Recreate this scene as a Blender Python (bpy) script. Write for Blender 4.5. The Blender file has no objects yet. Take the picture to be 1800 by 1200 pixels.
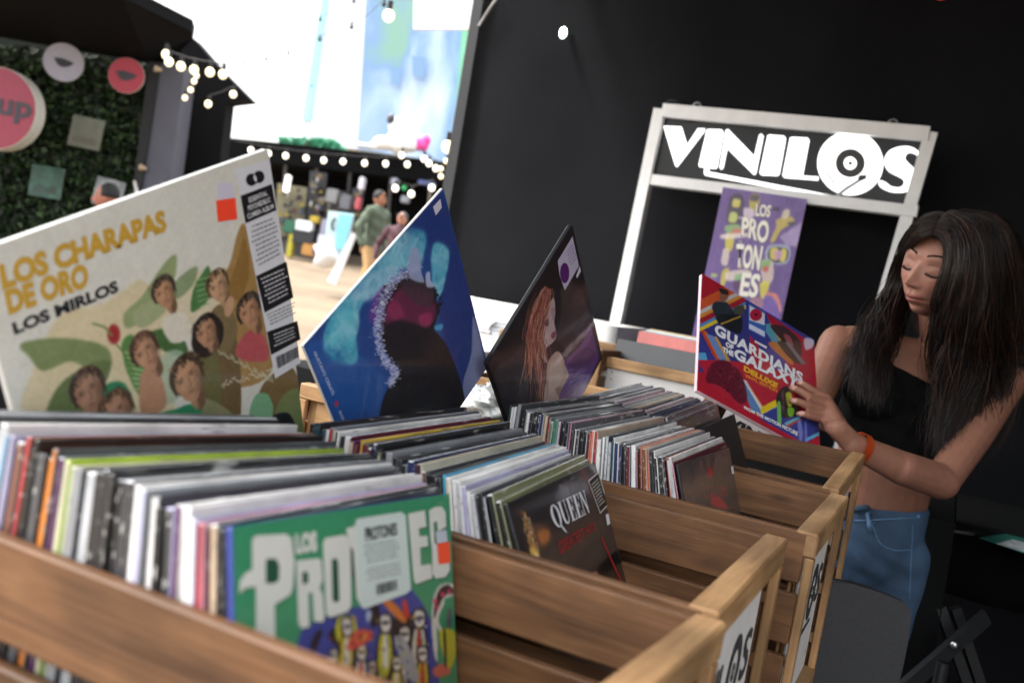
import bpy, bmesh, math, random
import numpy as np
from mathutils import Vector, Matrix
R_ = math.radians
# ------------------------------------------------------------------ camera
SC = bpy.context.scene
COL = SC.collection
F_PX = 1700.0
def _axes():
    a = np.array([790.0, 20.0, F_PX]); b = a + np.array([1000.0, 170.0, 0.0])
    up = np.cross(a, b); up /= np.linalg.norm(up)
    if up[1] > 0: up = -up
    y = a / np.linalg.norm(a); x = np.cross(y, up)
    return np.array([x, y, up])
AX = _axes()
EYE = np.array([0.0, 0.0, 1.335])
cam_d = bpy.data.cameras.new('camera'); cam = bpy.data.objects.new('camera', cam_d); COL.objects.link(cam)
cam_d.sensor_width = 36; cam_d.lens = F_PX / 1800 * 36
cx, cu, cb = AX @ np.array([1, 0, 0]), AX @ np.array([0, -1, 0]), AX @ np.array([0, 0, -1])
cam.matrix_world = Matrix([[cx[i], cu[i], cb[i], EYE[i]] for i in range(3)] + [[0, 0, 0, 1]])
cam_d.clip_start = .02; cam_d.clip_end = 3000
cam_d.dof.use_dof = True; cam_d.dof.focus_distance = 1.45; cam_d.dof.aperture_fstop = 4.9
SC.camera = cam
# ------------------------------------------------------------------ world, sun, exposure
SUN_EL, SUN_ROT = R_(60), R_(243)
w = bpy.data.worlds.new('World'); SC.world = w; w.use_nodes = True
nt = w.node_tree; nt.nodes.clear()
sky = nt.nodes.new('ShaderNodeTexSky'); sky.sky_type = 'NISHITA'; sky.sun_disc = False
sky.sun_elevation = SUN_EL; sky.sun_rotation = SUN_ROT; sky.air_density = 1.6; sky.dust_density = 4.0
hs = nt.nodes.new('ShaderNodeHueSaturation'); hs.inputs['Saturation'].default_value = .22
hs.inputs['Value'].default_value = 1.0
bg = nt.nodes.new('ShaderNodeBackground'); bg.inputs['Strength'].default_value = .14
wo = nt.nodes.new('ShaderNodeOutputWorld')
nt.links.new(sky.outputs[0], hs.inputs['Color']); nt.links.new(hs.outputs[0], bg.inputs[0]); nt.links.new(bg.outputs[0], wo.inputs[0])
sl = bpy.data.lights.new('sun', 'SUN'); sl.energy = 1.1; sl.angle = R_(12); sl.color = (1, .95, .88)
sun = bpy.data.objects.new('sun', sl); COL.objects.link(sun)
sd = Vector((math.sin(SUN_ROT) * math.cos(SUN_EL), math.cos(SUN_ROT) * math.cos(SUN_EL), math.sin(SUN_EL)))
sun.rotation_euler = (-sd).to_track_quat('-Z', 'Y').to_euler()
SC.view_settings.view_transform = 'Standard'; SC.view_settings.look = 'None'
SC.view_settings.gamma = 1; SC.view_settings.exposure = 2.05
# ------------------------------------------------------------------ measuring helpers
def ray(x, y): return AX @ np.array([(x - 900) / F_PX, (y - 600) / F_PX, 1.0])
def P(x, y, d): return Vector(EYE + d * ray(x, y))
def onY(x, y, Y): r = ray(x, y); return Vector(EYE + r * (Y / r[1]))
def onX(x, y, X): r = ray(x, y); return Vector(EYE + r * (X / r[0]))
def onZ(x, y, Z): r = ray(x, y); return Vector(EYE + r * ((Z - EYE[2]) / r[2]))
def cv(x, y, z): return Vector(AX @ np.array([x, y, z], float))      # direction right, down, forward
FWD = Vector((AX @ np.array([0, 0, 1]))[:]); FWD.z = 0; FWD.normalize()
RGT = Vector((FWD.y, -FWD.x, 0))
RND = random.Random(7)
# ------------------------------------------------------------------ materials
def lin(c):
    if isinstance(c, str):
        c = c.lstrip('#'); c = [int(c[i:i + 2], 16) / 255 for i in (0, 2, 4)]
    return tuple((v / 12.92 if v <= .04045 else ((v + .055) / 1.055) ** 2.4) for v in c[:3])
def _n(nt, t, **k):
    n = nt.nodes.new(t)
    for a, b in k.items(): setattr(n, a, b)
    return n
_MC = {}
def mat(name, col, rough=.6, metal=0, var=.12, scale=30, bump=.0, bscale=None, coat=0, spec=.5, emit=0, sheen=0, stretch=(1, 1, 1), trans=0, alpha=1, coatr=.08):
    key = (name, str(col), rough, metal, var, scale, bump, coat, emit, alpha, stretch)
    if key in _MC: return _MC[key]
    m = bpy.data.materials.new(name); m.use_nodes = True; nt = m.node_tree
    b = nt.nodes['Principled BSDF']; c = lin(col)
    b.inputs['Roughness'].default_value = rough; b.inputs['Metallic'].default_value = metal
    b.inputs['Specular IOR Level'].default_value = spec
    b.inputs['Coat Weight'].default_value = coat; b.inputs['Coat Roughness'].default_value = coatr
    b.inputs['Sheen Weight'].default_value = sheen
    b.inputs['Transmission Weight'].default_value = trans; b.inputs['Alpha'].default_value = alpha
    tc = _n(nt, 'ShaderNodeTexCoord'); mp = _n(nt, 'ShaderNodeMapping'); mp.inputs['Scale'].default_value = stretch
    nt.links.new(tc.outputs['Object'], mp.inputs[0])
    no = _n(nt, 'ShaderNodeTexNoise'); no.inputs['Scale'].default_value = scale; no.inputs['Detail'].default_value = 5
    nt.links.new(mp.outputs[0], no.inputs['Vector'])
    mr = _n(nt, 'ShaderNodeMapRange'); mr.inputs['From Min'].default_value = .3; mr.inputs['From Max'].default_value = .7
    mr.inputs['To Min'].default_value = 1 - var; mr.inputs['To Max'].default_value = 1 + var
    nt.links.new(no.outputs['Fac'], mr.inputs['Value'])
    vm = _n(nt, 'ShaderNodeVectorMath', operation='SCALE'); vm.inputs[0].default_value = c
    nt.links.new(mr.outputs[0], vm.inputs['Scale']); nt.links.new(vm.outputs[0], b.inputs['Base Color'])
    if emit:
        b.inputs['Emission Color'].default_value = (*c, 1); b.inputs['Emission Strength'].default_value = emit
    if bump:
        n2 = _n(nt, 'ShaderNodeTexNoise'); n2.inputs['Scale'].default_value = bscale or scale * 2; n2.inputs['Detail'].default_value = 4
        nt.links.new(mp.outputs[0], n2.inputs['Vector'])
        bp = _n(nt, 'ShaderNodeBump'); bp.inputs['Strength'].default_value = bump; bp.inputs['Distance'].default_value = .004
        nt.links.new(n2.outputs['Fac'], bp.inputs['Height']); nt.links.new(bp.outputs[0], b.inputs['Normal'])
    _MC[key] = m
    return m
def wood(name, axis, base=('#6b4427', '#a9794c', '#c39a68'), rough=.55):
    m = bpy.data.materials.new(name); m.use_nodes = True; nt = m.node_tree; b = nt.nodes['Principled BSDF']
    tc = _n(nt, 'ShaderNodeTexCoord'); geo = _n(nt, 'ShaderNodeNewGeometry')
    oi = _n(nt, 'ShaderNodeObjectInfo')
    ad = _n(nt, 'ShaderNodeMath', operation='ADD'); nt.links.new(geo.outputs['Random Per Island'], ad.inputs[0]); nt.links.new(oi.outputs['Random'], ad.inputs[1])
    ml = _n(nt, 'ShaderNodeMath', operation='MULTIPLY'); ml.inputs[1].default_value = 13; nt.links.new(ad.outputs[0], ml.inputs[0])
    va = _n(nt, 'ShaderNodeVectorMath', operation='ADD'); nt.links.new(tc.outputs['Object'], va.inputs[0]); nt.links.new(ml.outputs[0], va.inputs[1])
    mp = _n(nt, 'ShaderNodeMapping'); s = [26, 26, 26]; s[axis] = 3.2; mp.inputs['Scale'].default_value = s
    nt.links.new(va.outputs[0], mp.inputs[0])
    n1 = _n(nt, 'ShaderNodeTexNoise'); n1.inputs['Scale'].default_value = 1.3; n1.inputs['Detail'].default_value = 3; n1.inputs['Distortion'].default_value = 1.6
    nt.links.new(mp.outputs[0], n1.inputs['Vector'])
    mp2 = _n(nt, 'ShaderNodeMapping'); s2 = [260, 260, 260]; s2[axis] = 9; mp2.inputs['Scale'].default_value = s2
    nt.links.new(va.outputs[0], mp2.inputs[0])
    n2 = _n(nt, 'ShaderNodeTexNoise'); n2.inputs['Scale'].default_value = 1; n2.inputs['Detail'].default_value = 3; nt.links.new(mp2.outputs[0], n2.inputs['Vector'])
    n3 = _n(nt, 'ShaderNodeTexNoise'); n3.inputs['Scale'].default_value = 7; n3.inputs['Detail'].default_value = 4; nt.links.new(va.outputs[0], n3.inputs['Vector'])
    cr = _n(nt, 'ShaderNodeValToRGB'); e = cr.color_ramp.elements
    e[0].position = .18; e[0].color = (*lin(base[0]), 1); e[1].position = .80; e[1].color = (*lin(base[2]), 1)
    el = e.new(.5); el.color = (*lin(base[1]), 1)
    mx = _n(nt, 'ShaderNodeMath', operation='MULTIPLY_ADD'); nt.links.new(n2.outputs['Fac'], mx.inputs[0]); mx.inputs[1].default_value = .22
    m5 = _n(nt, 'ShaderNodeMath', operation='MULTIPLY_ADD'); nt.links.new(n1.outputs['Fac'], m5.inputs[0]); m5.inputs[1].default_value = .65
    m6 = _n(nt, 'ShaderNodeMath', operation='MULTIPLY_ADD'); nt.links.new(geo.outputs['Random Per Island'], m6.inputs[0]); m6.inputs[1].default_value = .22; m6.inputs[2].default_value = -.11
    nt.links.new(m6.outputs[0], m5.inputs[2]); nt.links.new(m5.outputs[0], mx.inputs[2])
    nt.links.new(mx.outputs[0], cr.inputs[0])
    mr = _n(nt, 'ShaderNodeMapRange'); mr.inputs['From Min'].default_value = .35; mr.inputs['From Max'].default_value = .65; mr.inputs['To Min'].default_value = .58; mr.inputs['To Max'].default_value = 1.18
    nt.links.new(n3.outputs['Fac'], mr.inputs['Value'])
    vm = _n(nt, 'ShaderNodeVectorMath', operation='SCALE'); nt.links.new(cr.outputs[0], vm.inputs[0]); nt.links.new(mr.outputs[0], vm.inputs['Scale'])
    mk = _n(nt, 'ShaderNodeMapping'); sk_ = [15, 15, 15]; sk_[axis] = 6; mk.inputs['Scale'].default_value = sk_; nt.links.new(va.outputs[0], mk.inputs[0])
    vo = _n(nt, 'ShaderNodeTexVoronoi'); vo.inputs['Scale'].default_value = 1; nt.links.new(mk.outputs[0], vo.inputs['Vector'])
    sp_ = _n(nt, 'ShaderNodeSeparateColor'); nt.links.new(vo.outputs['Color'], sp_.inputs[0])
    gt = _n(nt, 'ShaderNodeMath', operation='GREATER_THAN'); gt.inputs[1].default_value = .80; nt.links.new(sp_.outputs[0], gt.inputs[0])
    kr = _n(nt, 'ShaderNodeMapRange'); kr.inputs['From Min'].default_value = .03; kr.inputs['From Max'].default_value = .15; kr.inputs['To Min'].default_value = .72; kr.inputs['To Max'].default_value = 0; nt.links.new(vo.outputs['Distance'], kr.inputs['Value'])
    km = _n(nt, 'ShaderNodeMath', operation='MULTIPLY'); nt.links.new(gt.outputs[0], km.inputs[0]); nt.links.new(kr.outputs[0], km.inputs[1])
    kx = _n(nt, 'ShaderNodeMix', data_type='RGBA'); nt.links.new(km.outputs[0], kx.inputs[0]); nt.links.new(vm.outputs[0], kx.inputs[6]); kx.inputs[7].default_value = (*lin('#3a2415'), 1)
    nt.links.new(kx.outputs[2], b.inputs['Base Color'])
    b.inputs['Roughness'].default_value = rough; b.inputs['Specular IOR Level'].default_value = .35
    bp = _n(nt, 'ShaderNodeBump'); bp.inputs['Strength'].default_value = .35; bp.inputs['Distance'].default_value = .0015
    nt.links.new(n2.outputs['Fac'], bp.inputs['Height']); nt.links.new(bp.outputs[0], b.inputs['Normal'])
    return m
def artmat(name, rough=.35, coat=.6, bump=.15, coatr=.06, bscale=14):
    m = bpy.data.materials.new(name); m.use_nodes = True; nt = m.node_tree; b = nt.nodes['Principled BSDF']
    at = _n(nt, 'ShaderNodeAttribute'); at.attribute_name = 'print'
    nt.links.new(at.outputs['Color'], b.inputs['Base Color'])
    b.inputs['Roughness'].default_value = rough; b.inputs['Coat Weight'].default_value = coat; b.inputs['Coat Roughness'].default_value = coatr
    tc = _n(nt, 'ShaderNodeTexCoord'); n2 = _n(nt, 'ShaderNodeTexNoise'); n2.inputs['Scale'].default_value = bscale; n2.inputs['Detail'].default_value = 3; n2.inputs['Distortion'].default_value = 1.2
    nt.links.new(tc.outputs['Object'], n2.inputs['Vector'])
    bp = _n(nt, 'ShaderNodeBump'); bp.inputs['Strength'].default_value = bump; bp.inputs['Distance'].default_value = .003
    nt.links.new(n2.outputs['Fac'], bp.inputs['Height']); nt.links.new(bp.outputs[0], b.inputs['Coat Normal'])
    return m
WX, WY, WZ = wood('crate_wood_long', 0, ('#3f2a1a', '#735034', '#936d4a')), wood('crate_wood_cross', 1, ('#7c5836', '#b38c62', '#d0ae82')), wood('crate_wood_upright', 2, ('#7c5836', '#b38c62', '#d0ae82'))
ART = artmat('glossy_print')
# ------------------------------------------------------------------ objects
def tag(o, label=None, cat=None, group=None, kind=None):
    if label: o['label'] = label
    if cat: o['category'] = cat
    if group: o['group'] = group
    if kind: o['kind'] = kind
    return o
def empty(name, loc=(0, 0, 0), label=None, cat=None, group=None, M=None):
    o = bpy.data.objects.new(name, None); COL.objects.link(o); o.empty_display_size = .05
    if M is not None: o.matrix_world = M
    else: o.location = loc
    return tag(o, label, cat, group)
def obj(name, bm, mats, parent=None, smooth=False, M=None):
    if isinstance(bm, bmesh.types.BMesh):
        me = bpy.data.meshes.new(name); bm.to_mesh(me); bm.free()
    else: me = bm
    for m in (mats if isinstance(mats, (list, tuple)) else [mats]): me.materials.append(m)
    if smooth: me.polygons.foreach_set('use_smooth', [True] * len(me.polygons))
    o = bpy.data.objects.new(name, me); COL.objects.link(o)
    if parent: o.parent = parent
    if M is not None: o.matrix_local = M
    return o
def box(bm, lo, hi, mi=0, bev=.0, M=None):
    lo, hi = Vector(lo), Vector(hi)
    vs = [bm.verts.new((x, y, z)) for x in (lo.x, hi.x) for y in (lo.y, hi.y) for z in (lo.z, hi.z)]
    fs = [bm.faces.new([vs[i] for i in q]) for q in ((0, 1, 3, 2), (4, 6, 7, 5), (0, 4, 5, 1), (2, 3, 7, 6), (0, 2, 6, 4), (1, 5, 7, 3))]
    for f in fs: f.material_index = mi
    if bev:
        es = list({e for f in fs for e in f.edges})
        r = bmesh.ops.bevel(bm, geom=es, offset=bev, segments=1, affect='EDGES', profile=.5)
        vs = list({v for f in r['faces'] for v in f.verts} | {v for v in vs if v.is_valid})
        for f in r['faces']: f.material_index = mi
    if M is not None:
        for v in vs:
            if v.is_valid: v.co = M @ v.co
    return vs
def tube(bm, pts, radii, seg=10, mi=0, flat=1.0, side=None, cap=True):
    pts = [Vector(p) for p in pts]; n = len(pts)
    if not isinstance(radii, (list, tuple)): radii = [radii] * n
    rings = []; prev = None
    for i, p in enumerate(pts):
        t = (pts[min(i + 1, n - 1)] - pts[max(i - 1, 0)])
        if t.length < 1e-9: t = Vector((0, 0, 1))
        t.normalize()
        a = Vector(side) if side is not None else (prev if prev is not None else (Vector((0, 0, 1)) if abs(t.z) < .9 else Vector((1, 0, 0))))
        a = a - t * a.dot(t)
        if a.length < 1e-6: a = t.orthogonal()
        a.normalize(); b = t.cross(a); prev = a
        r = radii[i]
        rings.append([bm.verts.new(p + a * math.cos(2 * math.pi * k / seg) * r + b * math.sin(2 * math.pi * k / seg) * r * flat) for k in range(seg)])
    for i in range(n - 1):
        for k in range(seg):
            f = bm.faces.new((rings[i][k], rings[i][(k + 1) % seg], rings[i + 1][(k + 1) % seg], rings[i + 1][k])); f.material_index = mi
    if cap:
        for rg in (rings[0], rings[-1]):
            try: f = bm.faces.new(rg); f.material_index = mi
            except ValueError: pass
    return rings
def capsule(bm, a, b, ra, rb, flat=1.0, side=None, seg=16):
    a, b = Vector(a), Vector(b); d = (b - a); L = d.length; d.normalize()
    pts, rs = [], []
    for k in range(5):
        t = math.pi / 2 * (1 - k / 4); pts.append(a - d * ra * math.sin(t)); rs.append(max(ra * math.cos(t), ra * .02))
    for k in range(5):
        t = math.pi / 2 * k / 4; pts.append(b + d * rb * math.sin(t)); rs.append(max(rb * math.cos(t), rb * .02))
    tube(bm, pts, rs, seg, flat=flat, side=side)
def chain(bm, pts, rs, flat=1.0, side=None):
    for i in range(len(pts) - 1): capsule(bm, pts[i], pts[i + 1], rs[i], rs[i + 1], flat, side)
def ball(bm, c, r, seg=16, rings=10, scale=(1, 1, 1), mi=0, rot=None):
    M = Matrix.Translation(Vector(c)) @ (rot.to_4x4() if rot else Matrix()) @ Matrix.Diagonal((r * scale[0], r * scale[1], r * scale[2], 1))
    res = bmesh.ops.create_uvsphere(bm, u_segments=seg, v_segments=rings, radius=1, matrix=M)
    for v in res['verts']:
        for f in v.link_faces: f.material_index = mi
def prism(bm, pts, d, mi=0):
    """polygon (3-D points) extruded by vector d"""
    d = Vector(d); a = [bm.verts.new(Vector(p)) for p in pts]; b = [bm.verts.new(Vector(p) + d) for p in pts]
    n = len(a); fs = [bm.faces.new(a), bm.faces.new(b[::-1])]
    for i in range(n): fs.append(bm.faces.new((a[i], b[i], b[(i + 1) % n], a[(i + 1) % n])))
    for f in fs: f.material_index = mi
def sheet(bm, c, u, v, nu, nv, fn=None, mi=0):
    c, u, v = Vector(c), Vector(u), Vector(v)
    g = [[bm.verts.new(c + u * (i / nu) + v * (j / nv) + (fn(i / nu, j / nv) if fn else Vector())) for i in range(nu + 1)] for j in range(nv + 1)]
    for j in range(nv):
        for i in range(nu):
            f = bm.faces.new((g[j][i], g[j][i + 1], g[j + 1][i + 1], g[j + 1][i])); f.material_index = mi
def outline_mesh(name, polys, extr=0.0):
    """2-D outlines (holes by even-odd) to a filled mesh in the XY plane"""
    cu = bpy.data.curves.new(name, 'CURVE'); cu.dimensions = '2D'; cu.fill_mode = 'BOTH'; cu.extrude = extr
    for p in polys:
        s = cu.splines.new('POLY'); s.points.add(len(p) - 1); s.use_cyclic_u = True
        for i, (x, y) in enumerate(p): s.points[i].co = (x, y, 0, 1)
    o = bpy.data.objects.new(name, cu); COL.objects.link(o); dg = bpy.context.evaluated_depsgraph_get()
    me = bpy.data.meshes.new_from_object(o.evaluated_get(dg)); bpy.data.objects.remove(o); bpy.data.curves.remove(cu)
    return me
def text_mesh(txt, w, h, bold=.0, shear=0, extr=0.0, space=1.0):
    """text scaled to w x h with its lower left corner at 0,0"""
    cu = bpy.data.curves.new('lettering', 'FONT'); cu.body = txt; cu.offset = bold; cu.shear = shear; cu.extrude = extr; cu.resolution_u = 3
    cu.space_character = space; cu.space_line = .8
    o = bpy.data.objects.new('lettering', cu); COL.objects.link(o); dg = bpy.context.evaluated_depsgraph_get()
    me = bpy.data.meshes.new_from_object(o.evaluated_get(dg)); bpy.data.objects.remove(o); bpy.data.curves.remove(cu)
    co = np.empty(len(me.vertices) * 3); me.vertices.foreach_get('co', co); co = co.reshape(-1, 3)
    lo, hi = co.min(0), co.max(0)
    co[:, 0] = (co[:, 0] - lo[0]) / max(hi[0] - lo[0], 1e-6) * w; co[:, 1] = (co[:, 1] - lo[1]) / max(hi[1] - lo[1], 1e-6) * h
    me.vertices.foreach_set('co', co.ravel()); me.update()
    return me
def warp(me, fn):
    for v in me.vertices: v.co = fn(v.co.x, v.co.y, v.co.z)
    me.update(); return me
def joinm(meshes, name='lettering'):
    bm = bmesh.new()
    for m in meshes: bm.from_mesh(m)
    me = bpy.data.meshes.new(name); bm.to_mesh(me); bm.free(); return me
# ------------------------------------------------------------------ a printed sheet: colours drawn on a fine grid
class Print:
    def __init__(s, M, w, h, nx, ny, bg):
        """M: matrix of the sheet, local x right, y up, z out, origin at its top left corner"""
        s.M, s.w, s.h, s.nx, s.ny = M, w, h, nx, ny; s.Mi = M.inverted()
        s.x, s.y = np.meshgrid(np.linspace(0, 1, nx), np.linspace(0, 1, ny)); s.img = np.ones((ny, nx, 3)) * np.array(hexc(bg))
        s.rng = np.random.default_rng(5)
    def uv(s, px, py):
        o = s.Mi @ Vector(EYE); d = (s.Mi.to_3x3() @ Vector(ray(px, py))); t = -o.z / d.z; q = o + d * t
        return q.x / s.w, -q.y / s.h
    def noise(s, f=8, seed=0, wx=0, wy=0):
        X0 = np.clip(s.x + wx, 0, 1); Y0 = np.clip(s.y + wy, 0, 1)
        r = np.random.default_rng(seed); out = np.zeros((s.ny, s.nx)); a = 1.; tot = 0
        for o in range(4):
            g = r.random((f + 3, f + 3)); X = X0 * f; Y = Y0 * f; i = X.astype(int); j = Y.astype(int); u = X - i; v = Y - j
            u = u * u * (3 - 2 * u); v = v * v * (3 - 2 * v)
            out += a * ((g[j, i] * (1 - u) + g[j, i + 1] * u) * (1 - v) + (g[j + 1, i] * (1 - u) + g[j + 1, i + 1] * u) * v); tot += a; a *= .55; f *= 2
        return out / tot
    def mix(s, m, c, al=1.0):
        c = np.array(hexc(c)); m = (m * al)[..., None]; s.img = s.img * (1 - m) + c * m
    def poly(s, pts, c, al=1.0, soft=0, z=None, sm=False):
        if z: pts = [(z[0] + x / z[2], z[1] + y / z[2]) for x, y in pts]
        if z is not None or z == (): pts = [s.uv(*p) for p in pts]
        if sm: pts = smooth(pts)
        s.mix(s.mask(pts, soft), c, al)
    def mask(s, pts, soft=0):
        p = np.array(pts); m = np.zeros(s.x.shape, bool); n = len(p)
        for i in range(n):
            x1, y1 = p[i]; x2, y2 = p[(i + 1) % n]
            if y1 == y2: continue
            c = ((y1 > s.y) != (y2 > s.y)) & (s.x < (x2 - x1) * (s.y - y1) / (y2 - y1) + x1); m ^= c
        m = m.astype(float)
        for _ in range(soft):
            m = (m + np.roll(m, 1, 0) + np.roll(m, -1, 0) + np.roll(m, 1, 1) + np.roll(m, -1, 1)) / 5
        return m
    def ell(s, cx, cy, rx, ry, c, al=1.0, rot=0, soft=.08, clip=None):
        X = s.x - cx; Y = (s.y - cy) * s.h / s.w; a = math.radians(rot); U = X * math.cos(a) + Y * math.sin(a); V = -X * math.sin(a) + Y * math.cos(a)
        d = np.sqrt((U / rx) ** 2 + (V / ry) ** 2); m = np.clip((1 - d) / soft, 0, 1)
        if clip is not None: m = m * clip
        s.mix(m, c, al)
    def line(s, pts, wd, c, al=1.0, z=None):
        if z: pts = [(z[0] + x / z[2], z[1] + y / z[2]) for x, y in pts]
        if z is not None: pts = [s.uv(*p) for p in pts]
        m = np.zeros(s.x.shape)
        for (x1, y1), (x2, y2) in zip(pts[:-1], pts[1:]):
            dx, dy = x2 - x1, y2 - y1; L = dx * dx + dy * dy + 1e-12; t = np.clip(((s.x - x1) * dx + (s.y - y1) * dy) / L, 0, 1)
            d = np.hypot(s.x - x1 - t * dx, s.y - y1 - t * dy); m = np.maximum(m, np.clip((wd - d) / (wd * .5), 0, 1))
        s.mix(m, c, al)
    def grain(s, amt=.04, f=24, seed=3): s.img = np.clip(s.img + (s.noise(f, seed) - .5)[..., None] * amt * 2, 0, 1)
    def build(s, name, parent, material, z=.0006, local=None):
        xs = s.x * s.w; ys = -s.y * s.h; co = np.stack([xs, ys, np.full_like(xs, z)], -1).reshape(-1, 3)
        i = np.arange(s.nx * s.ny).reshape(s.ny, s.nx)
        q = np.stack([i[:-1, :-1], i[1:, :-1], i[1:, 1:], i[:-1, 1:]], -1).reshape(-1, 4)
        me = bpy.data.meshes.new(name); me.vertices.add(len(co)); me.vertices.foreach_set('co', co.ravel())
        me.loops.add(q.size); me.loops.foreach_set('vertex_index', q.ravel()); me.polygons.add(len(q)); me.polygons.foreach_set('loop_start', np.arange(len(q)) * 4)
        me.update(calc_edges=True)
        at = me.color_attributes.new('print', 'FLOAT_COLOR', 'POINT'); c = s.img.reshape(-1, 3); l = np.where(c <= .04045, c / 12.92, ((c + .055) / 1.055) ** 2.4)
        at.data.foreach_set('color', np.concatenate([l, np.ones((len(l), 1))], 1).astype(np.float32).ravel())
        return obj(name, me, material, parent, M=local)
def hexc(c):
    if isinstance(c, str): c = c.lstrip('#'); return [int(c[i:i + 2], 16) / 255 for i in (0, 2, 4)]
    return c
def smooth(pts, k=6):
    out = []; n = len(pts)
    for i in range(n):
        p0, p1, p2, p3 = [np.array(pts[(i + j) % n], float) for j in (-1, 0, 1, 2)]
        for q in range(k):
            t = q / k; out.append(tuple(.5 * ((2 * p1) + (-p0 + p2) * t + (2 * p0 - 5 * p1 + 4 * p2 - p3) * t * t + (-p0 + 3 * p1 - 3 * p2 + p3) * t ** 3)))
    return out
def frame(TL, u, v):
    u, v = Vector(u).normalized(), Vector(v); v = (v - u * v.dot(u)).normalized(); n = u.cross(v); TL = Vector(TL)
    return Matrix([[u[i], v[i], n[i], TL[i]] for i in range(3)] + [[0, 0, 0, 1]])
def put_outline(pr, parent, polys, box4, z, col, name='letter', dz=.0012):
    q = [pr.uv(z[0] + x / z[2], z[1] + y / z[2]) for x, y in box4]
    me = outline_mesh(name, polys)
    def fn(x, y, _):
        y = 1 - y
        u = (q[0][0] * (1 - x) + q[1][0] * x) * (1 - y) + (q[3][0] * (1 - x) + q[2][0] * x) * y
        v = (q[0][1] * (1 - x) + q[1][1] * x) * (1 - y) + (q[3][1] * (1 - x) + q[2][1] * x) * y
        return Vector((u * pr.w, -v * pr.h, dz))
    warp(me, fn); return obj(name, me, mat('print_ink', col, .45, var=.03), parent)
def put_text(pr, parent, txt, box4, z, col, bold=.02, name='lettering', dz=.0012, shear=0, m=None, space=1.0):
    """text stretched into the quad (TL,TR,BR,BL) measured on the sheet"""
    q = [pr.uv(z[0] + x / z[2], z[1] + y / z[2]) for x, y in box4]
    me = text_mesh(txt, 1, 1, bold, shear, space=space)
    def fn(x, y, _):
        y = 1 - y
        u = (q[0][0] * (1 - x) + q[1][0] * x) * (1 - y) + (q[3][0] * (1 - x) + q[2][0] * x) * y
        v = (q[0][1] * (1 - x) + q[1][1] * x) * (1 - y) + (q[3][1] * (1 - x) + q[2][1] * x) * y
        return Vector((u * pr.w, -v * pr.h, dz))
    warp(me, fn)
    return obj(name, me, m or mat('print_ink', col, .45, var=.03), parent)
def put_poly(pr, parent, polys, z, col, name, dz=.001, m=None):
    q = []
    for p in polys: q.append([(lambda a: (a[0] * pr.w, -a[1] * pr.h))(pr.uv(z[0] + x / z[2], z[1] + y / z[2])) for x, y in p])
    me = outline_mesh(name, q); warp(me, lambda x, y, _: Vector((x, y, dz)))
    return obj(name, me, m or mat('printed_' + name, col, .5, var=.03), parent)
# ================================================================== SETTING
def gz(x, y):
    s = x * FWD.x + y * FWD.y
    return .093 * max(0.0, s - 8.2) if s < 60 else .093 * 51.8
bm = bmesh.new()
N = 60
xs = [-1200, -400, -150, -80] + [-60 + 2 * i for i in range(51)] + [80, 200, 600, 1200]
ys = [-400, -80, -20] + [-6 + 2 * i for i in range(46)] + [120, 200, 500, 1500]
g = [[bm.verts.new((x, y, gz(x, y) - .001)) for x in xs] for y in ys]
for j in range(len(ys) - 1):
    for i in range(len(xs) - 1): bm.faces.new((g[j][i], g[j][i + 1], g[j + 1][i + 1], g[j + 1][i]))
tag(obj('ground', bm, mat('sandy_paving', '#7c6c58', .9, var=.22, scale=1.3, bump=.4, bscale=25)), 'pale sandy paving of the fair courtyard', kind='structure')
bm = bmesh.new(); sheet(bm, (-2.6, -2.5, .004), (6.2, 0, 0), (0, 7.0, 0), 4, 4)
tag(obj('floor', bm, mat('dark_carpet', '#26262a', .95, var=.2, scale=60, bump=.3)), 'dark matting on the stall floor', kind='structure')

BLK = mat('black_cloth', '#232428', .9, var=.12, scale=4, bump=.35, bscale=3, spec=.2)
BLK2 = mat('black_cloth_fine', '#0e0f10', .9, var=.15, scale=8, bump=.3, bscale=10, spec=.2)
WALLY = 4.1
# back wall of the stall: a stretched cloth panel wall on a post frame
wl = onY(815, 200, WALLY).x
wall = empty('stall_wall', (wl, WALLY, 0), 'tall black cloth back wall of the record stall behind the lit sign', 'wall')
bm = bmesh.new(); sheet(bm, (0, 0, 0), (6.0, 0, 0), (0, 0, 3.6), 60, 24, lambda u, v: Vector((0, .012 * math.sin(u * 21) * (v - .5) + .01 * math.sin(u * 55 + v * 3), 0)))
bmesh.ops.solidify(bm, geom=bm.faces[:], thickness=.03)
obj('panel', bm, BLK, wall, True)
bm = bmesh.new(); box(bm, (-.07, .03, 0), (0, .1, 3.6), 0, .006); obj('post', bm, mat('dark_post', '#232427', .6), wall)
for k in range(2):
    bm = bmesh.new(); box(bm, (1.7 + 2.1 * k, .035, 0), (1.76 + 2.1 * k, .09, 3.6), 0, .006); obj('post', bm, mat('dark_post', '#232427', .6), wall)
side = empty('shade_wall', (1.35, 1.0, 0), 'unseen black cloth side wall added to darken the stall around the browsing woman', 'wall')  # out of view, added to cut the light on the right side
bm = bmesh.new(); sheet(bm, (0, 0, 0), (0, 3.08, 0), (0, 0, 3.0), 40, 20, lambda u, v: Vector((.02 * math.sin(u * 33), 0, 0)))
bmesh.ops.solidify(bm, geom=bm.faces[:], thickness=.03); obj('panel', bm, BLK, side, True)
roof = empty('unseen_roof', (-1.2, .0, 2.95), 'unseen dark canopy roof over the record stall, sized to shade the crates', 'roof')  # out of view; its reach is set to keep sun off the crates
bm = bmesh.new(); sheet(bm, (-.75, .0, 0), (5.3, 0, 0), (0, 4.2, .2), 30, 16, lambda u, v: Vector((0, 0, -.1 * math.sin(u * math.pi) * math.sin(v * math.pi))))
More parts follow.
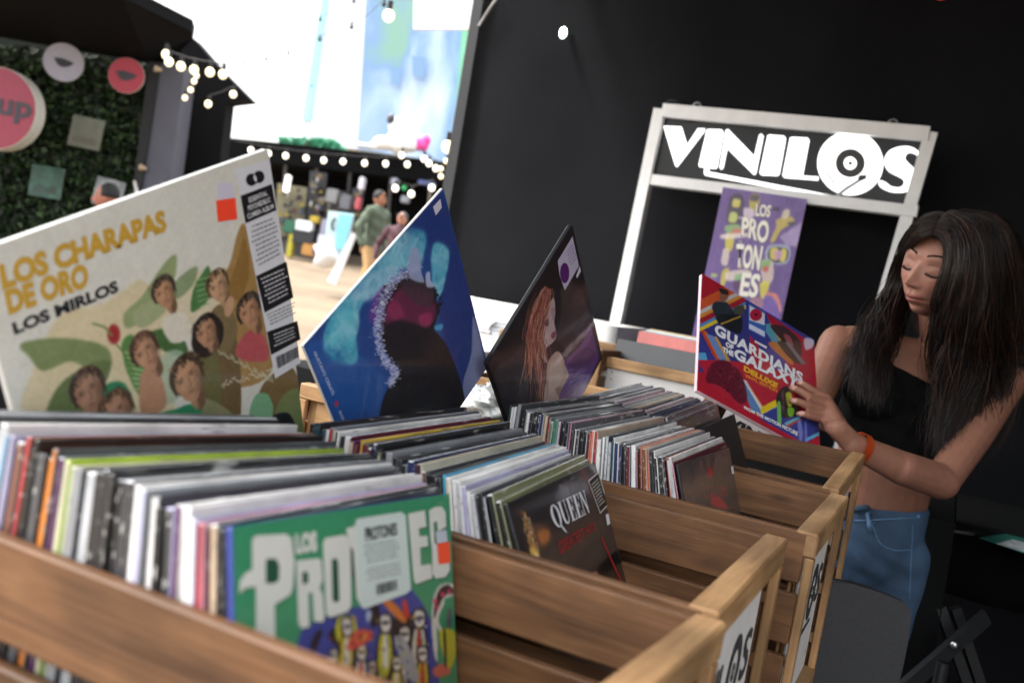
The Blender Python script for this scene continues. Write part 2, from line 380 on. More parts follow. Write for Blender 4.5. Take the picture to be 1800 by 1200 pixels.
bmesh.ops.solidify(bm, geom=bm.faces[:], thickness=.02); obj('canopy', bm, BLK2, roof, True)
for k in range(3):
    bm = bmesh.new(); box(bm, (-.7 + k * 2.5, .02, -.14), (-.64 + k * 2.5, 4.2, -.08), 0, .005); obj('beam', bm, mat('dark_post', '#232427', .6), roof)

# ------------------------------------------------------------------ lit sign on its white frame
SY = 3.9
def sg(x, y, z=(1080, 160, 3)): p = onY(z[0] + x / z[2], z[1] + y / z[2], SY); return (p.x, p.z)
sign = empty('letter_sign', (onY(1155, 190, SY).x, SY, 1.0), 'white framed light sign reading VINILOS with a record for its O', 'sign')
o0 = Vector(sign.location)
WHT = mat('white_paint', '#e6e6e6', .45, var=.05, scale=20)
def bar(bm, a, b, wd, y0, y1):
    a, b = Vector((a[0], 0, a[1])), Vector((b[0], 0, b[1])); d = (b - a).normalized(); n = Vector((-d.z, 0, d.x)) * wd / 2
    prism(bm, [Vector((q.x - o0.x, y0, q.z - o0.z)) for q in (a - n, a + n, b + n, b - n)], (0, y1 - y0, 0))
LB, RB = onY(1073, 660, SY), onY(1552, 575, SY)
lt, rt = sg(245, 100), sg(1672, 222)
bm = bmesh.new(); bar(bm, lt, (LB.x - (LB.z - .02) * .05, .02), .046, -.028, .028); obj('post', bm, WHT, sign)
bm = bmesh.new(); bar(bm, rt, (RB.x - .14, .02), .046, -.028, .028); obj('post', bm, WHT, sign)
bm = bmesh.new(); bar(bm, sg(262, 108), sg(1660, 233), .052, -.033, .028); obj('top_rail', bm, WHT, sign)
bm = bmesh.new(); bar(bm, sg(205, 472), sg(1600, 640), .042, -.033, .028); obj('cross_rail', bm, WHT, sign)
bm = bmesh.new(); pq = [sg(250, 120), sg(1660, 240), sg(1570, 620), sg(195, 460)]
prism(bm, [(x - o0.x, .004, z - o0.z) for x, z in pq], (0, .006, 0)); obj('back_sheet', bm, mat('smoked_acrylic', '#0b0c10', .3, coat=.0, var=.2, spec=.35), sign)
LETM = mat('lit_letters', '#ffffff', .4, emit=.42, var=0)
def letters(polys, name, y, m, sm=False, extr=.006):
    me = outline_mesh(name, polys, extr)
    warp(me, lambda x, yy, z: Vector((x - o0.x, y - z, yy - o0.z))); return obj(name, me, m, sign)
def S(pts): return [sg(x, y) for x, y in pts]
def circ(cx, cy, r, n=48, rx=1): return [(cx + r * rx * math.cos(2 * math.pi * k / n), cy + r * math.sin(2 * math.pi * k / n)) for k in range(n)]
V = S([(265, 190), (357, 193), (388, 290), (446, 203), (480, 203), (478, 215), (335, 403), (327, 398)])
I1 = S([(494, 208), (505, 207), (568, 208), (578, 218), (545, 405), (536, 412), (500, 410), (503, 430), (1160, 556), (1152, 572), (485, 448), (478, 440), (480, 406), (452, 402), (450, 392)])
Nn = S([(592, 212), (604, 206), (742, 348), (768, 238), (778, 230), (788, 240), (748, 440), (738, 444), (598, 306), (576, 410), (566, 416), (560, 408)])
I2 = S([(812, 240), (824, 236), (898, 242), (906, 254), (872, 440), (862, 450), (778, 446), (770, 436)])
L = S([(930, 252), (942, 248), (1022, 252), (1030, 264), (996, 440), (1000, 452), (1078, 456), (1076, 474), (900, 460), (890, 450)])
Sx = S(smooth([(1612, 342), (1598, 318), (1556, 298), (1500, 300), (1452, 320), (1428, 356), (1426, 392), (1450, 428), (1496, 452), (1524, 470), (1528, 494), (1506, 512), (1464, 508), (1432, 486), (1406, 476), (1394, 484), (1404, 508), (1450, 532), (1504, 538), (1556, 528), (1590, 500), (1600, 460), (1586, 420), (1552, 386), (1534, 362), (1538, 340), (1556, 328), (1584, 334), (1604, 348)], 4))
O = S(circ(1246, 385, 167, 64, 1.03)); Oh = S(circ(1246, 385, 76, 40, 1.03))
letters([V], 'letter', -.012, LETM); letters([I1], 'letter', -.012, LETM); letters([Nn], 'letter', -.012, LETM); letters([I2], 'letter', -.012, LETM); letters([L], 'letter', -.012, LETM); letters([Sx], 'letter', -.012, LETM); letters([O, Oh], 'letter', -.013, LETM)
letters([S(circ(1246, 385, 75, 40, 1.03)), S(circ(1246, 385, 34, 24))], 'record_label', -.013, mat('record_label_dark', '#2a2a2e', .4), extr=.004)
letters([S(circ(1246, 385, 33, 24)), S(circ(1246, 385, 12, 16))], 'record_hub', -.014, LETM, extr=.004)
letters([S([(1150, 568), (1172, 574), (1228, 528), (1300, 482), (1334, 466), (1328, 446), (1296, 452), (1284, 474), (1222, 512)])], 'tonearm', -.022, mat('tonearm_grey', '#8d9296', .4), extr=.002)
letters([S([(1284, 462), (1300, 448), (1334, 452), (1330, 470), (1298, 480)])], 'tonearm_head', -.026, mat('record_label_dark', '#2a2a2e', .4), extr=.002)
letters([S([(1112, 430 + 0), (1120, 424), (1168, 492), (1160, 498)]), S([(1126, 424), (1132, 420), (1172, 478), (1166, 482)]), S([(1342, 300), (1346, 296), (1362, 322), (1358, 326)])], 'groove_lines', -.0195, mat('groove_grey', '#b9bcc0', .5), extr=.001)
for (x, y) in ((435, 82), (1468, 172)):
    q = sg(x, y); bm = bmesh.new(); c = Vector((q[0] - o0.x, 0, q[1] - o0.z)); tube(bm, [c + Vector((.016 * math.cos(a), 0, .016 * math.sin(a))) for a in [k * math.pi / 6 for k in range(13)]], .004, 6); tube(bm, [c - Vector((0, 0, .015)), c - Vector((0, 0, .05))], .004, 6)
    obj('hook', bm, mat('grey_metal', '#8a8a8a', .4, .8), sign, True)
bm = bmesh.new(); tube(bm, [Vector((sg(x, y)[0] - o0.x, .02, sg(x, y)[1] - o0.z)) for x, y in smooth([(262, 90), (264, 60), (295, 44), (330, 62), (352, 88), (330, 95)], 5)[:26]], .004, 6)
obj('cable', bm, mat('black_rubber', '#1a1a1a', .6), sign, True)
# purple poster hanging from the sign
zP = (1230, 320, 5)
c4 = [onY(zP[0] + x / 5, zP[1] + y / 5, SY - .05) for x, y in ((205, 45), (945, 150), (690, 1200), (0, 1040))]
u = c4[1] - c4[0]; Wd = u.length; u.normalize(); vdn = Vector((u.z, 0, -u.x))
Mp = frame(c4[0], u, -vdn)
poster = empty('concert_poster', label='purple band poster with stacked white letters hanging from the lit sign', cat='poster', M=Mp)
Hp = .92
bm = bmesh.new(); box(bm, (0, -Hp, -.003), (Wd, 0, 0), 0); obj('paper', bm, mat('poster_paper', '#d9d4e0', .6), poster)
pr = Print(Mp, Wd, Hp, 150, 300, '#6a5290')
pr.mix(np.clip(pr.noise(4, 2) * 1.4 - .5, 0, 1), '#8c74ae', .6)
pr.poly([(900, 350), (700, 480), (760, 560), (860, 570)], '#b6a3cc', .8, 3, zP)
def blobs(pr, z, items, soft=2):
    for pts, c in items: pr.poly(pts, c, .9, soft, z, True)
blobs(pr, zP, [([(270, 130), (385, 130), (360, 370), (240, 360)], '#4a4254'), ([(300, 150), (355, 160), (345, 220), (290, 215)], '#d9cf6a'), ([(270, 270), (330, 275), (320, 350), (255, 350)], '#c9d07a'),
    ([(445, 120), (500, 105), (530, 150), (500, 250), (440, 240)], '#b9b04e'), ([(450, 110), (520, 120), (515, 165), (450, 165)], '#584a5c'), ([(390, 230), (470, 240), (480, 300), (400, 330)], '#d8c8d6'),
    ([(225, 390), (330, 370), (360, 420), (250, 450)], '#8fb57a'), ([(300, 410), (400, 420), (370, 460), (290, 460)], '#c87a6a'), ([(230, 460), (300, 470), (280, 600), (230, 590)], '#d6c84e'), ([(210, 590), (260, 600), (240, 730), (190, 710)], '#d9c9c0'), ([(200, 460), (420, 450), (430, 480), (210, 500)], '#e3d6cf'),
    ([(680, 330), (790, 300), (830, 350), (720, 420), (660, 520), (620, 520), (670, 400)], '#c5b45a'), ([(740, 250), (790, 245), (780, 310), (720, 320)], '#d8cdb0'), ([(650, 225), (700, 230), (690, 260), (640, 250)], '#3c3348'), ([(780, 350), (850, 360), (820, 380), (780, 375)], '#4c4458'),
    ([(605, 560), (790, 570), (760, 715), (590, 700)], '#a9b4cf'), ([(620, 580), (770, 590), (750, 700), (610, 690)], '#3e3a4e'), ([(630, 580), (690, 590), (680, 680), (620, 670)], '#dcd04e'), ([(720, 590), (765, 600), (745, 700), (705, 690)], '#e0d25a'), ([(660, 600), (725, 610), (705, 680), (655, 670)], '#c89ac0'),
    ([(540, 700), (640, 700), (640, 860), (560, 900)], '#d8c6bb'), ([(550, 690), (620, 690), (600, 760), (540, 760)], '#7ea86a'), ([(560, 740), (610, 750), (590, 790), (555, 780)], '#c9605a'), ([(200, 780), (260, 760), (220, 900), (185, 900)], '#cfc25a'), ([(240, 790), (420, 770), (440, 820), (250, 870)], '#dccbc4'), ([(310, 820), (400, 800), (400, 850), (320, 870)], '#86b482'),
    ([(300, 880), (370, 870), (350, 960), (300, 950)], '#5a3a5e'), ([(530, 890), (610, 880), (580, 1010), (540, 1020)], '#d9cf52'), ([(590, 970), (680, 990), (720, 1120), (690, 1130), (640, 1020), (580, 1000)], '#e08a7a'), ([(100, 805), (150, 805), (145, 835), (105, 835)], '#a9bd6a'), ([(570, 1000), (660, 1030), (700, 1180), (560, 1180)], '#7a5fae'), ([(450, 1020), (540, 1020), (550, 1100), (460, 1090)], '#a3788a')])
for k in range(8): pr.ell(.28 + .06 * (k % 4), .12 + .1 * k, .03, .02, ['#c9b8d8', '#9fc08a', '#e2d560'][k % 3], .6, 30 * k)
pr.grain(.05, 40); pr.build('printed_artwork', poster, artmat('poster_print', .5, .2, .05))
for t_, b4 in (('LOS', ((495, 190), (632, 205), (615, 312), (490, 300))), ('PRO', ((375, 305), (622, 345), (590, 550), (365, 470))), ('TON', ((325, 540), (560, 560), (520, 780), (312, 750))), ('ES', ((375, 790), (545, 810), (500, 1020), (345, 1000)))):
    put_text(pr, poster, t_, [(x - 5, y + 8) for x, y in b4], zP, '#6d5f74', .05, 'letter_shadow', .0010)
    put_text(pr, poster, t_, b4, zP, '#ece8dc', .035, 'lettering', .0016)

# ------------------------------------------------------------------ tables
def cloth_table(name, label, x0, x1, y0, y1, z, m, leg_m, hang=.35, cat='table'):
    t = empty(name, ((x0 + x1) / 2, (y0 + y1) / 2, 0), label, cat); ox, oy = (x0 + x1) / 2, (y0 + y1) / 2
    bm = bmesh.new(); box(bm, (x0 - ox, y0 - oy, z - .03), (x1 - ox, y1 - oy, z - .004), 0, .006); obj('tabletop', bm, leg_m, t)
    bm = bmesh.new(); box(bm, (x0 - ox - .006, y0 - oy - .006, z - .004), (x1 - ox + .006, y1 - oy + .006, z), 0, .002)
    a, b, c, d = x0 - ox - .008, x1 - ox + .008, y0 - oy - .008, y1 - oy + .008
    per = [(a, c), (b, c), (b, d), (a, d), (a, c)]; pts = []
    for i in range(4):
        n = 24
        for k in range(n):
            tt = k / n; pts.append((per[i][0] * (1 - tt) + per[i + 1][0] * tt, per[i][1] * (1 - tt) + per[i + 1][1] * tt, i))
    rows = []
    for j in range(7):
        f = j / 6; r = []
        for k, (x, y, s_) in enumerate(pts):
            off = .012 * f * math.sin(k * 1.1) + .006 * f
            nx, ny = ((0, -1), (1, 0), (0, 1), (-1, 0))[s_]
            r.append(bm.verts.new((x + nx * off, y + ny * off, z - .001 - hang * f)))
        rows.append(r)
    for j in range(6):
        for k in range(len(pts)): bm.faces.new((rows[j][k], rows[j][(k + 1) % len(pts)], rows[j + 1][(k + 1) % len(pts)], rows[j + 1][k]))
    obj('tablecloth', bm, m, t, True)
    for sx in (a + .05, b - .05):
        for sy in (c + .05, d - .05):
            bm = bmesh.new(); tube(bm, [(sx, sy, 0), (sx, sy, z - .03)], .016, 8); obj('leg', bm, leg_m, t, True)
    return t
METAL = mat('dark_metal', '#2c2d30', .45, .6)
WCL = mat('white_cloth', '#d9d8d6', .8, var=.06, scale=10, bump=.3, bscale=8)
cloth_table('display_table', 'black clothed table carrying the row of wooden record crates', -1.0, -.16, .3, 2.05, .8, BLK2, METAL, .6)
tz = onY(1060, 568, 3.55).z
cloth_table('long_table', 'long table under a white cloth against the black back wall', -2.15, onY(1086, 575, 3.52).x, 3.5, 3.85, tz, WCL, METAL, .5)
tz2 = .955
cloth_table('side_table', 'table under a black cloth beneath the crates at the back', -1.9, .05, 2.42, 3.2, tz2, BLK2, METAL, .5)

# ================================================================== CRATES AND RECORDS
CR = [dict(y0=.41, z0=1.125, y1=.752, z1=1.10, x1=-.124, x0=-.70), dict(y0=.768, z0=1.10, y1=1.107, z1=1.10, x1=-.134, x0=-.70),
      dict(y0=1.168, z0=1.10, y1=1.500, z1=1.10, x1=-.109, x0=-.68), dict(y0=1.54, z0=1.10, y1=1.94, z1=1.117, x1=-.127, x0=-.70)]
ordn = ['nearest', 'second nearest', 'third', 'farthest']
CLAB = ['wooden record crate nearest the camera, holding the green comic cover', 'wooden record crate holding the black cover with white serif lettering', 'wooden record crate holding the dark cover with red blotches, knots on its side', 'wooden record crate under the album the woman holds, nearly half empty']
CARDM = mat('label_card', '#dcdad8', .6, var=.05, scale=15)
INK = mat('black_ink', '#17171a', .5)
def crate_mesh(t, x0, x1, w, H=.285, card=True, far=False):
    """local: x along, y across 0..w, z 0 top .. -H"""
    th = .0125; T = .026; ph = .058; gp = .0165
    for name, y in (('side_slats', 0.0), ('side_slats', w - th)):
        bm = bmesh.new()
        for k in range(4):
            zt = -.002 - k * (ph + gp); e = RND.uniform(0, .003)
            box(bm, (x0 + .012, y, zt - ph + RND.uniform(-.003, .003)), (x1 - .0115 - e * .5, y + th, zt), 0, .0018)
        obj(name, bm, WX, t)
    bm = bmesh.new()
    box(bm, (x1 - T, .0005, -.030), (x1, w - .0005, 0), 0, .0022)
    box(bm, (x1 - T, .012, -H), (x1 + .001, w - .012, -H + .028), 0, .002)
    box(bm, (x1 - .011, .0, -H - .004), (x1 - .0005, .020, -.0305), 1, .0018)
    box(bm, (x1 - .011, w - .020, -H - .004), (x1 - .0005, w, -.0305), 1, .0018)
    obj('front_frame', bm, [WY, WZ], t)
    bm = bmesh.new()
    box(bm, (x0, .0005, -.030), (x0 + .012, w - .0005, 0), 0, .0022); box(bm, (x0, .012, -H), (x0 + .011, w - .012, -H + .028), 0, .002)
    box(bm, (x0, 0, -H), (x0 + .011, .020, -.0305), 1, .0018); box(bm, (x0, w - .020, -H), (x0 + .011, w, -.0305), 1, .0018)
    obj('back_frame', bm, [WY, WZ], t)
    for px_ in (x1 - .0255, x0 + .0125):
        for y in (.0125, w - .0335):
            bm = bmesh.new(); box(bm, (px_, y, -H + .012), (px_ + .0035, y + .021, -.032), 0, .0015); obj('corner_post', bm, WZ, t)
    bm = bmesh.new()
    for k in range(3): box(bm, (x1 - .0215, .0345, -.032 - (k + 1) * .075), (x1 - .0165, w - .0345, -.034 - k * .075), 0, .0008)
    obj('front_panel', bm, WY, t)
    bm = bmesh.new()
    for k in range(3): box(bm, (x0 + .002, .0345, -.032 - (k + 1) * .075), (x0 + .008, w - .0345, -.034 - k * .075), 0, .0008)
    obj('back_panel', bm, WY, t)
    bm = bmesh.new()
    n = 5
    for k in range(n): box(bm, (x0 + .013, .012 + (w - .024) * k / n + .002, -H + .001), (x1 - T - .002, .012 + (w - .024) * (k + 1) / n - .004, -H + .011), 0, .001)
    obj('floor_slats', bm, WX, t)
    if card:
        xc = x1 - .0155
        bm = bmesh.new(); box(bm, (xc - .0008, .0205, -H + .029), (xc, w - .0205, -.0315), 0)
        c = obj('label_card', bm, CARDM, t)
        def side_text(s, y_, z_, wd, h, bold=.03):
            me = text_mesh(s, wd, h, bold); warp(me, lambda x, y, z: Vector((xc + .001, y_ + x, z_ + y))); return me
        cw = w - .06; yb = .03
        ms = [side_text('VINIL', yb, -.150, cw * .52, .056, .02), side_text('S', yb + cw * .84, -.150, cw * .15, .056, .02)]
        bmr = bmesh.new(); cyy, czz = yb + cw * .68, -.122
        for ra, rb in ((.040, .024), (.010, .004)):
            for k in range(28):
                a0, a1 = 2 * math.pi * k / 28, 2 * math.pi * (k + 1) / 28
                bmr.faces.new([bmr.verts.new((xc + .0012, cyy + r * math.cos(a) * .8, czz + r * math.sin(a))) for r, a in ((ra, a0), (ra, a1), (rb, a1), (rb, a0))])
        mr_ = bpy.data.meshes.new('record_mark'); bmr.to_mesh(mr_); bmr.free()
        bmr = bmesh.new(); box(bmr, (xc + .0004, yb, -.172), (xc + .0013, yb + cw * .8, -.167)); m2 = bpy.data.meshes.new('underline'); bmr.to_mesh(m2); bmr.free()
        obj('lettering', joinm(ms + [mr_, m2]), mat('faded_ink', '#3d3c40', .6, var=.3, scale=60), c)
        bm = bmesh.new(); rs = random.Random(int(abs(x1) * 1e4))
        for k in range(16):
            y_, z_ = rs.choice((rs.uniform(.03, .06), rs.uniform(w - .06, w - .03))), rs.uniform(-H + .04, -.04); r_ = rs.uniform(.001, .003)
            bm.faces.new([bm.verts.new((xc + .0009, y_ + r_ * math.cos(a) * rs.uniform(.5, 1.3), z_ + r_ * math.sin(a))) for a in (0, 1.2, 2.5, 3.8, 5)])
        obj('ink_specks', bm, INK, c)
crates = []
for i, c in enumerate(CR):
    a = math.atan2(c['z1'] - c['z0'], c['y1'] - c['y0']); wd = math.hypot(c['y1'] - c['y0'], c['z1'] - c['z0'])
    M = Matrix.Translation((0, c['y0'], c['z0'])) @ Matrix.Rotation(a, 4, 'X')
    t = empty('record_crate', label=CLAB[i], cat='crate', group='row of wooden record crates on the table', M=M)
    crate_mesh(t, c['x0'], c['x1'], wd); crates.append((M, wd))
    if i == 2:
        bm = bmesh.new()
        for (x, z, r) in ((-.155, -.022, .008), (-.157, -.048, .007), (-.17, -.115, .009), (-.16, -.125, .006)): ball(bm, (x, -.0004, z), r, 12, 6, (1, .12, .6))
        obj('knots', bm, mat('wood_knot', '#4a2f1b', .6), t, True)
    bm = bmesh.new()
    for y in (.010, wd - .010):
        for z in (-.05, -.235): ball(bm, (c['x1'] - .0008, y, z), .0028, 8, 5, (.35, 1, 1))
    obj('nail_heads', bm, mat('nail', '#6f6a64', .4, .8), t, True)

PAL = {'black': '#17171a', 'charcoal': '#2b2c30', 'dark grey': '#44464b', 'grey': '#7e8186', 'pale grey': '#a9abae', 'white': '#d6d4d2', 'cream': '#b8b09a', 'light blue': '#6c9cbf', 'lavender': '#aaa6c6', 'brown': '#6e3f2c',
       'red': '#a32c33', 'orange': '#c4701f', 'purple': '#5a2558', 'pale green': '#9aa085', 'navy': '#232c58', 'teal': '#2f6a73', 'maroon': '#5a1f2a', 'beige': '#b49c82', 'olive': '#767a52', 'green': '#2f6f56', 'sky blue': '#3f95b8',
       'royal blue': '#2b4a98', 'salmon': '#c9745f', 'yellow': '#c9a83a', 'pink': '#c98a9a', 'lime': '#9dbb2e', 'silver': '#b5b8bc', 'dark teal': '#1c3c44', 'rust': '#b34a2a'}
def muted(h):
    r, g, b = [v * 255 for v in hexc(h)]; l = .3 * r + .59 * g + .11 * b; return [min(l + (c - l) * .92, 255) / 255 for c in (r, g, b)]
PAL = {k: muted(v) for k, v in PAL.items()}
_RM = {}
def spinemat(c, clear):
    key = (c, clear)
    if key in _RM: return _RM[key]
    m = bpy.data.materials.new('sleeve_' + c.replace(' ', '_')); m.use_nodes = True; nt = m.node_tree; b = nt.nodes['Principled BSDF']
    tc = _n(nt, 'ShaderNodeTexCoord'); oi = _n(nt, 'ShaderNodeObjectInfo'); ml = _n(nt, 'ShaderNodeMath', operation='MULTIPLY'); ml.inputs[1].default_value = 9; nt.links.new(oi.outputs['Random'], ml.inputs[0])
    va = _n(nt, 'ShaderNodeVectorMath', operation='ADD'); nt.links.new(tc.outputs['Object'], va.inputs[0]); nt.links.new(ml.outputs[0], va.inputs[1])
    mp = _n(nt, 'ShaderNodeMapping'); mp.inputs['Scale'].default_value = (300, 22, 160); nt.links.new(va.outputs[0], mp.inputs[0])
    no = _n(nt, 'ShaderNodeTexNoise'); no.inputs['Scale'].default_value = 1; no.inputs['Detail'].default_value = 2; nt.links.new(mp.outputs[0], no.inputs['Vector'])
    n2 = _n(nt, 'ShaderNodeTexNoise'); n2.inputs['Scale'].default_value = 14; n2.inputs['Detail'].default_value = 4; nt.links.new(va.outputs[0], n2.inputs['Vector'])
    mr = _n(nt, 'ShaderNodeMapRange'); mr.inputs['From Min'].default_value = .62; mr.inputs['From Max'].default_value = .70; nt.links.new(no.outputs['Fac'], mr.inputs['Value'])
    m2 = _n(nt, 'ShaderNodeMapRange'); m2.inputs['From Min'].default_value = .3; m2.inputs['From Max'].default_value = .7; m2.inputs['To Min'].default_value = .7; m2.inputs['To Max'].default_value = 1.3; nt.links.new(n2.outputs['Fac'], m2.inputs['Value'])
    base = lin(PAL[c]); dark = sum(base) < .5
    vm = _n(nt, 'ShaderNodeVectorMath', operation='SCALE'); vm.inputs[0].default_value = base; nt.links.new(m2.outputs[0], vm.inputs['Scale'])
    mx = _n(nt, 'ShaderNodeMix', data_type='RGBA'); nt.links.new(vm.outputs[0], mx.inputs[6]); k = .62 if dark else .12; mx.inputs[7].default_value = (k, k, k * .95, 1)
    mf = _n(nt, 'ShaderNodeMath', operation='MULTIPLY'); mf.inputs[1].default_value = .55; nt.links.new(mr.outputs[0], mf.inputs[0]); nt.links.new(mf.outputs[0], mx.inputs[0])
    nt.links.new(mx.outputs[2], b.inputs['Base Color']); b.inputs['Roughness'].default_value = .42; b.inputs['Coat Weight'].default_value = .7 if clear else .15; b.inputs['Coat Roughness'].default_value = .12
    bp = _n(nt, 'ShaderNodeBump'); bp.inputs['Strength'].default_value = .5; bp.inputs['Distance'].default_value = .003; nt.links.new(n2.outputs['Fac'], bp.inputs['Height']); nt.links.new(bp.outputs[0], b.inputs['Coat Normal'])
    _RM[key] = m; return m
PLAST = mat('clear_sleeve_edge', '#c2c6ca', .25, coat=.6, var=.3, scale=90, bump=.3)
def record(ci, xt, zt, lean, yaw, th, spine, face, label, S=.312, cat='record'):
    """a sleeve in crate ci: top-left edge at local x=xt, z=zt; leaning back by lean degrees"""
    M, wd = crates[ci]
    slack = max(wd - .024 - S, .001)
    y0 = .0125 + RND.random() * min(slack, .004)
    L = Matrix.Translation((xt, y0, zt)) @ Matrix.Rotation(R_(yaw), 4, 'Z') @ Matrix.Rotation(-R_(lean), 4, 'Y')
    # local frame: x thickness (front face at 0), y width, z down from 0 to -S
    clear = RND.random() < .65
    bm = bmesh.new(); box(bm, (-th, 0, -S), (0, S, 0), 0, min(.0009, th * .3))
    top = .6 < RND.random()
    for f in bm.faces:
        c = f.calc_center_median()
        if c.x > -th * .3 and abs(f.normal.x) > .7: f.material_index = 1
        elif c.z > -.0008 and abs(f.normal.z) > .7: f.material_index = 2
    o = obj('record_sleeve', bm, [spinemat(spine, clear), spinemat(face, clear), PLAST if clear and top else spinemat(face, clear)])
    o.matrix_world = M @ L
    tag(o, label, cat, 'records filed in crate %s' % ('one', 'two', 'three', 'four')[ci])
    return o, M @ L
C1 = 'grey:grey,charcoal:dark grey,pale grey:grey,grey:dark grey,dark grey:grey,pale grey:white,grey:pale grey,dark grey:charcoal,pale grey:pale grey,grey:grey,pale grey:white,light blue:grey,lavender:lavender,brown:dark grey,red:brown,black:dark grey,black:black,dark grey:charcoal,orange:orange,orange:dark grey,purple:charcoal,cream:lime,pale green:cream,grey:dark grey,pale grey:white,black:dark grey,black:charcoal,charcoal:black,black:grey,charcoal:dark grey,white:white,lavender:grey,white:charcoal,black:black,charcoal:lavender,purple:white,white:white,white:lavender,red:pink,maroon:charcoal,beige:black,black:dark grey'.split(',')
C2 = 'black:charcoal,dark teal:black,dark teal:dark grey,pale grey:white,red:grey,cream:dark grey,black:white,charcoal:charcoal,white:maroon,beige:purple,brown:maroon,brown:yellow,maroon:dark grey,maroon:charcoal,navy:black,olive:dark grey,black:charcoal,grey:grey,black:dark grey,charcoal:charcoal,black:grey,navy:navy,navy:maroon,charcoal:cream,brown:dark grey,black:charcoal,black:dark grey,black:charcoal,sky blue:sky blue,cream:white,white:white,pale grey:white,lavender:lavender,white:white,pale grey:silver,black:charcoal,silver:black,black:olive'.split(',')
C3 = 'dark teal:black,white:white,silver:pale grey,grey:dark grey,black:charcoal,black:grey,white:pale grey,black:dark grey,black:charcoal,navy:grey,navy:pale grey,beige:dark grey,red:grey,olive:pale grey,green:grey,pale grey:purple,black:dark grey,black:grey,purple:pink,charcoal:dark grey,black:white,charcoal:grey,black:dark grey,black:pale grey,maroon:salmon,salmon:white,red:beige,white:pale grey,white:grey,silver:dark grey,silver:grey,teal:white,navy:white,navy:charcoal,black:dark grey,maroon:grey,white:white,royal blue:orange,black:salmon,brown:beige,rust:grey,black:dark grey,black:white,black:white,black:grey,charcoal:maroon,black:salmon,silver:white'.split(',')
C4 = 'white:white,white:pale grey,silver:grey,light blue:pale grey,black:charcoal,black:grey,charcoal:dark grey,grey:white,black:dark grey,royal blue:charcoal,grey:charcoal,light blue:pale grey,black:lavender,white:white,pink:pink,cream:pale grey,grey:dark grey,pale grey:grey,black:cream,cream:grey,grey:cream,silver:beige,black:dark grey,grey:white,charcoal:dark grey,grey:pink,black:charcoal,pale grey:grey,charcoal:dark grey,black:lavender,lavender:navy,black:grey,light blue:silver,navy:charcoal,black:grey,silver:dark grey,pale grey:grey,charcoal:black,black:dark grey'.split(',')
def fill(ci, spec, xa, xb, za, zb, lean_a, lean_b, yaw_b, where, lead):
    n = len(spec); cnt = {}
    names = [s.split(':')[0] for s in spec]
    wts = [RND.choice((.7, 1, 1, 1.4)) for _ in spec]; tot = sum(wts); acc = 0; out = None
    Wd = ['first', 'second', 'third', 'fourth', 'fifth', 'sixth', 'seventh', 'eighth', 'ninth', 'tenth']
    for k, s in enumerate(spec):
        acc += wts[k]; f = acc / tot; sp, fc = s.split(':')
        x = xa + (xb - xa) * f; lean = lean_a + (lean_b - lean_a) * f ** 2.2; pitch = (xb - xa) * wts[k] / tot
        z = za + (zb - za) * f + RND.uniform(-.0045, .0045)
        th = max(pitch * math.cos(R_(lean)) * RND.uniform(.82, .97), .0022)
        cnt[sp] = cnt.get(sp, 0) + 1; tc_ = names.count(sp)
        which = ('only ' if tc_ == 1 else (Wd[cnt[sp] - 1] + ' ' if cnt[sp] <= 10 else '')) 
        lab = '%s%s spined record counted from the back of %s' % (which, sp, where)
        record(ci, x, z, lean + RND.uniform(-.5, .5), yaw_b * f * f + RND.uniform(-.3, .3), th, sp, fc, lab)
fill(0, C1, -.605, -.352, .063, .045, 1.5, 13.5, 5.4, 'the crate nearest the camera', '')
fill(1, C2, -.560, -.352, .062, .037, 1, 22, 5.2, 'the second crate', '')
fill(2, C3, -.530, -.300, .066, .043, 1, 17, .8, 'the third crate', '')
fill(3, C4, -.560, -.398, .052, .046, 3, 24, .8, 'the crate by the woman', '')
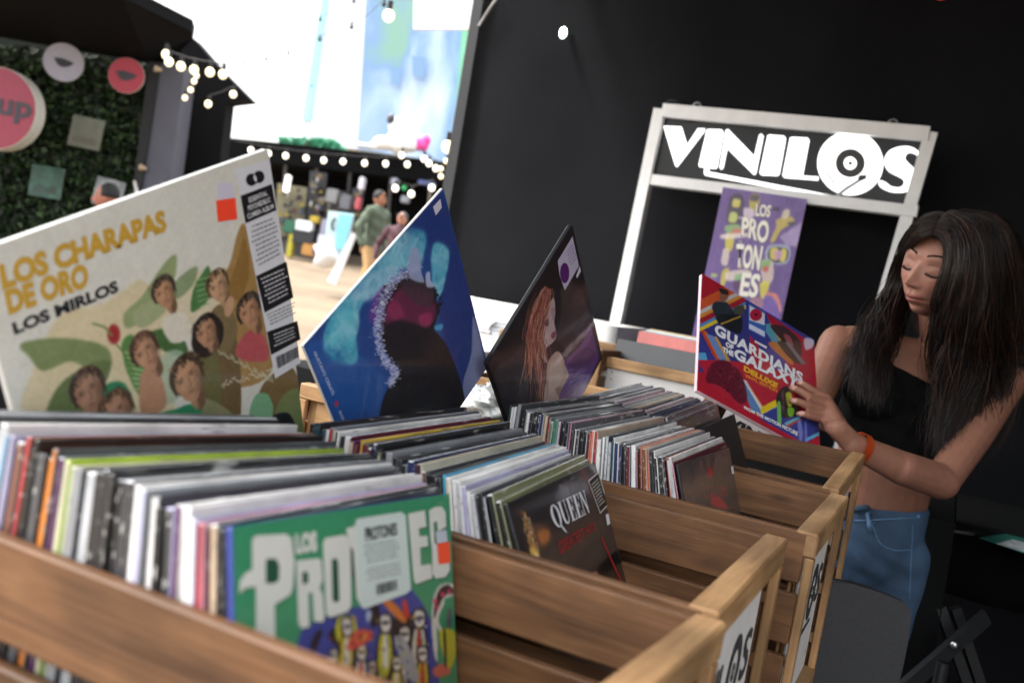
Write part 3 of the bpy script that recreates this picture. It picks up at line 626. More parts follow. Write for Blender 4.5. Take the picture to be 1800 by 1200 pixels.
# ================================================================== ALBUMS WITH ARTWORK
EDGE = mat('sleeve_board', '#dedcd6', .5, var=.06, coat=.3)
EDGED = mat('sleeve_board_dark', '#17171b', .4, var=.1, coat=.5)
def album(name, label, TL, u, v, S, T, bg, n, edge, art=None, group=None, cat='record', H=None):
    H = H or S
    M = frame(TL, u, v); t = empty(name, label=label, cat=cat, group=group, M=M)
    bm = bmesh.new(); box(bm, (0, -H, -T), (S, 0, 0), 0, min(.0012, T * .3)); obj('sleeve', bm, edge, t)
    return t, Print(M, S, H, n, n, bg)
def face(pr, z, cx, cy, w, h, skin='#c08f6d', hair='#3a2a22', tilt=-12, longh=False, look=0):
    x0, y0 = pr.uv(z[0] + cx / z[2], z[1] + cy / z[2]); x1, y1 = pr.uv(z[0] + (cx + w) / z[2], z[1] + cy / z[2]); x2, y2 = pr.uv(z[0] + cx / z[2], z[1] + (cy + h) / z[2])
    rw = math.hypot(x1 - x0, y1 - y0); rh = math.hypot(x2 - x0, y2 - y0); a = math.radians(tilt); U = np.array([math.cos(a), math.sin(a)]); V_ = np.array([-math.sin(a), math.cos(a)])
    def e(dx, dy, rx, ry, c, al=1, soft=.12): q = np.array([x0, y0]) + U * dx * rw + V_ * dy * rh; pr.ell(q[0], q[1], rx * rw, ry * rh, c, al, tilt, soft)
    sk = np.array(hexc(skin)); dk = sk * .62; hi = np.clip(sk * 1.16, 0, 1)
    rr = random.Random(int(cx * 7 + cy)); hr = np.array(hexc(hair)); hl = np.clip(hr * 1.9 + .03, 0, 1); hd_ = hr * .5
    if longh: e(0, .2, .76, .74, hair, 1, .1)
    e(.02, -.15, .60, .52, hair, 1, .1); e(.10, .55, .27, .42, dk, 1, .2); e(-.06, .6, .14, .36, sk, .8, .6)
    e(0, -.04, .46, .46, sk, 1, .12); e(.0, .24, .36, .36, sk, 1, .14); e(.02, .42, .22, .2, sk, 1, .2)
    e(.34, .1, .22, .46, dk, .75, .9); e(.22, .42, .22, .2, dk, .6, .9); e(-.2, .14, .18, .2, hi, .5, .95); e(-.06, -.22, .26, .13, hi, .4, .95); e(-.02, .3, .3, .3, dk, .12, .9)
    for k in range(30):
        a2 = math.pi * (1.02 + .96 * k / 29); q = np.array([x0, y0]) + U * rw * (.03 + .50 * math.cos(a2)) + V_ * rh * (-.10 + .44 * math.sin(a2)); d2 = V_ * rh * rr.uniform(.05, .2) + U * rw * rr.uniform(-.12, .12)
        pr.line([tuple(q - d2 * .4), tuple(q + d2)], .0032, rr.choice([hair, hair, list(hd_), list(hl)]), .8)
    for k in range(26):
        q = np.array([x0, y0]) + U * rw * rr.uniform(-.5, .5) + V_ * rh * rr.uniform(-.62, -.36); d2 = V_ * rh * .09 + U * rw * rr.uniform(-.14, .14); pr.line([tuple(q), tuple(q + d2)], .0026, rr.choice([list(hd_), list(hl)]), .45)
    e(.50, .0, .07, .34, hair, 1, .4); e(-.48, -.06, .06, .28, hair, 1, .4)
    for s in (-1, 1):
        cx_ = .19 * s + look - .03
        e(cx_, -.075, .15, .085, dk, .55, .9); e(cx_, -.135, .13, .022, hair, .85, .6); e(cx_, -.06, .075, .022, '#241812', .85, .7); e(cx_, -.03, .10, .016, dk, .5, .9); e(cx_, -.095, .09, .015, hi, .25, .9)
    e(.04 + look, .06, .045, .2, dk, .55, .95); e(-.05 + look, .08, .035, .17, hi, .55, .95); e(-.03 + look, .19, .075, .03, dk, .75, .8); e(-.05 + look, .17, .04, .03, hi, .4, .9)
    e(-.02 + look, .315, .14, .02, '#5e3028', .8, .8); e(-.02 + look, .345, .11, .022, '#a0645a', .6, .9); e(-.02 + look, .39, .09, .02, dk, .5, .9); e(-.02 + look, .45, .09, .05, hi, .3, .95)
# ---- cream album with gold lettering, standing on a corner at the back of the nearest crate
za = (0, 260, 2.4)
th = R_(24)
t, pr = album('record_album', 'large cream album with gold lettering over a group portrait, standing above the nearest crate', (-.63, .453, 1.287), (0, math.cos(th), math.sin(th)), (0, -math.sin(th), math.cos(th)), .317, .007, '#dad7cd', 420, EDGE, group=None)
A = lambda pts, c, al=1, s=2, sm=True: pr.poly(pts, c, al, s, za, sm)
pr.grain(.012, 6)
A([(130, 1180), (150, 900), (260, 700), (420, 660), (520, 600), (600, 560), (700, 700), (700, 1180)], '#d9c79e', .85, 5)
A([(700, 620), (830, 520), (960, 560), (960, 800), (700, 760)], '#d8c8a2', .7, 5)
A([(85, 825), (250, 800), (430, 830), (470, 900), (430, 960), (300, 900), (180, 940), (120, 880)], '#7f8d5e')
A([(180, 1180), (240, 1010), (360, 920), (460, 900), (440, 1000), (330, 1180)], '#67774a')
A([(520, 700), (600, 620), (680, 500), (740, 450), (730, 560), (640, 690), (540, 760)], '#93a072')
A([(700, 620), (760, 540), (830, 500), (810, 580), (740, 640)], '#8b9a74')
A([(560, 700), (640, 640), (700, 680), (600, 760)], '#a3ab83')
A([(805, 690), (812, 600), (850, 530), (880, 500), (890, 600), (860, 660)], '#4e7a48')
for k in range(6): pr.line([(820 + 4 * k, 560 + 22 * k), (880, 545 + 22 * k)], .003, '#8fb07c', .8, za)
A([(940, 560), (970, 480), (1000, 360), (1030, 320), (1065, 420), (1100, 560), (1150, 800), (1130, 960), (980, 1000), (930, 800)], '#a5824f')
A([(960, 600), (1000, 470), (1030, 380), (1050, 520), (1010, 640)], '#8a6836', .8)
A([(880, 800), (960, 700), (1010, 900), (1000, 1190), (860, 1190), (850, 960)], '#6f5b3c')
A([(1140, 960), (1220, 920), (1260, 1000), (1240, 1190), (1100, 1190), (1090, 1040)], '#7b6440')
A([(1180, 1060), (1260, 1010), (1310, 1040), (1330, 1200), (1160, 1200)], '#7c8656')
A([(1050, 1110), (1080, 1040), (1130, 1040), (1150, 1110), (1120, 1190), (1060, 1190)], '#7fb086')
A([(1150, 1130), (1220, 1120), (1240, 1200), (1150, 1200)], '#22262a')
for k in range(26):
    pr.line([(845 + 12 * k, 1020 - 3 * k + 14 * math.sin(k)), (858 + 12 * k, 1012 - 3 * k + 12 * math.cos(k * 2))], .003, '#d9d3bb', .8, za); pr.line([(915 + 9 * k, 850 + 5 * k + 14 * math.sin(k * 1.7)), (925 + 9 * k, 862 + 5 * k)], .003, '#cfc9ae', .7, za)
A([(510, 830), (560, 790), (620, 900), (640, 1040), (600, 1060), (540, 960)], '#5c8a4c')
for k in range(8): pr.line([(520 + 8 * k, 860 + 22 * k), (600 + 4 * k, 880 + 20 * k)], .004, '#a9c48a', .8, za)
A([(620, 790), (700, 760), (770, 800), (790, 880), (700, 860)], '#4a6b3c')
A([(670, 900), (740, 850), (800, 900), (780, 1020), (690, 1080)], '#a9bda4', .8)
A([(680, 730), (760, 690), (800, 740), (800, 800), (720, 820)], '#ded6c6')
face(pr, za, 690, 610, 88, 118, '#b98c6c', '#3b3029', -14)
A([(890, 690), (960, 660), (1000, 760), (960, 860), (900, 820)], '#7c6a4a'); face(pr, za, 918, 585, 84, 118, '#c29a78', '#5c4a36', -14); pr.ell(*pr.uv(za[0] + 965 / 2.4, za[1] + 668 / 2.4), .022, .035, '#c39b7b', 1, 30, .2)
A([(1000, 830), (1050, 770), (1110, 790), (1130, 890), (1060, 900), (1000, 880)], '#b8555a'); face(pr, za, 1050, 690, 88, 128, '#b98a6a', '#39302a', -14)
A([(820, 880), (900, 850), (930, 960), (920, 1100), (840, 1100)], '#6a6640'); face(pr, za, 868, 775, 92, 120, '#b4886a', '#2e2622', -12, True)
A([(590, 960), (660, 930), (700, 1080), (600, 1130)], '#b88a6c'); face(pr, za, 612, 862, 100, 150, '#bb8e70', '#4a362c', -18)
A([(570, 1190), (640, 1130), (740, 1100), (800, 1080), (860, 1110), (900, 1190)], '#2f8a5e'); A([(850, 1060), (940, 1090), (1030, 1170), (1000, 1200), (880, 1190)], '#8c8a66'); A([(920, 1120), (1000, 1150), (1040, 1185), (960, 1195)], '#c69a7e')
face(pr, za, 790, 975, 118, 175, '#bd8f6e', '#4a3a2c', -12)
A([(430, 1010), (520, 990), (560, 1100), (450, 1120)], '#2f8259')
face(pr, za, 372, 1030, 125, 175, '#a97f66', '#46352c', -8)
A([(320, 1180), (360, 1150), (430, 1180)], '#2c8a5e'); face(pr, za, 492, 1120, 125, 165, '#bb8c72', '#5a4432', -18)
pr.ell(*pr.uv(478 / 2.4, 260 + 785 / 2.4), .024, .032, '#a23338', 1, 0, .3)
pr.line([(390, 740), (440, 755), (470, 790)], .004, '#7b8c4e', 1, za); pr.line([(490, 830), (520, 860), (560, 950)], .003, '#5c7440', 1, za)
pr.grain(.02, 30, 4); pr.grain(.035, 110, 5); pr.build('printed_cover', t, ART)
GOLD = '#c79c38'
put_text(pr, t, 'LOS CHARAPAS', ((-12, 492), (688, 258), (702, 350), (8, 600)), za, GOLD, .055)
put_text(pr, t, 'DE ORO', ((12, 600), (362, 480), (372, 585), (34, 705)), za, GOLD, .055)
put_text(pr, t, 'LOS MIRLOS', ((44, 738), (488, 556), (498, 605), (58, 788)), za, '#1d1f26', .045)
st = put_poly(pr, t, [[(908, 222), (990, 210), (998, 300), (916, 312)]], za, '#ff4b2e', 'orange_sticker')
put_poly(pr, t, [[(912, 148), (978, 148), (986, 209), (916, 218)]], za, '#cfcadb', 'price_sticker')
sk = put_poly(pr, t, [[(988, 92), (1134, 50), (1264, 905), (1158, 972)]], za, '#d8d8de', 'info_strip')
put_poly(pr, t, [[(1010, 202), (1142, 152), (1162, 262), (1032, 318)], [(1076, 540), (1204, 478), (1234, 630), (1112, 694)], [(1122, 775), (1250, 728), (1264, 806), (1140, 872)]], za, '#17171b', 'black_panel', .0013)
put_poly(pr, t, [[(x / 1.0, y) for x, y in circ(1056, 134, 26, 20, .9)], circ(1088, 122, 26, 20, .9)], za, '#17171b', 'emblem', .0014)
for k_, s_ in enumerate(('ESSENTIAL', 'PSYCHEDELIC', 'CUMBIA ALBUM')):
    dx_ = 5 * k_; e_ = (16, 8, 0)[k_]; put_text(pr, t, s_, ((1026 + dx_ + e_, 216 + 31 * k_ - e_ * .4), (1136 + dx_ - e_, 172 + 31 * k_ + e_ * .4), (1140 + dx_ - e_, 192 + 31 * k_ + e_ * .4), (1030 + dx_ + e_, 237 + 31 * k_ - e_ * .4)), za, '#e8e8ea', .01, dz=.0018)
def scribble(pr, t, q, z, rows, col, name='small_print', dz=.0017, seed=1, dens=.8, hgt=.5):
    """rows of fine print too small to read in the photograph: broken thin dashes inside the quad"""
    rr = random.Random(seed); polys = []
    def at(u, v): return tuple((q[0][i] * (1 - u) + q[1][i] * u) * (1 - v) + (q[3][i] * (1 - u) + q[2][i] * u) * v for i in (0, 1))
    for r in range(rows):
        v0 = (r + .2) / rows; v1 = (r + .2 + hgt) / rows; x = rr.uniform(0, .12); xe = 1 - rr.uniform(0, .15)
        while x < xe:
            wd = rr.uniform(.04, .13); e = min(x + wd, xe); polys.append([at(x, v0), at(e, v0), at(e, v1), at(x, v1)]); x = e + .025 / dens
    return put_poly(pr, t, polys, z, col, name, dz)
scribble(pr, t, ((1042, 330), (1160, 285), (1190, 450), (1080, 510)), za, 9, '#55555c', hgt=.28, seed=2)
scribble(pr, t, ((1090, 548), (1200, 500), (1225, 615), (1120, 670)), za, 7, '#c9c9cf', hgt=.34, seed=3)
scribble(pr, t, ((1116, 700), (1240, 645), (1246, 700), (1130, 755)), za, 4, '#55555c', hgt=.3, seed=4)
scribble(pr, t, ((1140, 785), (1245, 745), (1256, 795), (1150, 845)), za, 4, '#c9c9cf', hgt=.34, seed=5)
def barcode(pr, t, q, z, dz=.0018, seed=1, n=22):
    rr = random.Random(seed); polys = []; x = 0
    def at(u, v): return tuple((q[0][i] * (1 - u) + q[1][i] * u) * (1 - v) + (q[3][i] * (1 - u) + q[2][i] * u) * v for i in (0, 1))
    while x < .98:
        wd = rr.uniform(.012, .04); polys.append([at(x, 0), at(min(x + wd, 1), 0), at(min(x + wd, 1), 1), at(x, 1)]); x += wd + rr.uniform(.015, .035)
    put_poly(pr, t, polys, z, '#26262a', 'barcode', dz)
barcode(pr, t, ((1158, 880), (1252, 835), (1254, 880), (1166, 930)), za)

# ---- blue smoke album, on its corner
zb = (520, 320, 982 / 360)
t, pr = album('record_album', 'glossy deep blue album with a dark silhouette and turquoise smoke, standing on its corner', (-.6373, .8551, 1.2233), (.011, .749, .663), (-.014, -.663, .749), .315, .005, '#2e4f96', 300, EDGE)
B = lambda pts, c, al=1, s=4, sm=True: pr.poly(pts, c, al, s, zb, sm)
nz = pr.noise(5, 11); pr.mix(np.clip((nz - .5) * 3, 0, 1), '#3a66b4', .6)
B([(690, 30), (820, 480), (900, 870), (880, 960), (800, 1050), (700, 700), (640, 300), (560, 200)], '#2b3c80', .75, 14)
B([(50, 820), (200, 1180), (430, 1150), (440, 960), (240, 780), (120, 760)], '#2f63b0', .7, 14)
n2 = pr.noise(7, 4); n3 = pr.noise(16, 9); n4 = pr.noise(34, 2)
wx_ = (pr.noise(4, 21) - .5) * .16; wy_ = (pr.noise(4, 22) - .5) * .16; rg1 = (1 - np.abs(2 * pr.noise(7, 31, wx_, wy_) - 1)) ** 5; rg2 = (1 - np.abs(2 * pr.noise(14, 32, wx_, wy_) - 1)) ** 5
def smoke(pts, c, al, th=.45):
    p = [pr.uv(zb[0] + x / zb[2], zb[1] + y / zb[2]) for x, y in pts]; m = np.clip(pr.mask(smooth(p), 16) * 1.25, 0, 1); pr.mix(m * np.clip((n2 * .45 + n3 * .3 + n4 * .25 - th + .06) * 4, 0, 1), c, al); pr.mix(m * np.clip(rg1 * .8 + rg2 * .5, 0, 1), '#a4e0f2', al * .7)
smoke([(130, 760), (180, 620), (300, 470), (420, 330), (540, 230), (620, 250), (600, 360), (520, 400), (430, 500), (330, 560), (280, 700), (290, 860), (180, 850)], '#39a0c4', 1, .36)
smoke([(160, 740), (220, 620), (300, 640), (270, 780), (200, 800)], '#55c4dc', 1, .4)
smoke([(440, 350), (540, 250), (610, 300), (590, 420), (500, 400)], '#7cc4e0', .9, .42)
smoke([(650, 340), (670, 290), (730, 330), (720, 440), (690, 540), (660, 540), (650, 430)], '#4fb0d6', 1, .34)
smoke([(270, 540), (380, 430), (480, 400), (470, 470), (360, 560)], '#a9c4e6', .8, .45)
rr0 = random.Random(8)
B([(350, 650), (370, 560), (430, 500), (440, 640), (380, 680)], '#8a3f9c', .7, 12)
B([(850, 640), (905, 860), (915, 900), (820, 1040), (800, 960), (840, 820)], '#a5a8cc', .75, 5)
B([(400, 700), (420, 560), (480, 470), (540, 430), (600, 480), (650, 500), (680, 620), (660, 700), (720, 780), (790, 960), (800, 1080), (700, 1120), (430, 1160), (410, 1060), (470, 900), (420, 800)], '#2a262c', 1, 2)
for k in range(260):
    a_ = rr0.uniform(0, 6.28); x_0, y_0 = 545 + 135 * math.cos(a_) + rr0.gauss(0, 7), 590 + 125 * math.sin(a_) + rr0.gauss(0, 7); pr.ell(*pr.uv(zb[0] + x_0 / zb[2], zb[1] + y_0 / zb[2]), .013, .010, '#2a262c', .9, rr0.uniform(0, 90), .5)
B([(420, 640), (450, 560), (520, 500), (640, 530), (670, 640), (620, 690), (500, 660), (430, 680)], '#a83a6c', .55, 14)
B([(440, 600), (480, 570), (520, 640), (460, 660)], '#d0477e', .4, 8); B([(590, 640), (650, 630), (640, 690), (600, 690)], '#d84a7c', .5, 6)
B([(500, 480), (600, 470), (660, 520), (640, 600), (540, 560)], '#4a3f46', .7, 6)
rr = random.Random(4)
path = smooth([(560, 400), (500, 440), (440, 500), (400, 580), (385, 660), (380, 740), (400, 820), (440, 880), (465, 920), (440, 960), (465, 920), (440, 880), (400, 820), (380, 740), (385, 660), (400, 580), (440, 500), (500, 440)], 10)[:92]
for k in range(1100):
    x, y = path[rr.randrange(len(path))]; sp = 34 * (1 - .5 * (y - 400) / 560); x += rr.gauss(6, sp * .5); y += rr.gauss(0, 10); a = rr.uniform(-1, 1)
    pr.line([(x, y), (x + 12 * math.cos(a), y + 12 * math.sin(a))], .0022, rr.choice(['#c9cdf0', '#aab0e4', '#e4e6fa', '#7f86c8']), .75, zb)
B([(545, 330), (585, 320), (600, 430), (615, 480), (560, 470), (540, 440)], '#aab4dc', .9, 2); B([(622, 440), (640, 430), (646, 470), (665, 500), (625, 500)], '#c5cdee', .9, 2)
B([(665, 690), (700, 680), (700, 705), (670, 710)], '#5ab4e4', .9, 2)
pr.ell(*pr.uv(zb[0] + 192 / zb[2], zb[1] + 1062 / zb[2]), .012, .012, '#c23a5a')
pr.grain(.03, 50); pr.build('printed_cover', t, ART)
put_text(pr, t, 'GUSTAVO CERATI', ((92, 808), (182, 1010), (170, 1022), (80, 815)), zb, '#b9c6ea', .03)
put_text(pr, t, 'BOCANADA', ((212, 1092), (242, 1160), (230, 1168), (200, 1100)), zb, '#b9c6ea', .03)
put_poly(pr, t, [[(655, 118), (690, 80), (697, 122), (668, 160)]], zb, '#d8d5e6', 'price_sticker')

# ---- album with red-haired portrait
zc = (830, 380, 867 / 260)
t, pr = album('record_album', 'black album with a red haired profile and purple gown, standing on its corner', (-.6041, 1.2454, 1.2061), (.01, .692, .722), (-.034, -.721, .692), .315, .008, '#1d1b1f', 360, EDGED)
Cc = lambda pts, c, al=1, s=2, sm=True: pr.poly(pts, c, al, s, zc, sm)
Cc([(520, 420), (590, 380), (650, 470), (690, 640), (640, 730), (560, 800), (500, 700), (520, 560)], '#4a3c3c', .8, 12)
Cc([(130, 900), (230, 820), (300, 760), (330, 980), (300, 1120), (200, 1180), (150, 1000)], '#4a4346', .6, 12)
Cc([(380, 640), (470, 480), (485, 560), (480, 620), (492, 700), (470, 740), (430, 780), (440, 860), (400, 820), (380, 730)], '#c7aeb4', 1, 2)
Cc([(395, 700), (420, 640), (450, 700), (430, 790), (400, 800)], '#d8bcb8', .6, 5)
Cc([(460, 540), (482, 540), (480, 600), (466, 600)], '#a98a92', .8, 3); Cc([(425, 615), (446, 600), (444, 640), (426, 640)], '#4a3438', .8, 2); Cc([(462, 690), (488, 672), (486, 706), (466, 718)], '#8a3a48', .9, 1)
Cc([(440, 860), (480, 800), (510, 795), (540, 850), (566, 930), (560, 1000), (520, 1080), (500, 1110), (420, 1120), (430, 960)], '#c9ac9e', 1, 2)
Cc([(450, 880), (500, 830), (530, 900), (500, 1000), (450, 1040)], '#dcc2b4', .6, 6); Cc([(485, 1010), (520, 1000), (515, 1060), (495, 1040)], '#8a6a5e', .6, 3)
rr = random.Random(9)
hp = [smooth(p, 6)[:30] for p in ([(430, 440), (370, 540), (335, 660), (330, 780), (320, 930), (300, 950)], [(440, 450), (385, 560), (360, 680), (350, 800), (345, 940), (340, 1100)], [(450, 460), (405, 560), (385, 640), (375, 760), (380, 900), (375, 1080)], [(455, 470), (430, 540), (405, 620), (390, 700), (420, 820), (410, 960)], [(420, 600), (395, 700), (385, 830), (400, 950), (390, 1100), (370, 1110)])]
for k in range(620):
    p = rr.choice(hp); ox, oy = rr.gauss(0, 14), rr.gauss(0, 6); c = rr.choice(['#b46a5a', '#9a4c40', '#cc946e', '#6a3230', '#c07c62', '#dcae84', '#a4546a', '#4a2426'])
    i = rr.randrange(0, len(p) - 10); q = [(x + ox + 5 * math.sin(j * .7 + k), y + oy) for j, (x, y) in enumerate(p[i:i + rr.randrange(6, 11)])]
    pr.line(q, .0035, c, .7, zc)
Cc([(540, 850), (620, 780), (670, 680), (690, 640), (720, 740), (740, 830), (700, 920), (650, 1040), (630, 1090), (510, 1110), (520, 1020), (565, 930)], '#5a3484', .95, 4)
Cc([(560, 830), (640, 740), (690, 660), (700, 700), (640, 800), (580, 860)], '#8a6098', .7, 6); Cc([(560, 860), (660, 770), (720, 800), (680, 880), (590, 900)], '#3c1f58', .6, 8)
for k in range(60):
    x = rr.uniform(530, 690); y = rr.uniform(900, 1080); pr.line([(x, y), (x + rr.uniform(10, 60), y - rr.uniform(10, 50))], .003, rr.choice(['#a48ac8', '#7a52a8', '#c4b0dc', '#48246e']), .5, zc)
pr.grain(.03, 50); pr.build('printed_cover', t, ART)
put_poly(pr, t, [[(585, 118), (622, 292), (540, 434), (510, 350), (498, 262)]], zc, '#c8c0da', 'info_sticker')
put_poly(pr, t, [circ(538, 332, 60, 24, .45)], zc, '#5c2070', 'sticker_emblem', .0014)
put_poly(pr, t, [[(606, 350), (628, 290), (634, 322), (612, 364)]], zc, '#dcd8e8', 'price_sticker')
scribble(pr, t, ((545, 210), (590, 150), (612, 250), (575, 300)), zc, 5, '#8a82a4', hgt=.3, seed=6)

# ---- album the woman holds
zg = (1210, 470, 1694 / 240); zh = (1210, 620, 1516 / 240)
t, pr = album('record_album', 'red, blue and white striped album with bold white lettering, held by the woman', (-.5176, 2.0147, 1.4077), (.705, .636, -.314), (-.262, .645, .717), .315, .009, '#b02536', 300, mat('sleeve_pink_edge', '#e3c4cc', .4, var=.05, coat=.4))
HELD = t.matrix_world.copy()
G = lambda pts, c, al=1, s=0, sm=False, z=zg: pr.poly(pts, c, al, s, z, sm)
bands = [('#cf5a32', 410), ('#bfc2c6', 540), ('#d38a3a', 590), ('#a02838', 640), ('#4a8cc8', 712), ('#dcc034', 752), ('#3a3c80', 800)]
for i, (c, y) in enumerate(bands): G([(130, y), (760, y - 310), (760, 1300), (130, 1300)], c)
G([(150, 790), (200, 780), (420, 1200), (360, 1200)], '#b8402c'); G([(180, 790), (225, 800), (400, 1140), (360, 1140)], '#d2602e'); G([(215, 820), (330, 860), (500, 1200), (410, 1200)], '#6f8cc0'); G([(320, 860), (350, 860), (540, 1200), (500, 1200)], '#c9983c'); G([(140, 850), (345, 1150), (320, 1200), (120, 1200)], '#3b3f8e')
G([(700, 330), (1560, 860), (1560, 1300), (1100, 1300), (730, 800)], '#3b3f8e')
G([(960, 560), (1560, 960), (1560, 1400), (1300, 1400)], '#a8243a'); G([(960, 700), (1010, 700), (1200, 1010), (1130, 1060), (960, 800)], '#5a9cb4'); G([(985, 640), (1010, 680), (1180, 940), (1150, 960)], '#d39440')
for z in (zh,):
    G([(95, 0), (190, 0), (230, 170), (205, 205), (100, 60)], '#5aa6d6', z=z); G([(95, 80), (300, 420), (900, 800), (1400, 1100), (1460, 1160), (1480, 300), (560, 100), (250, 80)], '#b3283c', z=z)
    G([(560, 280), (640, 320), (820, 620), (1000, 520), (1000, 600), (800, 690), (700, 640)], '#5f86b8', z=z); G([(600, 290), (640, 310), (830, 600), (805, 640)], '#dcd6da', z=z); G([(640, 330), (655, 340), (835, 600), (820, 606)], '#d58a3a', z=z)
    G([(800, 610), (970, 520), (985, 590), (805, 690)], '#e6c42c', z=z); G([(800, 690), (1000, 600), (1440, 740), (1450, 900), (1300, 1020), (1100, 900), (800, 740)], '#3b428e', z=z)
    G([(1060, 780), (1240, 700), (1250, 720), (1080, 810)], '#6fb4c8', z=z); G([(1080, 810), (1250, 725), (1260, 745), (1100, 830)], '#b04a3a', z=z); G([(1300, 950), (1445, 880), (1448, 915), (1305, 985)], '#62b6e2', z=z); G([(1320, 990), (1450, 925), (1470, 1180), (1330, 1080)], '#b82a3c', z=z)
    G([(1330, 0), (1440, 0), (1440, 420), (1340, 200)], '#b01c30', z=z)
    G([(205, 330), (200, 240), (250, 130), (340, 80), (440, 100), (560, 200), (620, 330), (650, 520), (560, 560), (420, 420), (300, 350)], '#5c2030', .95, 3, True, z)
    rr = random.Random(3)
    for k in range(90):
        x, y = rr.uniform(230, 600), rr.uniform(120, 480)
        if y < 100 + (x - 200) * 1.1 + 60: pr.line([(x, y), (x + rr.uniform(-40, 40), y + rr.uniform(10, 40))], .0035, rr.choice(['#8c2c3c', '#3a141c', '#a83a4a', '#70303c']), .6, z)
    G([(970, 520), (1010, 420), (1080, 370), (1130, 420), (1120, 520), (1180, 560), (1230, 620), (1180, 700), (1050, 720), (1010, 640)], '#2b2a2c', .95, 2, True, z)
    G([(1080, 460), (1130, 440), (1160, 560), (1110, 600)], '#b8c23a', .9, 2, True, z); G([(1100, 610), (1170, 620), (1160, 700), (1110, 700)], '#7fbe3a', .9, 2, True, z); G([(985, 560), (1020, 560), (1030, 780), (990, 780)], '#7cc85a', .9, 2, True, z)
    G([(1210, 780), (1240, 740), (1270, 900), (1240, 1000)], '#8a94dc', .8, 3, True, z); G([(1290, 780), (1310, 780), (1320, 1000), (1290, 1000)], '#8a94dc', .7, 3, True, z)
# plain dark jacketed shapes where the cover shows its figures
G([(290, 480), (330, 430), (400, 420), (480, 440), (540, 520), (600, 560), (590, 600), (360, 610), (310, 560)], '#2f3640', 1, 2, True); G([(385, 330), (430, 290), (480, 320), (490, 380), (440, 430), (390, 410)], '#8a5a44', 1, 2, True); G([(380, 260), (480, 280), (495, 340), (400, 320)], '#3c2c2c', 1, 2, True)
G([(350, 600), (640, 590), (640, 820), (440, 740), (380, 700)], '#25272c', 1, 2, True); G([(390, 700), (640, 600), (650, 615), (410, 712)], '#b08a3a')
G([(560, 500), (680, 470), (680, 580), (580, 580)], '#4a4a44', 1, 3, True)
G([(1020, 720), (1180, 730), (1340, 860), (1400, 960), (1380, 1100), (1240, 1000), (1080, 820)], '#3a2c30', .95, 3, True); G([(1180, 830), (1260, 860), (1300, 980), (1240, 960)], '#a85a5a', .8, 3, True); G([(1100, 940), (1220, 920), (1330, 1100), (1400, 1200), (1150, 1100)], '#2c3430', .95, 3, True); G([(1000, 930), (1090, 930), (1200, 1070), (1300, 1170), (1260, 1200), (1020, 990)], '#c97a3a', .9, 1, True); G([(1200, 930), (1240, 920), (1460, 1200), (1400, 1200)], '#77787e', .9, 1)
G([(1440, 880), (1550, 900), (1540, 990), (1450, 1020)], '#d9d2e4', .9, 3, True)
pr.grain(.02, 50); pr.build('printed_cover', t, artmat('held_print', .22, .9, .12, .05))
put_poly(pr, t, [[(745, 445), (950, 560), (950, 880), (742, 770)]], zg, '#3564b4', 'hype_sticker')
put_poly(pr, t, [[(755, 475), (940, 580), (940, 720), (752, 655)]], zg, '#d7d2e0', 'sticker_panel', .0013)
put_poly(pr, t, [circ(832, 592, 76, 30, 1)], zg, '#a81c3c', 'sticker_record', .0016); put_poly(pr, t, [circ(832, 592, 16, 16, 1)], zg, '#16181c', 'sticker_centre', .0019)
put_poly(pr, t, [[(750, 700), (942, 800), (942, 865), (748, 760)]], zg, '#cfd4ec', 'sticker_banner', .0014)
WT = '#e9e9ee'
put_text(pr, t, 'GUARDIANS', [(1200 + x / 3.335, 460 + y / 3.335) for x, y in ((190, 362), (702, 655), (700, 712), (182, 425))], (0, 0, 1), WT, .045, dz=.0016, space=1.08)
put_text(pr, t, 'GALAXY', [(1200 + x / 3.335, 460 + y / 3.335) for x, y in ((302, 505), (690, 690), (672, 745), (298, 568))], (0, 0, 1), WT, .045, dz=.0016, space=1.08)
put_text(pr, t, 'OF', [(1200 + x / 3.335, 460 + y / 3.335) for x, y in ((250, 468), (296, 492), (294, 522), (248, 497))], (0, 0, 1), WT, .06, dz=.0016)
put_text(pr, t, 'THE', [(1200 + x / 3.335, 460 + y / 3.335) for x, y in ((232, 498), (296, 528), (294, 560), (230, 528))], (0, 0, 1), WT, .06, dz=.0016)
put_text(pr, t, 'DELUXE', ((612, 140), (992, 345), (975, 400), (608, 205)), zh, '#e8ae2c', .06, dz=.0016)
put_text(pr, t, 'VINYL EDITION', ((620, 232), (985, 410), (975, 445), (622, 270)), zh, '#e08a34', .045, dz=.0016)
put_text(pr, t, 'FROM THE MOTION PICTURE', ((610, 590), (1210, 880), (1205, 925), (615, 625)), zh, WT, .04, dz=.0016)
put_poly(pr, t, [[(818, 905), (968, 985), (962, 1012), (818, 930)]], zg, '#e6dfe4', 'title_bar', .0014)

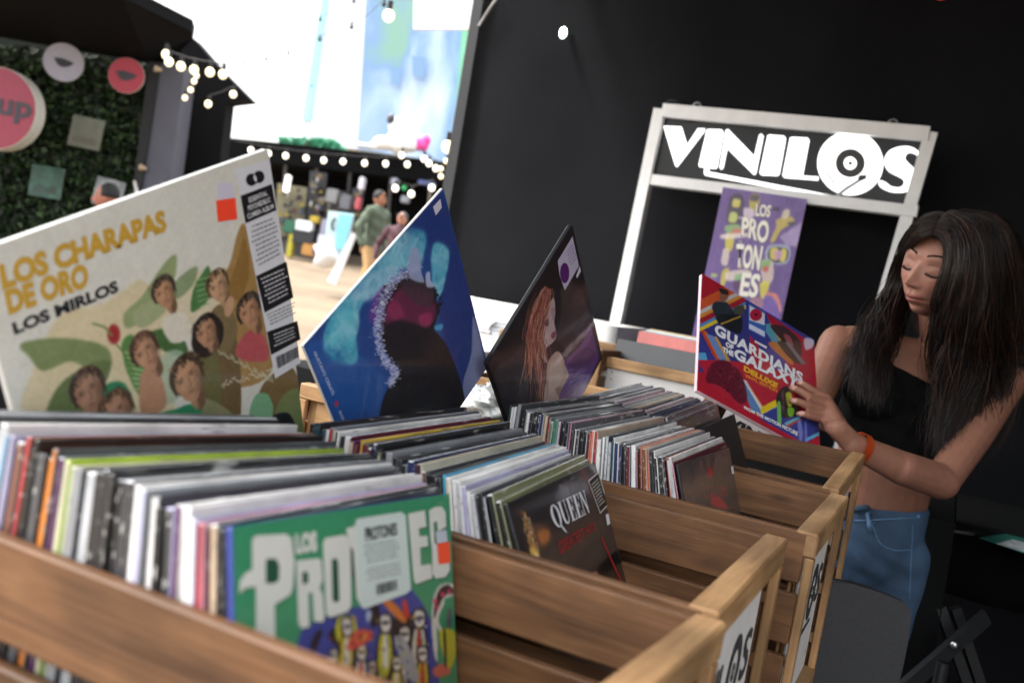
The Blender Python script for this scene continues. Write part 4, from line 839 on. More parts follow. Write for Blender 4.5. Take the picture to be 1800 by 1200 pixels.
# ---- front cover of the nearest crate: green comic cover
zp = (410, 860, 1482 / 420)
TL, TR, BR = onY(408, 925, .424), onY(790, 867, .737), onY(813, 1195, .737)
t, pr = album('record_album', 'green comic style album with big white letters, foremost record in the nearest crate', TL, TR - TL, TR - BR, .314, .0045, '#3f9a70', 300, mat('sleeve_blue_edge', '#2c3d8c', .4, var=.1, coat=.4))
Q = lambda pts, c, al=1, s=1, sm=True: pr.poly(pts, c, al, s, zp, sm)
Q([(390, 980), (430, 860), (560, 800), (700, 740), (900, 700), (1080, 600), (1120, 640), (1190, 740), (1240, 900), (1230, 1300), (600, 1300), (380, 1200)], '#3a4ba0')
Q([(470, 980), (510, 880), (550, 870), (530, 940), (500, 1000)], '#1c1f2c'); Q([(585, 900), (640, 850), (660, 960), (620, 960)], '#15161c'); Q([(840, 740), (900, 720), (890, 830), (850, 850)], '#181a26')
Q([(980, 840), (1010, 770), (1080, 760), (1160, 850), (1100, 980), (1000, 940)], '#20222c')
rr = random.Random(12)
def fig(cx, cy, s, body, trim, head='#e6e2da'):
    Q([(cx - 26 * s, cy + 40 * s), (cx + 24 * s, cy + 34 * s), (cx + 40 * s, cy + 150 * s), (cx + 20 * s, cy + 260 * s), (cx - 34 * s, cy + 260 * s), (cx - 46 * s, cy + 150 * s)], '#17181c')
    Q([(cx - 20 * s, cy + 46 * s), (cx + 18 * s, cy + 42 * s), (cx + 30 * s, cy + 150 * s), (cx + 8 * s, cy + 250 * s), (cx - 26 * s, cy + 250 * s), (cx - 36 * s, cy + 150 * s)], body)
    Q([(cx - 8 * s, cy + 50 * s), (cx + 6 * s, cy + 50 * s), (cx + 12 * s, cy + 200 * s), (cx - 14 * s, cy + 190 * s)], trim)
    Q([(cx - 30 * s, cy - 40 * s), (cx + 26 * s, cy - 44 * s), (cx + 30 * s, cy + 30 * s), (cx, cy + 52 * s), (cx - 28 * s, cy + 28 * s)], '#1b1b20')
    Q([(cx - 22 * s, cy - 32 * s), (cx + 18 * s, cy - 34 * s), (cx + 22 * s, cy + 24 * s), (cx, cy + 42 * s), (cx - 20 * s, cy + 22 * s)], head)
    Q([(cx - 18 * s, cy - 10 * s), (cx + 16 * s, cy - 12 * s), (cx + 14 * s, cy + 2 * s), (cx - 16 * s, cy + 4 * s)], '#222228')
Q([(640, 800), (740, 790), (760, 900), (700, 960), (640, 940)], '#c9c83c')
fig(700, 850, 1.25, '#c8b83a', '#d9d7cf'); fig(940, 830, 1.3, '#c9c83a', '#e2e0d6'); fig(1060, 900, 1.2, '#9aa0a4', '#dad8d2'); fig(1150, 800, 1.3, '#cfcdc6', '#b84a3c'); fig(790, 1010, 1.1, '#d9d7cf', '#c23a34'); fig(620, 1030, .9, '#e0ded6', '#2a2c38'); fig(1010, 1080, 1, '#c8c23c', '#e0ded6'); fig(1170, 1020, 1.1, '#c9bc36', '#c4443a'); fig(860, 1100, .9, '#8c9298', '#d9d7cf')
for q_, c in (([(700, 980), (760, 870), (860, 880), (850, 930), (740, 990)], '#d8564a'), ([(920, 700), (980, 690), (1070, 800), (1040, 820)], '#e0803c'), ([(1045, 690), (1070, 690), (1090, 790), (1050, 780)], '#c9413c'), ([(820, 760), (850, 750), (850, 800), (826, 820)], '#a9bcd8'), ([(560, 1050), (600, 1040), (640, 1090), (560, 1100)], '#e2e0da'), ([(1000, 960), (1030, 900), (1090, 980), (1150, 1160), (1090, 1180)], '#a6acb0'), ([(1240, 1100), (1320, 1080), (1340, 1140), (1250, 1160)], '#d8705c')): Q(q_, c)
Q([(1226, 800), (1236, 680), (1270, 600), (1330, 578), (1375, 600), (1385, 650), (1330, 665), (1290, 700), (1262, 780), (1262, 1060), (1236, 980)], '#dedcd6'); Q([(1240, 790), (1248, 690), (1280, 612), (1330, 590), (1372, 640), (1320, 650), (1280, 700), (1252, 780)], '#2c1c22')
for (x, y) in ((1295, 650), (1335, 630), (1250, 690), (1262, 730)): Q(circ(x, y, 15, 8), '#d0446a')
Q([(1250, 790), (1290, 700), (1310, 690), (1270, 800), (1300, 880), (1280, 890)], '#e0ded8'); Q([(1325, 750), (1350, 740), (1352, 850), (1320, 850)], '#5a6268'); Q([(1280, 870), (1370, 880), (1380, 1000), (1340, 1110), (1290, 1000)], '#c6c23a'); Q([(1300, 880), (1312, 880), (1320, 1080), (1306, 1080)], '#2a2c30')
for k in range(120):
    x, y = rr.uniform(600, 1210), rr.uniform(780, 1190); pr.line([(x, y), (x + rr.uniform(-18, 18), y + rr.uniform(-26, 26))], .003, rr.choice(['#17181e', '#dad8d0', '#c9c83c', '#b84a3c', '#17181e', '#3a4ba0']), .85, zp)
pr.grain(.025, 50); pr.build('printed_cover', t, ART)
CW = '#dfe2dc'
LW = [[(105, 310), (130, 285), (320, 275), (352, 305), (370, 450), (360, 600), (345, 650), (245, 712), (250, 945), (120, 905), (80, 885), (90, 868), (128, 868), (128, 600), (60, 610), (25, 650), (28, 570), (60, 520), (105, 495)],
      [(380, 440), (520, 425), (535, 440), (545, 560), (525, 610), (545, 650), (555, 790), (545, 820), (490, 815), (480, 640), (455, 640), (460, 800), (462, 850), (410, 860), (392, 820)],
      [(545, 330), (560, 300), (680, 280), (715, 310), (720, 500), (722, 720), (700, 755), (590, 792), (565, 770), (552, 500)],
      [(690, 240), (740, 228), (760, 180), (1000, 150), (1060, 160), (1080, 440), (1070, 640), (790, 735), (755, 670), (735, 380), (705, 330)],
      [(1075, 150), (1180, 128), (1190, 230), (1142, 240), (1146, 290), (1196, 285), (1200, 350), (1150, 360), (1156, 470), (1218, 460), (1226, 548), (1125, 585), (1110, 560)],
      [(1205, 130), (1240, 108), (1285, 105), (1308, 140), (1312, 230), (1262, 260), (1254, 196), (1234, 204), (1240, 330), (1330, 400), (1335, 500), (1310, 540), (1250, 552), (1226, 520), (1224, 372), (1214, 300)]]
LH = [[(190, 440), (200, 428), (255, 428), (275, 470), (272, 560), (240, 582), (190, 582)], [(415, 515), (440, 505), (455, 520), (455, 575), (420, 590)], [(600, 430), (630, 425), (640, 450), (648, 690), (618, 700), (605, 680)]]
put_poly(pr, t, [[(x + 7, y + 6) for x, y in p] for p in LW], zp, '#22563f', 'letter_shadow', .0009)
put_poly(pr, t, LW[:1] + LH[:1], zp, CW, 'letter', .0013); put_poly(pr, t, LW[1:2] + LH[1:2], zp, CW, 'letter', .0013); put_poly(pr, t, LW[2:3] + LH[2:], zp, CW, 'letter', .0013)
for p in LW[3:]: put_poly(pr, t, [p], zp, CW, 'letter', .0013)
put_text(pr, t, 'LOS', ((370, 275), (505, 252), (512, 385), (380, 402)), zp, CW, .07, dz=.0013)
put_poly(pr, t, [[(745, 188), (765, 180), (1030, 138), (1058, 160), (1090, 620), (1060, 645), (800, 738), (780, 725)]], zp, '#d3e3e0', 'info_sticker', .0017)
put_text(pr, t, 'PROTONES', ((800, 238), (1000, 205), (1002, 280), (806, 325)), zp, '#26282c', .03, dz=.0021)
scribble(pr, t, ((785, 345), (1025, 300), (1035, 420), (800, 470)), zp, 5, '#73797c', hgt=.3, seed=8, dz=.002); scribble(pr, t, ((800, 490), (1035, 445), (1040, 530), (810, 575)), zp, 4, '#73797c', hgt=.3, seed=9, dz=.002)
barcode(pr, t, ((870, 588), (1000, 555), (1002, 620), (875, 655)), zp, .002, 3)
put_poly(pr, t, [[(1252, 335), (1328, 322), (1334, 452), (1262, 464)]], zp, '#ff5a38', 'orange_sticker', .002); put_poly(pr, t, [[(1240, 262), (1308, 250), (1318, 322), (1250, 334)]], zp, '#c6cfdc', 'price_sticker', .0019)

# ---- front cover of the second crate
zq = (760, 780, 4)
TL, TR, BR = onY(892, 884, .7815), onY(1045, 812, 1.0945), onY(1100, 1022, 1.0945)
t, pr = album('record_album', 'black album with white lettering over red lettering, foremost record in the second crate', TL, TR - TL, TR - BR, .314, .0045, '#27262a', 260, EDGED)
q_ = lambda pts, c, al=1, s=3, sm=True: pr.poly(pts, c, al, s, zq, sm)
q_([(560, 480), (1120, 210), (1110, 280), (1100, 330), (560, 500)], '#54545a', .8, 14)
q_([(860, 380), (900, 300), (1000, 270), (1080, 280), (1090, 350), (1000, 350), (900, 420)], '#8a8e96', .55, 12)
q_([(660, 640), (740, 560), (830, 600), (820, 700), (700, 760)], '#8a5a3a', .6, 12); q_([(740, 620), (800, 600), (820, 640), (800, 690), (760, 700)], '#c07438', .8, 5)
q_([(760, 830), (900, 700), (1200, 500), (1240, 540), (1360, 940), (1300, 1000), (900, 960)], '#3a3634', .9, 8)
q_([(1180, 850), (1290, 770), (1360, 960), (1200, 950)], '#17181b', .95, 3)
for k in range(160):
    f = rr.random(); x = 640 + 90 * f + rr.gauss(0, 14); y = 480 + 310 * f + rr.gauss(0, 10); pr.ell(*pr.uv(zq[0] + x / 4, zq[1] + y / 4), .004, .006, rr.choice(['#e8a03a', '#ffd890', '#c8662a', '#fff0c0']), .7, 0, .6)
q_([(690, 720), (720, 740), (750, 770), (745, 800), (700, 790), (680, 750)], '#ffcf60', .9, 4); q_([(715, 770), (740, 780), (740, 800), (720, 796)], '#fff3d0', .9, 2)
q_([(1120, 905), (1150, 890), (1160, 920), (1135, 930)], '#c9867a', .9, 2)
pr.grain(.03, 40); pr.build('printed_cover', t, ART)
def serif(x, w, th=.05, y=1.0): return None
def EL(cx, cy, rx, ry, n=28): return [(cx + rx * math.cos(2 * math.pi * k / n), cy + ry * math.sin(2 * math.pi * k / n)) for k in range(n)]
x_ = .02
QL = [[EL(.115, .52, .105, .46), EL(.118, .52, .050, .41)], [[(.10, .12), (.14, .06), (.165, -.06), (.20, -.22), (.235, -.24), (.215, -.12), (.185, .02), (.165, .12)]],
      [[(.225, .94), (.325, .94), (.325, .97), (.225, .97)], [(.25, .94), (.30, .94), (.30, .30), (.315, .14), (.345, .10), (.375, .16), (.385, .30), (.385, .94), (.40, .94), (.40, .28), (.385, .10), (.35, .03), (.31, .04), (.27, .12), (.25, .30)], [(.36, .94), (.425, .94), (.425, .97), (.36, .97)]]]
def EE(x): return [[(x, .97), (x + .155, .97), (x + .16, .72), (x + .15, .72), (x + .135, .90), (x + .12, .935), (x + .08, .935), (x + .08, .54), (x + .105, .54), (x + .115, .64), (x + .125, .64), (x + .125, .41), (x + .115, .41), (x + .105, .50), (x + .08, .50), (x + .08, .075), (x + .125, .075), (x + .145, .12), (x + .158, .30), (x + .168, .30), (x + .163, .04), (x, .04), (x, .07), (x + .025, .075), (x + .025, .935), (x, .94)]]
QL += [EE(.44), EE(.62), [[(.80, .97), (.865, .97), (.955, .32), (.955, .94), (.93, .94), (.93, .97), (1.0, .97), (1.0, .94), (.972, .94), (.972, .03), (.955, .03), (.848, .80), (.845, .075), (.87, .07), (.87, .04), (.80, .04), (.80, .07), (.828, .075), (.828, .92), (.80, .94)]]]
for pl_ in QL: put_outline(pr, t, pl_, ((800, 440), (1062, 318), (1104, 488), (862, 612)), zq, '#e4e4ea', 'letter', .0014)
put_text(pr, t, 'GREATEST HITS', ((872, 690), (1130, 545), (1142, 605), (892, 782)), zq, '#a52a34', .01, dz=.0014)
put_poly(pr, t, [[(1178, 660), (1186, 656), (1328, 970), (1318, 972)]], zq, '#c02a3a', 'red_stripe', .0012)
put_poly(pr, t, [[(1086, 258), (1162, 195), (1228, 430), (1172, 492)]], zq, '#d8d4cc', 'sticker_border', .0014); put_poly(pr, t, [[(1092, 265), (1158, 208), (1220, 428), (1172, 480)]], zq, '#2a2523', 'info_sticker', .0017)
scribble(pr, t, ((1104, 285), (1155, 235), (1206, 410), (1165, 450)), zq, 8, '#bdb8b0', hgt=.4, seed=11, dz=.002); put_poly(pr, t, [[(1208, 500), (1228, 488), (1242, 560), (1222, 574)]], zq, '#e8e6ec', 'price_sticker', .0016)
# ---- front cover of the third crate
zr = (1000, 560, 1624 / 460)
TL, TR, BR = onY(1192, 816, 1.1805), onY(1281, 786, 1.487), onY(1299, 888, 1.487)
t, pr = album('record_album', 'dark grey album with red splashes and white price tag, foremost in the third crate', TL, TR - TL, TR - BR, .307, .004, '#48464a', 240, EDGED)
r_ = lambda pts, c, al=1, s=2, sm=True: pr.poly(pts, c, al, s, zr, sm)
for k in range(260):
    x, y = rr.uniform(700, 1040), rr.uniform(800, 1180); pr.line([(x, y), (x + rr.uniform(-8, 8), y + rr.uniform(10, 50))], .003, rr.choice(['#3c3738', '#6c6462', '#2a2627', '#787070']), .5, zr)
r_([(860, 930), (885, 925), (888, 970), (870, 990), (860, 965)], '#b82a3c'); r_([(885, 1160), (890, 1110), (930, 1105), (975, 1150), (980, 1180)], '#c23a48')
for k in range(40): x, y = rr.uniform(850, 970), rr.uniform(1030, 1110); r_([(x, y), (x + rr.uniform(4, 16), y + 2), (x + 6, y + rr.uniform(8, 26))], '#a8303c', .8, 1)
pr.grain(.04, 40); pr.build('printed_cover', t, artmat('wrapped_print', .35, .8, .6, .1))
put_poly(pr, t, [[(1000, 920), (1014, 914), (1020, 960), (1006, 966)]], zr, '#e8e6ec', 'price_sticker', .0014)
# two pale wrapped sleeves leaning behind it
record(2, -.3000, .042, 19, .5, .006, 'silver', 'white', 'clear wrapped white sleeve tucked behind the red splashed dark album'); record(2, -.2962, .0405, 19.5, .5, .0018, 'pink', 'maroon', 'pink edged sleeve right behind the red splashed dark album')
record(1, -.3435, .036, 24, 5.8, .005, 'black', 'olive', 'olive green faced sleeve just behind the album with white serif lettering')
# ================================================================== THINGS BEHIND THE CRATES
KRAFT = wood('pale_pine', 0, ('#9a7248', '#c79e68', '#dcb985'))
def LP(name, label, c, th, face_c, edge_c, M, S=.312, group=None):
    bm = bmesh.new(); box(bm, (0, -th, 0), (S, 0, S), 0, .0008)
    for f in bm.faces:
        if f.normal.y < -.7: f.material_index = 1
    o = obj(name, bm, [mat('lp_' + edge_c.strip('#'), edge_c, .5, coat=.3), mat('lp_' + face_c.strip('#'), face_c, .4, var=.3, scale=9, coat=.6, coatr=.15)]); o.matrix_world = M; return tag(o, label, 'record', group)
# crate with a white label on the back table, facing the camera side
dpt = 2.72
a0, a1 = P(1046, 622, dpt + .08), P(1216, 664, dpt - .06)
u = (a1 - a0); u.z = 0; wB = .36; u.normalize(); ang = math.atan2(u.y, u.x)
topz = a0.z
Mb = Matrix.Translation((a0.x, a0.y, topz)) @ Matrix.Rotation(ang + math.pi / 2, 4, 'Z') @ Matrix.Rotation(math.pi, 4, 'Z')
# local crate: its +x end faces the camera side
Mb = Matrix.Translation((a0.x, a0.y, topz)) @ Matrix.Rotation(ang, 4, 'Z') @ Matrix.Rotation(-math.pi / 2, 4, 'Z')
t = empty('record_crate', label='pale wooden crate with a white label behind the crate row, under the dark sleeves', cat='crate', M=Mb)
crate_mesh(t, -.5, 0, wB, H=.30)
fwdb = Vector((-u.y, u.x, 0))
for k, (fc, ec, lab, hh) in enumerate([('#2c2d31', '#2a2a2c', 'black sleeve with a small orange figure standing in the pale back crate', .055), ('#c9625a', '#d9d4cc', 'coral red sleeve sticking up behind the black one in the back crate', .085), ('#8fa3ac', '#cfcac0', 'blue grey sleeve in the back crate', .088), ('#d9d6cf', '#d9d6cf', 'white sleeve in the back crate', .092), ('#b9a178', '#cbb58c', 'tan sleeve at the rear of the back crate', .095)]):
    M = Matrix.Translation(Vector((a0.x, a0.y, topz)) + u * (.02 + .02 * (k > 0)) + fwdb * (.06 + .03 * k + (.08 if k else 0)) + Vector((0, 0, hh - .312))) @ Matrix.Rotation(ang, 4, 'Z') @ Matrix.Rotation(R_(-8), 4, 'X')
    LP('record_sleeve', lab, None, .004, fc, ec, M)
M0 = Matrix.Translation(Vector((a0.x, a0.y, topz)) + u * .02 + fwdb * .055 + Vector((0, 0, .055 - .312))) @ Matrix.Rotation(ang, 4, 'Z')
# second pale crate further left, seen between the two standing albums
b0 = P(878, 578, 2.9); M = Matrix.Translation(b0) @ Matrix.Rotation(ang, 4, 'Z') @ Matrix.Rotation(-math.pi / 2, 4, 'Z')
t = empty('record_crate', label='pale wooden crate half hidden between the blue album and the black portrait album', cat='crate', M=M)
crate_mesh(t, -.42, 0, .34, H=.28, card=False)
c0 = P(528, 672, 1.9); M = Matrix.Translation(c0) @ Matrix.Rotation(ang + .05, 4, 'Z') @ Matrix.Rotation(-math.pi / 2, 4, 'Z')
t = empty('record_crate', label='brown wooden crate glimpsed between the cream album and the blue album', cat='crate', M=M); crate_mesh(t, -.3, 0, .36, H=.25, card=False)
c0 = P(805, 655, 1.9); M = Matrix.Translation(c0) @ Matrix.Rotation(ang + .1, 4, 'Z') @ Matrix.Rotation(-math.pi / 2, 4, 'Z')
t = empty('record_crate', label='brown wooden crate seen low between the blue album and the black portrait album', cat='crate', M=M); crate_mesh(t, -.3, 0, .4, H=.25, card=False)
# stacked white printed leaflets on the white cloth and pale boxes
for k, (x, y, d, w_, h_, dd, c, lab) in enumerate([(845, 556, 3.55, .22, .05, .2, '#d9d6d8', 'white printed booklet pile on the white clothed table'), (895, 562, 3.5, .12, .06, .2, '#b9bec4', 'grey and white box beside the booklet pile'), (1052, 600, 3.35, .1, .12, .16, '#8d8e90', 'grey patterned box beside the leg of the lit sign'), (840, 610, 2.6, .12, .05, .25, '#cfcdd2', 'low white sleeve pile behind the blue album')]):
    q = P(x, y, d); bm = bmesh.new()
    for j in range(4): box(bm, (-w_ / 2 + RND.uniform(-.01, .01), -dd / 2, -h_ * (j + 1) / 4), (w_ / 2 + RND.uniform(-.01, .01), dd / 2, -h_ * j / 4 - .001), 0, .002)
    o = obj('booklet_pile' if k != 2 else 'patterned_box', bm, mat('printed_pile_%d' % k, c, .6, var=.45, scale=22)); o.location = q; o.rotation_euler.z = ang; tag(o, lab, 'pile' if k != 2 else 'box')
# crumpled clear bag and green sleeve behind the second crate
bm = bmesh.new(); c = P(872, 712, 1.62); bmesh.ops.create_icosphere(bm, subdivisions=4, radius=1)
for v in bm.verts:
    n = v.co.copy(); f = 1 + .22 * math.sin(n.x * 9 + n.y * 5) * math.sin(n.z * 8 + n.x * 4) + .1 * math.sin(n.y * 23 + n.z * 17)
    v.co = Vector((n.x * .06, n.y * .07, n.z * .035)) * f
o = obj('plastic_bag', bm, mat('clear_film', '#c9ccc8', .15, coat=.8, var=.3, scale=60, bump=.6), smooth=True); o.location = c; tag(o, 'crumpled clear plastic bag behind the second crate beside the portrait album', 'bag')
gp = P(872, 728, 1.5); o = LP('record_sleeve', 'green sleeve edge peeking out under the clear plastic bag', None, .004, '#2f8a4e', '#2f8a4e', Matrix.Translation(gp + Vector((0, 0, -.2))) @ Matrix.Rotation(ang, 4, 'Z') @ Matrix.Rotation(R_(24), 4, 'Y'), S=.2)
bm = bmesh.new(); q_ = P(-60, 560, 1.5); u_ = P(70, 582, 1.5) - q_; prism(bm, [q_, q_ + u_, q_ + u_ - Vector((0, 0, .75)), q_ - Vector((0, 0, .75))], FWD * .2); bmesh.ops.bevel(bm, geom=bm.edges[:], offset=.008, segments=2, affect='EDGES'); tag(obj('added_dark_box', bm, BLK2), 'added black box filling the dark gap behind the left edge of the cream album', 'stand')  # black box added to darken the gap left of the cream album
# black box with a lettered white card under the held album, in the farthest crate
M3, w3 = crates[3]
t = empty('divider_box', label='black upright divider board leaning behind the records in the crate under the held album', cat='divider', M=M3 @ Matrix.Translation((-.372, .02, .03)) @ Matrix.Rotation(-R_(24), 4, 'Y'))
bm = bmesh.new(); box(bm, (-.004, 0, -.25), (0, .33, 0), 0, .001); obj('board', bm, mat('black_board', '#26272b', .6), t)
q0, q1, q2 = onY(1281, 712, 2.0), onY(1345, 745, 2.0), onY(1283, 745, 2.0)
t = empty('name_card', label='white card with black record shop lettering behind the farthest crate', cat='card', M=frame(q0, q1 - q0, q0 - q2))
bm = bmesh.new(); box(bm, (0, -.045, -.002), (.13, 0, 0), 0); obj('card', bm, CARDM, t)
me = text_mesh('VINIL', .11, .022, .05); warp(me, lambda x, y, z: Vector((x + .01, y - .040, .001))); obj('lettering', me, INK, t)

# ---- black clothed side table, card, cable, folding stand, chair
q = [P(1618, 905, 2.9), P(1812, 975, 2.7), P(1830, 905, 3.3)]
zt = q[0].z
t = empty('side_table', (q[0].x + .6, q[0].y + .25, 0), 'black clothed table beside the woman with a green card on it', 'table')
bm = bmesh.new(); box(bm, (-.62, -.3, zt - .02), (1.4, .45, zt), 0, .006); obj('tabletop', bm, BLK2, t)
bm = bmesh.new(); sheet(bm, (-.62, -.302, zt - .2), (2.0, 0, 0), (0, 0, .19), 60, 4, lambda u, v: Vector((0, -.008 * math.sin(u * 70) * (1 - v), 0))); bmesh.ops.solidify(bm, geom=bm.faces[:], thickness=.003); obj('cloth_skirt', bm, BLK2, t, True)
for x in (-.55, 1.3):
    bm = bmesh.new(); tube(bm, [(x, .4, 0), (x, .4, zt - .02)], .015, 8); obj('leg', bm, METAL, t, True)
def zp_(x, y, z): return onZ(x, y, z)
qq = [zp_(x, y, zt + .002) for x, y in ((1722, 945), (1860, 992), (1880, 966), (1768, 938))]
bm = bmesh.new(); prism(bm, qq, (0, 0, .0015)); t = tag(obj('flyer', bm, mat('green_flyer', '#2f7a6c', .5)), 'green and white flyer lying on the black side table', 'flyer')
bm = bmesh.new(); prism(bm, [zp_(x, y, zt + .0037) for x, y in ((1752, 955), (1850, 984), (1862, 968), (1780, 948))], (0, 0, .0008)); obj('white_panel', bm, mat('flyer_white', '#c9cfd2', .5, var=.4, scale=60), t)
bm = bmesh.new(); tube(bm, [zp_(x, y, zt + .006) for x, y in ((1600, 922), (1625, 925), (1660, 930), (1690, 935), (1712, 938))], [.003, .003, .003, .005, .005], 8); tag(obj('cable', bm, mat('grey_metal', '#8a8a8a', .4, .8), smooth=True), 'thin silver cable end lying on the black side table', 'cable')
t = empty('folding_stand', P(1680, 1130, 2.1), 'black folding stand with crossed legs and a bolt at its joint', 'stand'); o1 = Vector(t.location)
DK = mat('stand_black', '#2a2b2d', .5, .3)
def bar3(p, q, w_, d_, name='leg'):
    p, q = Vector(p), Vector(q); dv = (q - p).normalized(); s = dv.cross(Vector(FWD)).normalized() * w_ / 2; bm = bmesh.new()
    prism(bm, [p - s - o1, p + s - o1, q + s - o1, q - s - o1], FWD * d_); return obj(name, bm, DK, t)
bar3(P(1590, 1215, 2.05), P(1738, 1085, 2.15), .03, .02); bar3(P(1655, 1068, 2.2), P(1712, 1230, 2.2), .022, .02); bar3(P(1682, 1070, 2.22), P(1735, 1230, 2.22), .022, .02)
bm = bmesh.new(); ball(bm, P(1677, 1133, 2.09) - o1, .008, 12, 8, (1, .6, 1)); obj('bolt', bm, mat('bolt_steel', '#c9c9c9', .3, .9), t, True)
# chair: dark moulded back between crates and the woman
cd = 1.62
t = empty('chair', P(1530, 1100, cd).xy.to_3d(), 'dark grey chair with a rounded backrest between crates and woman', 'chair'); oc = Vector(t.location)
pts = [(1420, 1020), (1455, 1018), (1500, 1026), (1545, 1040), (1585, 1056), (1600, 1066), (1604, 1080), (1598, 1120), (1588, 1170), (1578, 1225), (1400, 1225)]
cps = [P(x, y, cd) - oc for x, y in pts]
bm = bmesh.new(); prism(bm, cps, FWD * .022); bmesh.ops.bevel(bm, geom=[e for e in bm.edges], offset=.004, segments=2, affect='EDGES'); CH = mat('chair_plastic', '#303135', .65, var=.1, scale=120, bump=.25)
obj('backrest', bm, CH, t)
zs = .47; c1 = P(1500, 1150, cd) - oc
bm = bmesh.new(); r_u = RGT; 
prism(bm, [Vector((0, 0, zs)) + RGT * a + FWD * b for a, b in ((-.2, .03), (.18, .03), (.2, .4), (-.2, .4))], (0, 0, .03)); obj('seat', bm, CH, t)
for a, b in ((-.17, .04), (.15, .04), (.17, .37), (-.17, .37)):
    bm = bmesh.new(); tube(bm, [Vector((0, 0, 0)) + RGT * a * 1.1 + FWD * b, Vector((0, 0, zs)) + RGT * a + FWD * b], .011, 8); obj('leg', bm, METAL, t, True)
for a in (-.17, .15):
    bm = bmesh.new(); tube(bm, [Vector((0, 0, zs)) + RGT * a + FWD * .04, Vector((0, 0, c1.z)) + RGT * a + FWD * .035], .011, 8); obj('back_post', bm, METAL, t, True)

# ================================================================== LIGHTS ON STRINGS
BULB = mat('warm_bulb', '#ffedc0', .3, emit=.55, var=0); BULBW = mat('white_bulb', '#fff6e2', .3, emit=.6, var=0); AMB = mat('amber_bulb', '#ff9a58', .3, emit=.35, var=0); SOCK = mat('socket', '#1a1a1a', .6)
def string(name, label, pts, d, r, m=BULBW, lit=True, drop=.0, group='strings of bulbs over the courtyard', cr=None):
    P3 = [P(p[0], p[1], (p[2] if len(p) > 2 else d)) for p in pts]
    c = sum(P3, Vector()) / len(P3); t = empty(name, c, label, 'string lights', group)
    bm = bmesh.new(); cp = []
    for i, p in enumerate(P3):
        cp.append(p - c + Vector((0, 0, r * 2.6)))
        if i < len(P3) - 1: cp.append((p + P3[i + 1]) / 2 - c + Vector((0, 0, r * 2.6 - (P3[i + 1] - p).length * .05)))
    if len(cp) > 1: tube(bm, cp, cr or r * .16, 5)
    obj('cable', bm, SOCK, t)
    for p in P3:
        bm = bmesh.new(); ball(bm, p - c, r, 14, 10, (1, 1, 1.12)); o = obj('bulb', bm, m if lit else SOCK, t, True)
        bm = bmesh.new(); tube(bm, [p - c + Vector((0, 0, r * .9)), p - c + Vector((0, 0, r * 2.5))], r * .48, 8); obj('socket', bm, SOCK, o)
    return t
string('string_lights', 'long row of glowing bulbs under the dark stall roofline across the courtyard', [(x, y) for x, y in ((393, 253), (441, 264), (472, 270), (502, 274), (538, 278), (569, 282), (603, 284), (641, 287), (678, 288), (716, 289))], 12, .034)
string('string_lights', 'short run of bulbs rising to the black wall edge above the brighter cluster', [(706, 273), (745, 279), (754, 287), (766, 296)], 10, .03)
string('string_lights', 'cluster of small warm bulbs beside the black wall edge', [(775, 297), (775, 310), (786, 313), (784, 283), (796, 287), (799, 300)], 11, .026, BULB)
string('string_lights', 'three cold white bulbs inside the dark stall behind the walking man', [(695, 331), (723, 341), (759, 330)], 14, .045)
string('string_lights', 'row of bright bulbs under the left stall roof beside the grey pillar', [(292, 96), (297, 109), (318, 117), (341, 123), (369, 127), (392, 131)], 7.5, .032, BULB)
string('string_lights', 'bulbs trailing down from the left stall roof corner', [(345, 133), (341, 143), (335, 158), (325, 172)], 8.3, .022, BULB)
string('string_lights', 'lone amber and white bulbs under the dark left roof tip', [(366, 183), (410, 166)], 8, .027, BULB)
string('string_lights', 'pair of salmon coloured bulbs beside the white sky opening', [(381, 274), (378, 290)], 10, .03, AMB)
string('string_lights', 'big glowing bulb hanging highest in the bright opening', [(683, 28, 5.2)], 5.2, .031, BULB, group=None)
string('string_lights', 'big glowing bulb hanging beside the black wall edge above the small bulbs', [(787, 258, 5.2)], 5.2, .031, BULB, group=None)
string('string_lights', 'dark unlit bulbs of the string crossing the white sky', [(675, 8, 6), (618, 48, 6.6), (562, 70, 7.2), (507, 94, 8), (468, 105, 8.8), (430, 113, 9.6), (396, 117, 10.4)], 7, .014, SOCK, False, cr=.0016)
string('string_lights', 'second dark string with few unlit bulbs high over the opening', [(622, 3, 7.2), (563, 35, 8), (548, 152, 12), (530, 192, 15), (587, 212, 18)], 8, .014, SOCK, False, cr=.0012)

# lamp on the wall and red lamp under the roof
lp = onY(998, 60, WALLY - .03); t = empty('spot_lamp', lp, 'small white spot lamp glowing high on the black back wall', 'lamp')
bm = bmesh.new(); tube(bm, [(0, .03, 0), (0, -.045, -.01)], .012, 14); obj('housing', bm, METAL, t, True)
bm = bmesh.new(); ball(bm, (0, -.052, -.01), .02, 14, 10, (.85, .4, 1.25)); obj('lens', bm, mat('cool_lamp', '#e6fff4', .3, emit=4, var=0), t, True)
lp = onY(1655, -16, WALLY - .25); t = empty('red_lamp', lp, 'dim red lamp at the top of the wall above the lit sign', 'lamp')
bm = bmesh.new(); tube(bm, [(0, 0, .03), (0, 0, -.012)], .035, 14); obj('housing', bm, METAL, t, True)
bm = bmesh.new(); ball(bm, (0, 0, -.016), .028, 12, 8, (1, 1, .5)); obj('bulb', bm, mat('red_lamp_glass', '#ff3a20', .3, emit=.5, var=0), t, True)
bm = bmesh.new(); tube(bm, [onY(x, y, WALLY - .03) for x, y in ((842, 46), (852, 30), (862, 14), (878, -8))], .008, 6); tag(obj('rope', bm, mat('grey_rope', '#8d8a86', .8), smooth=True), 'grey rope tied to the top left edge of the black wall', 'rope')

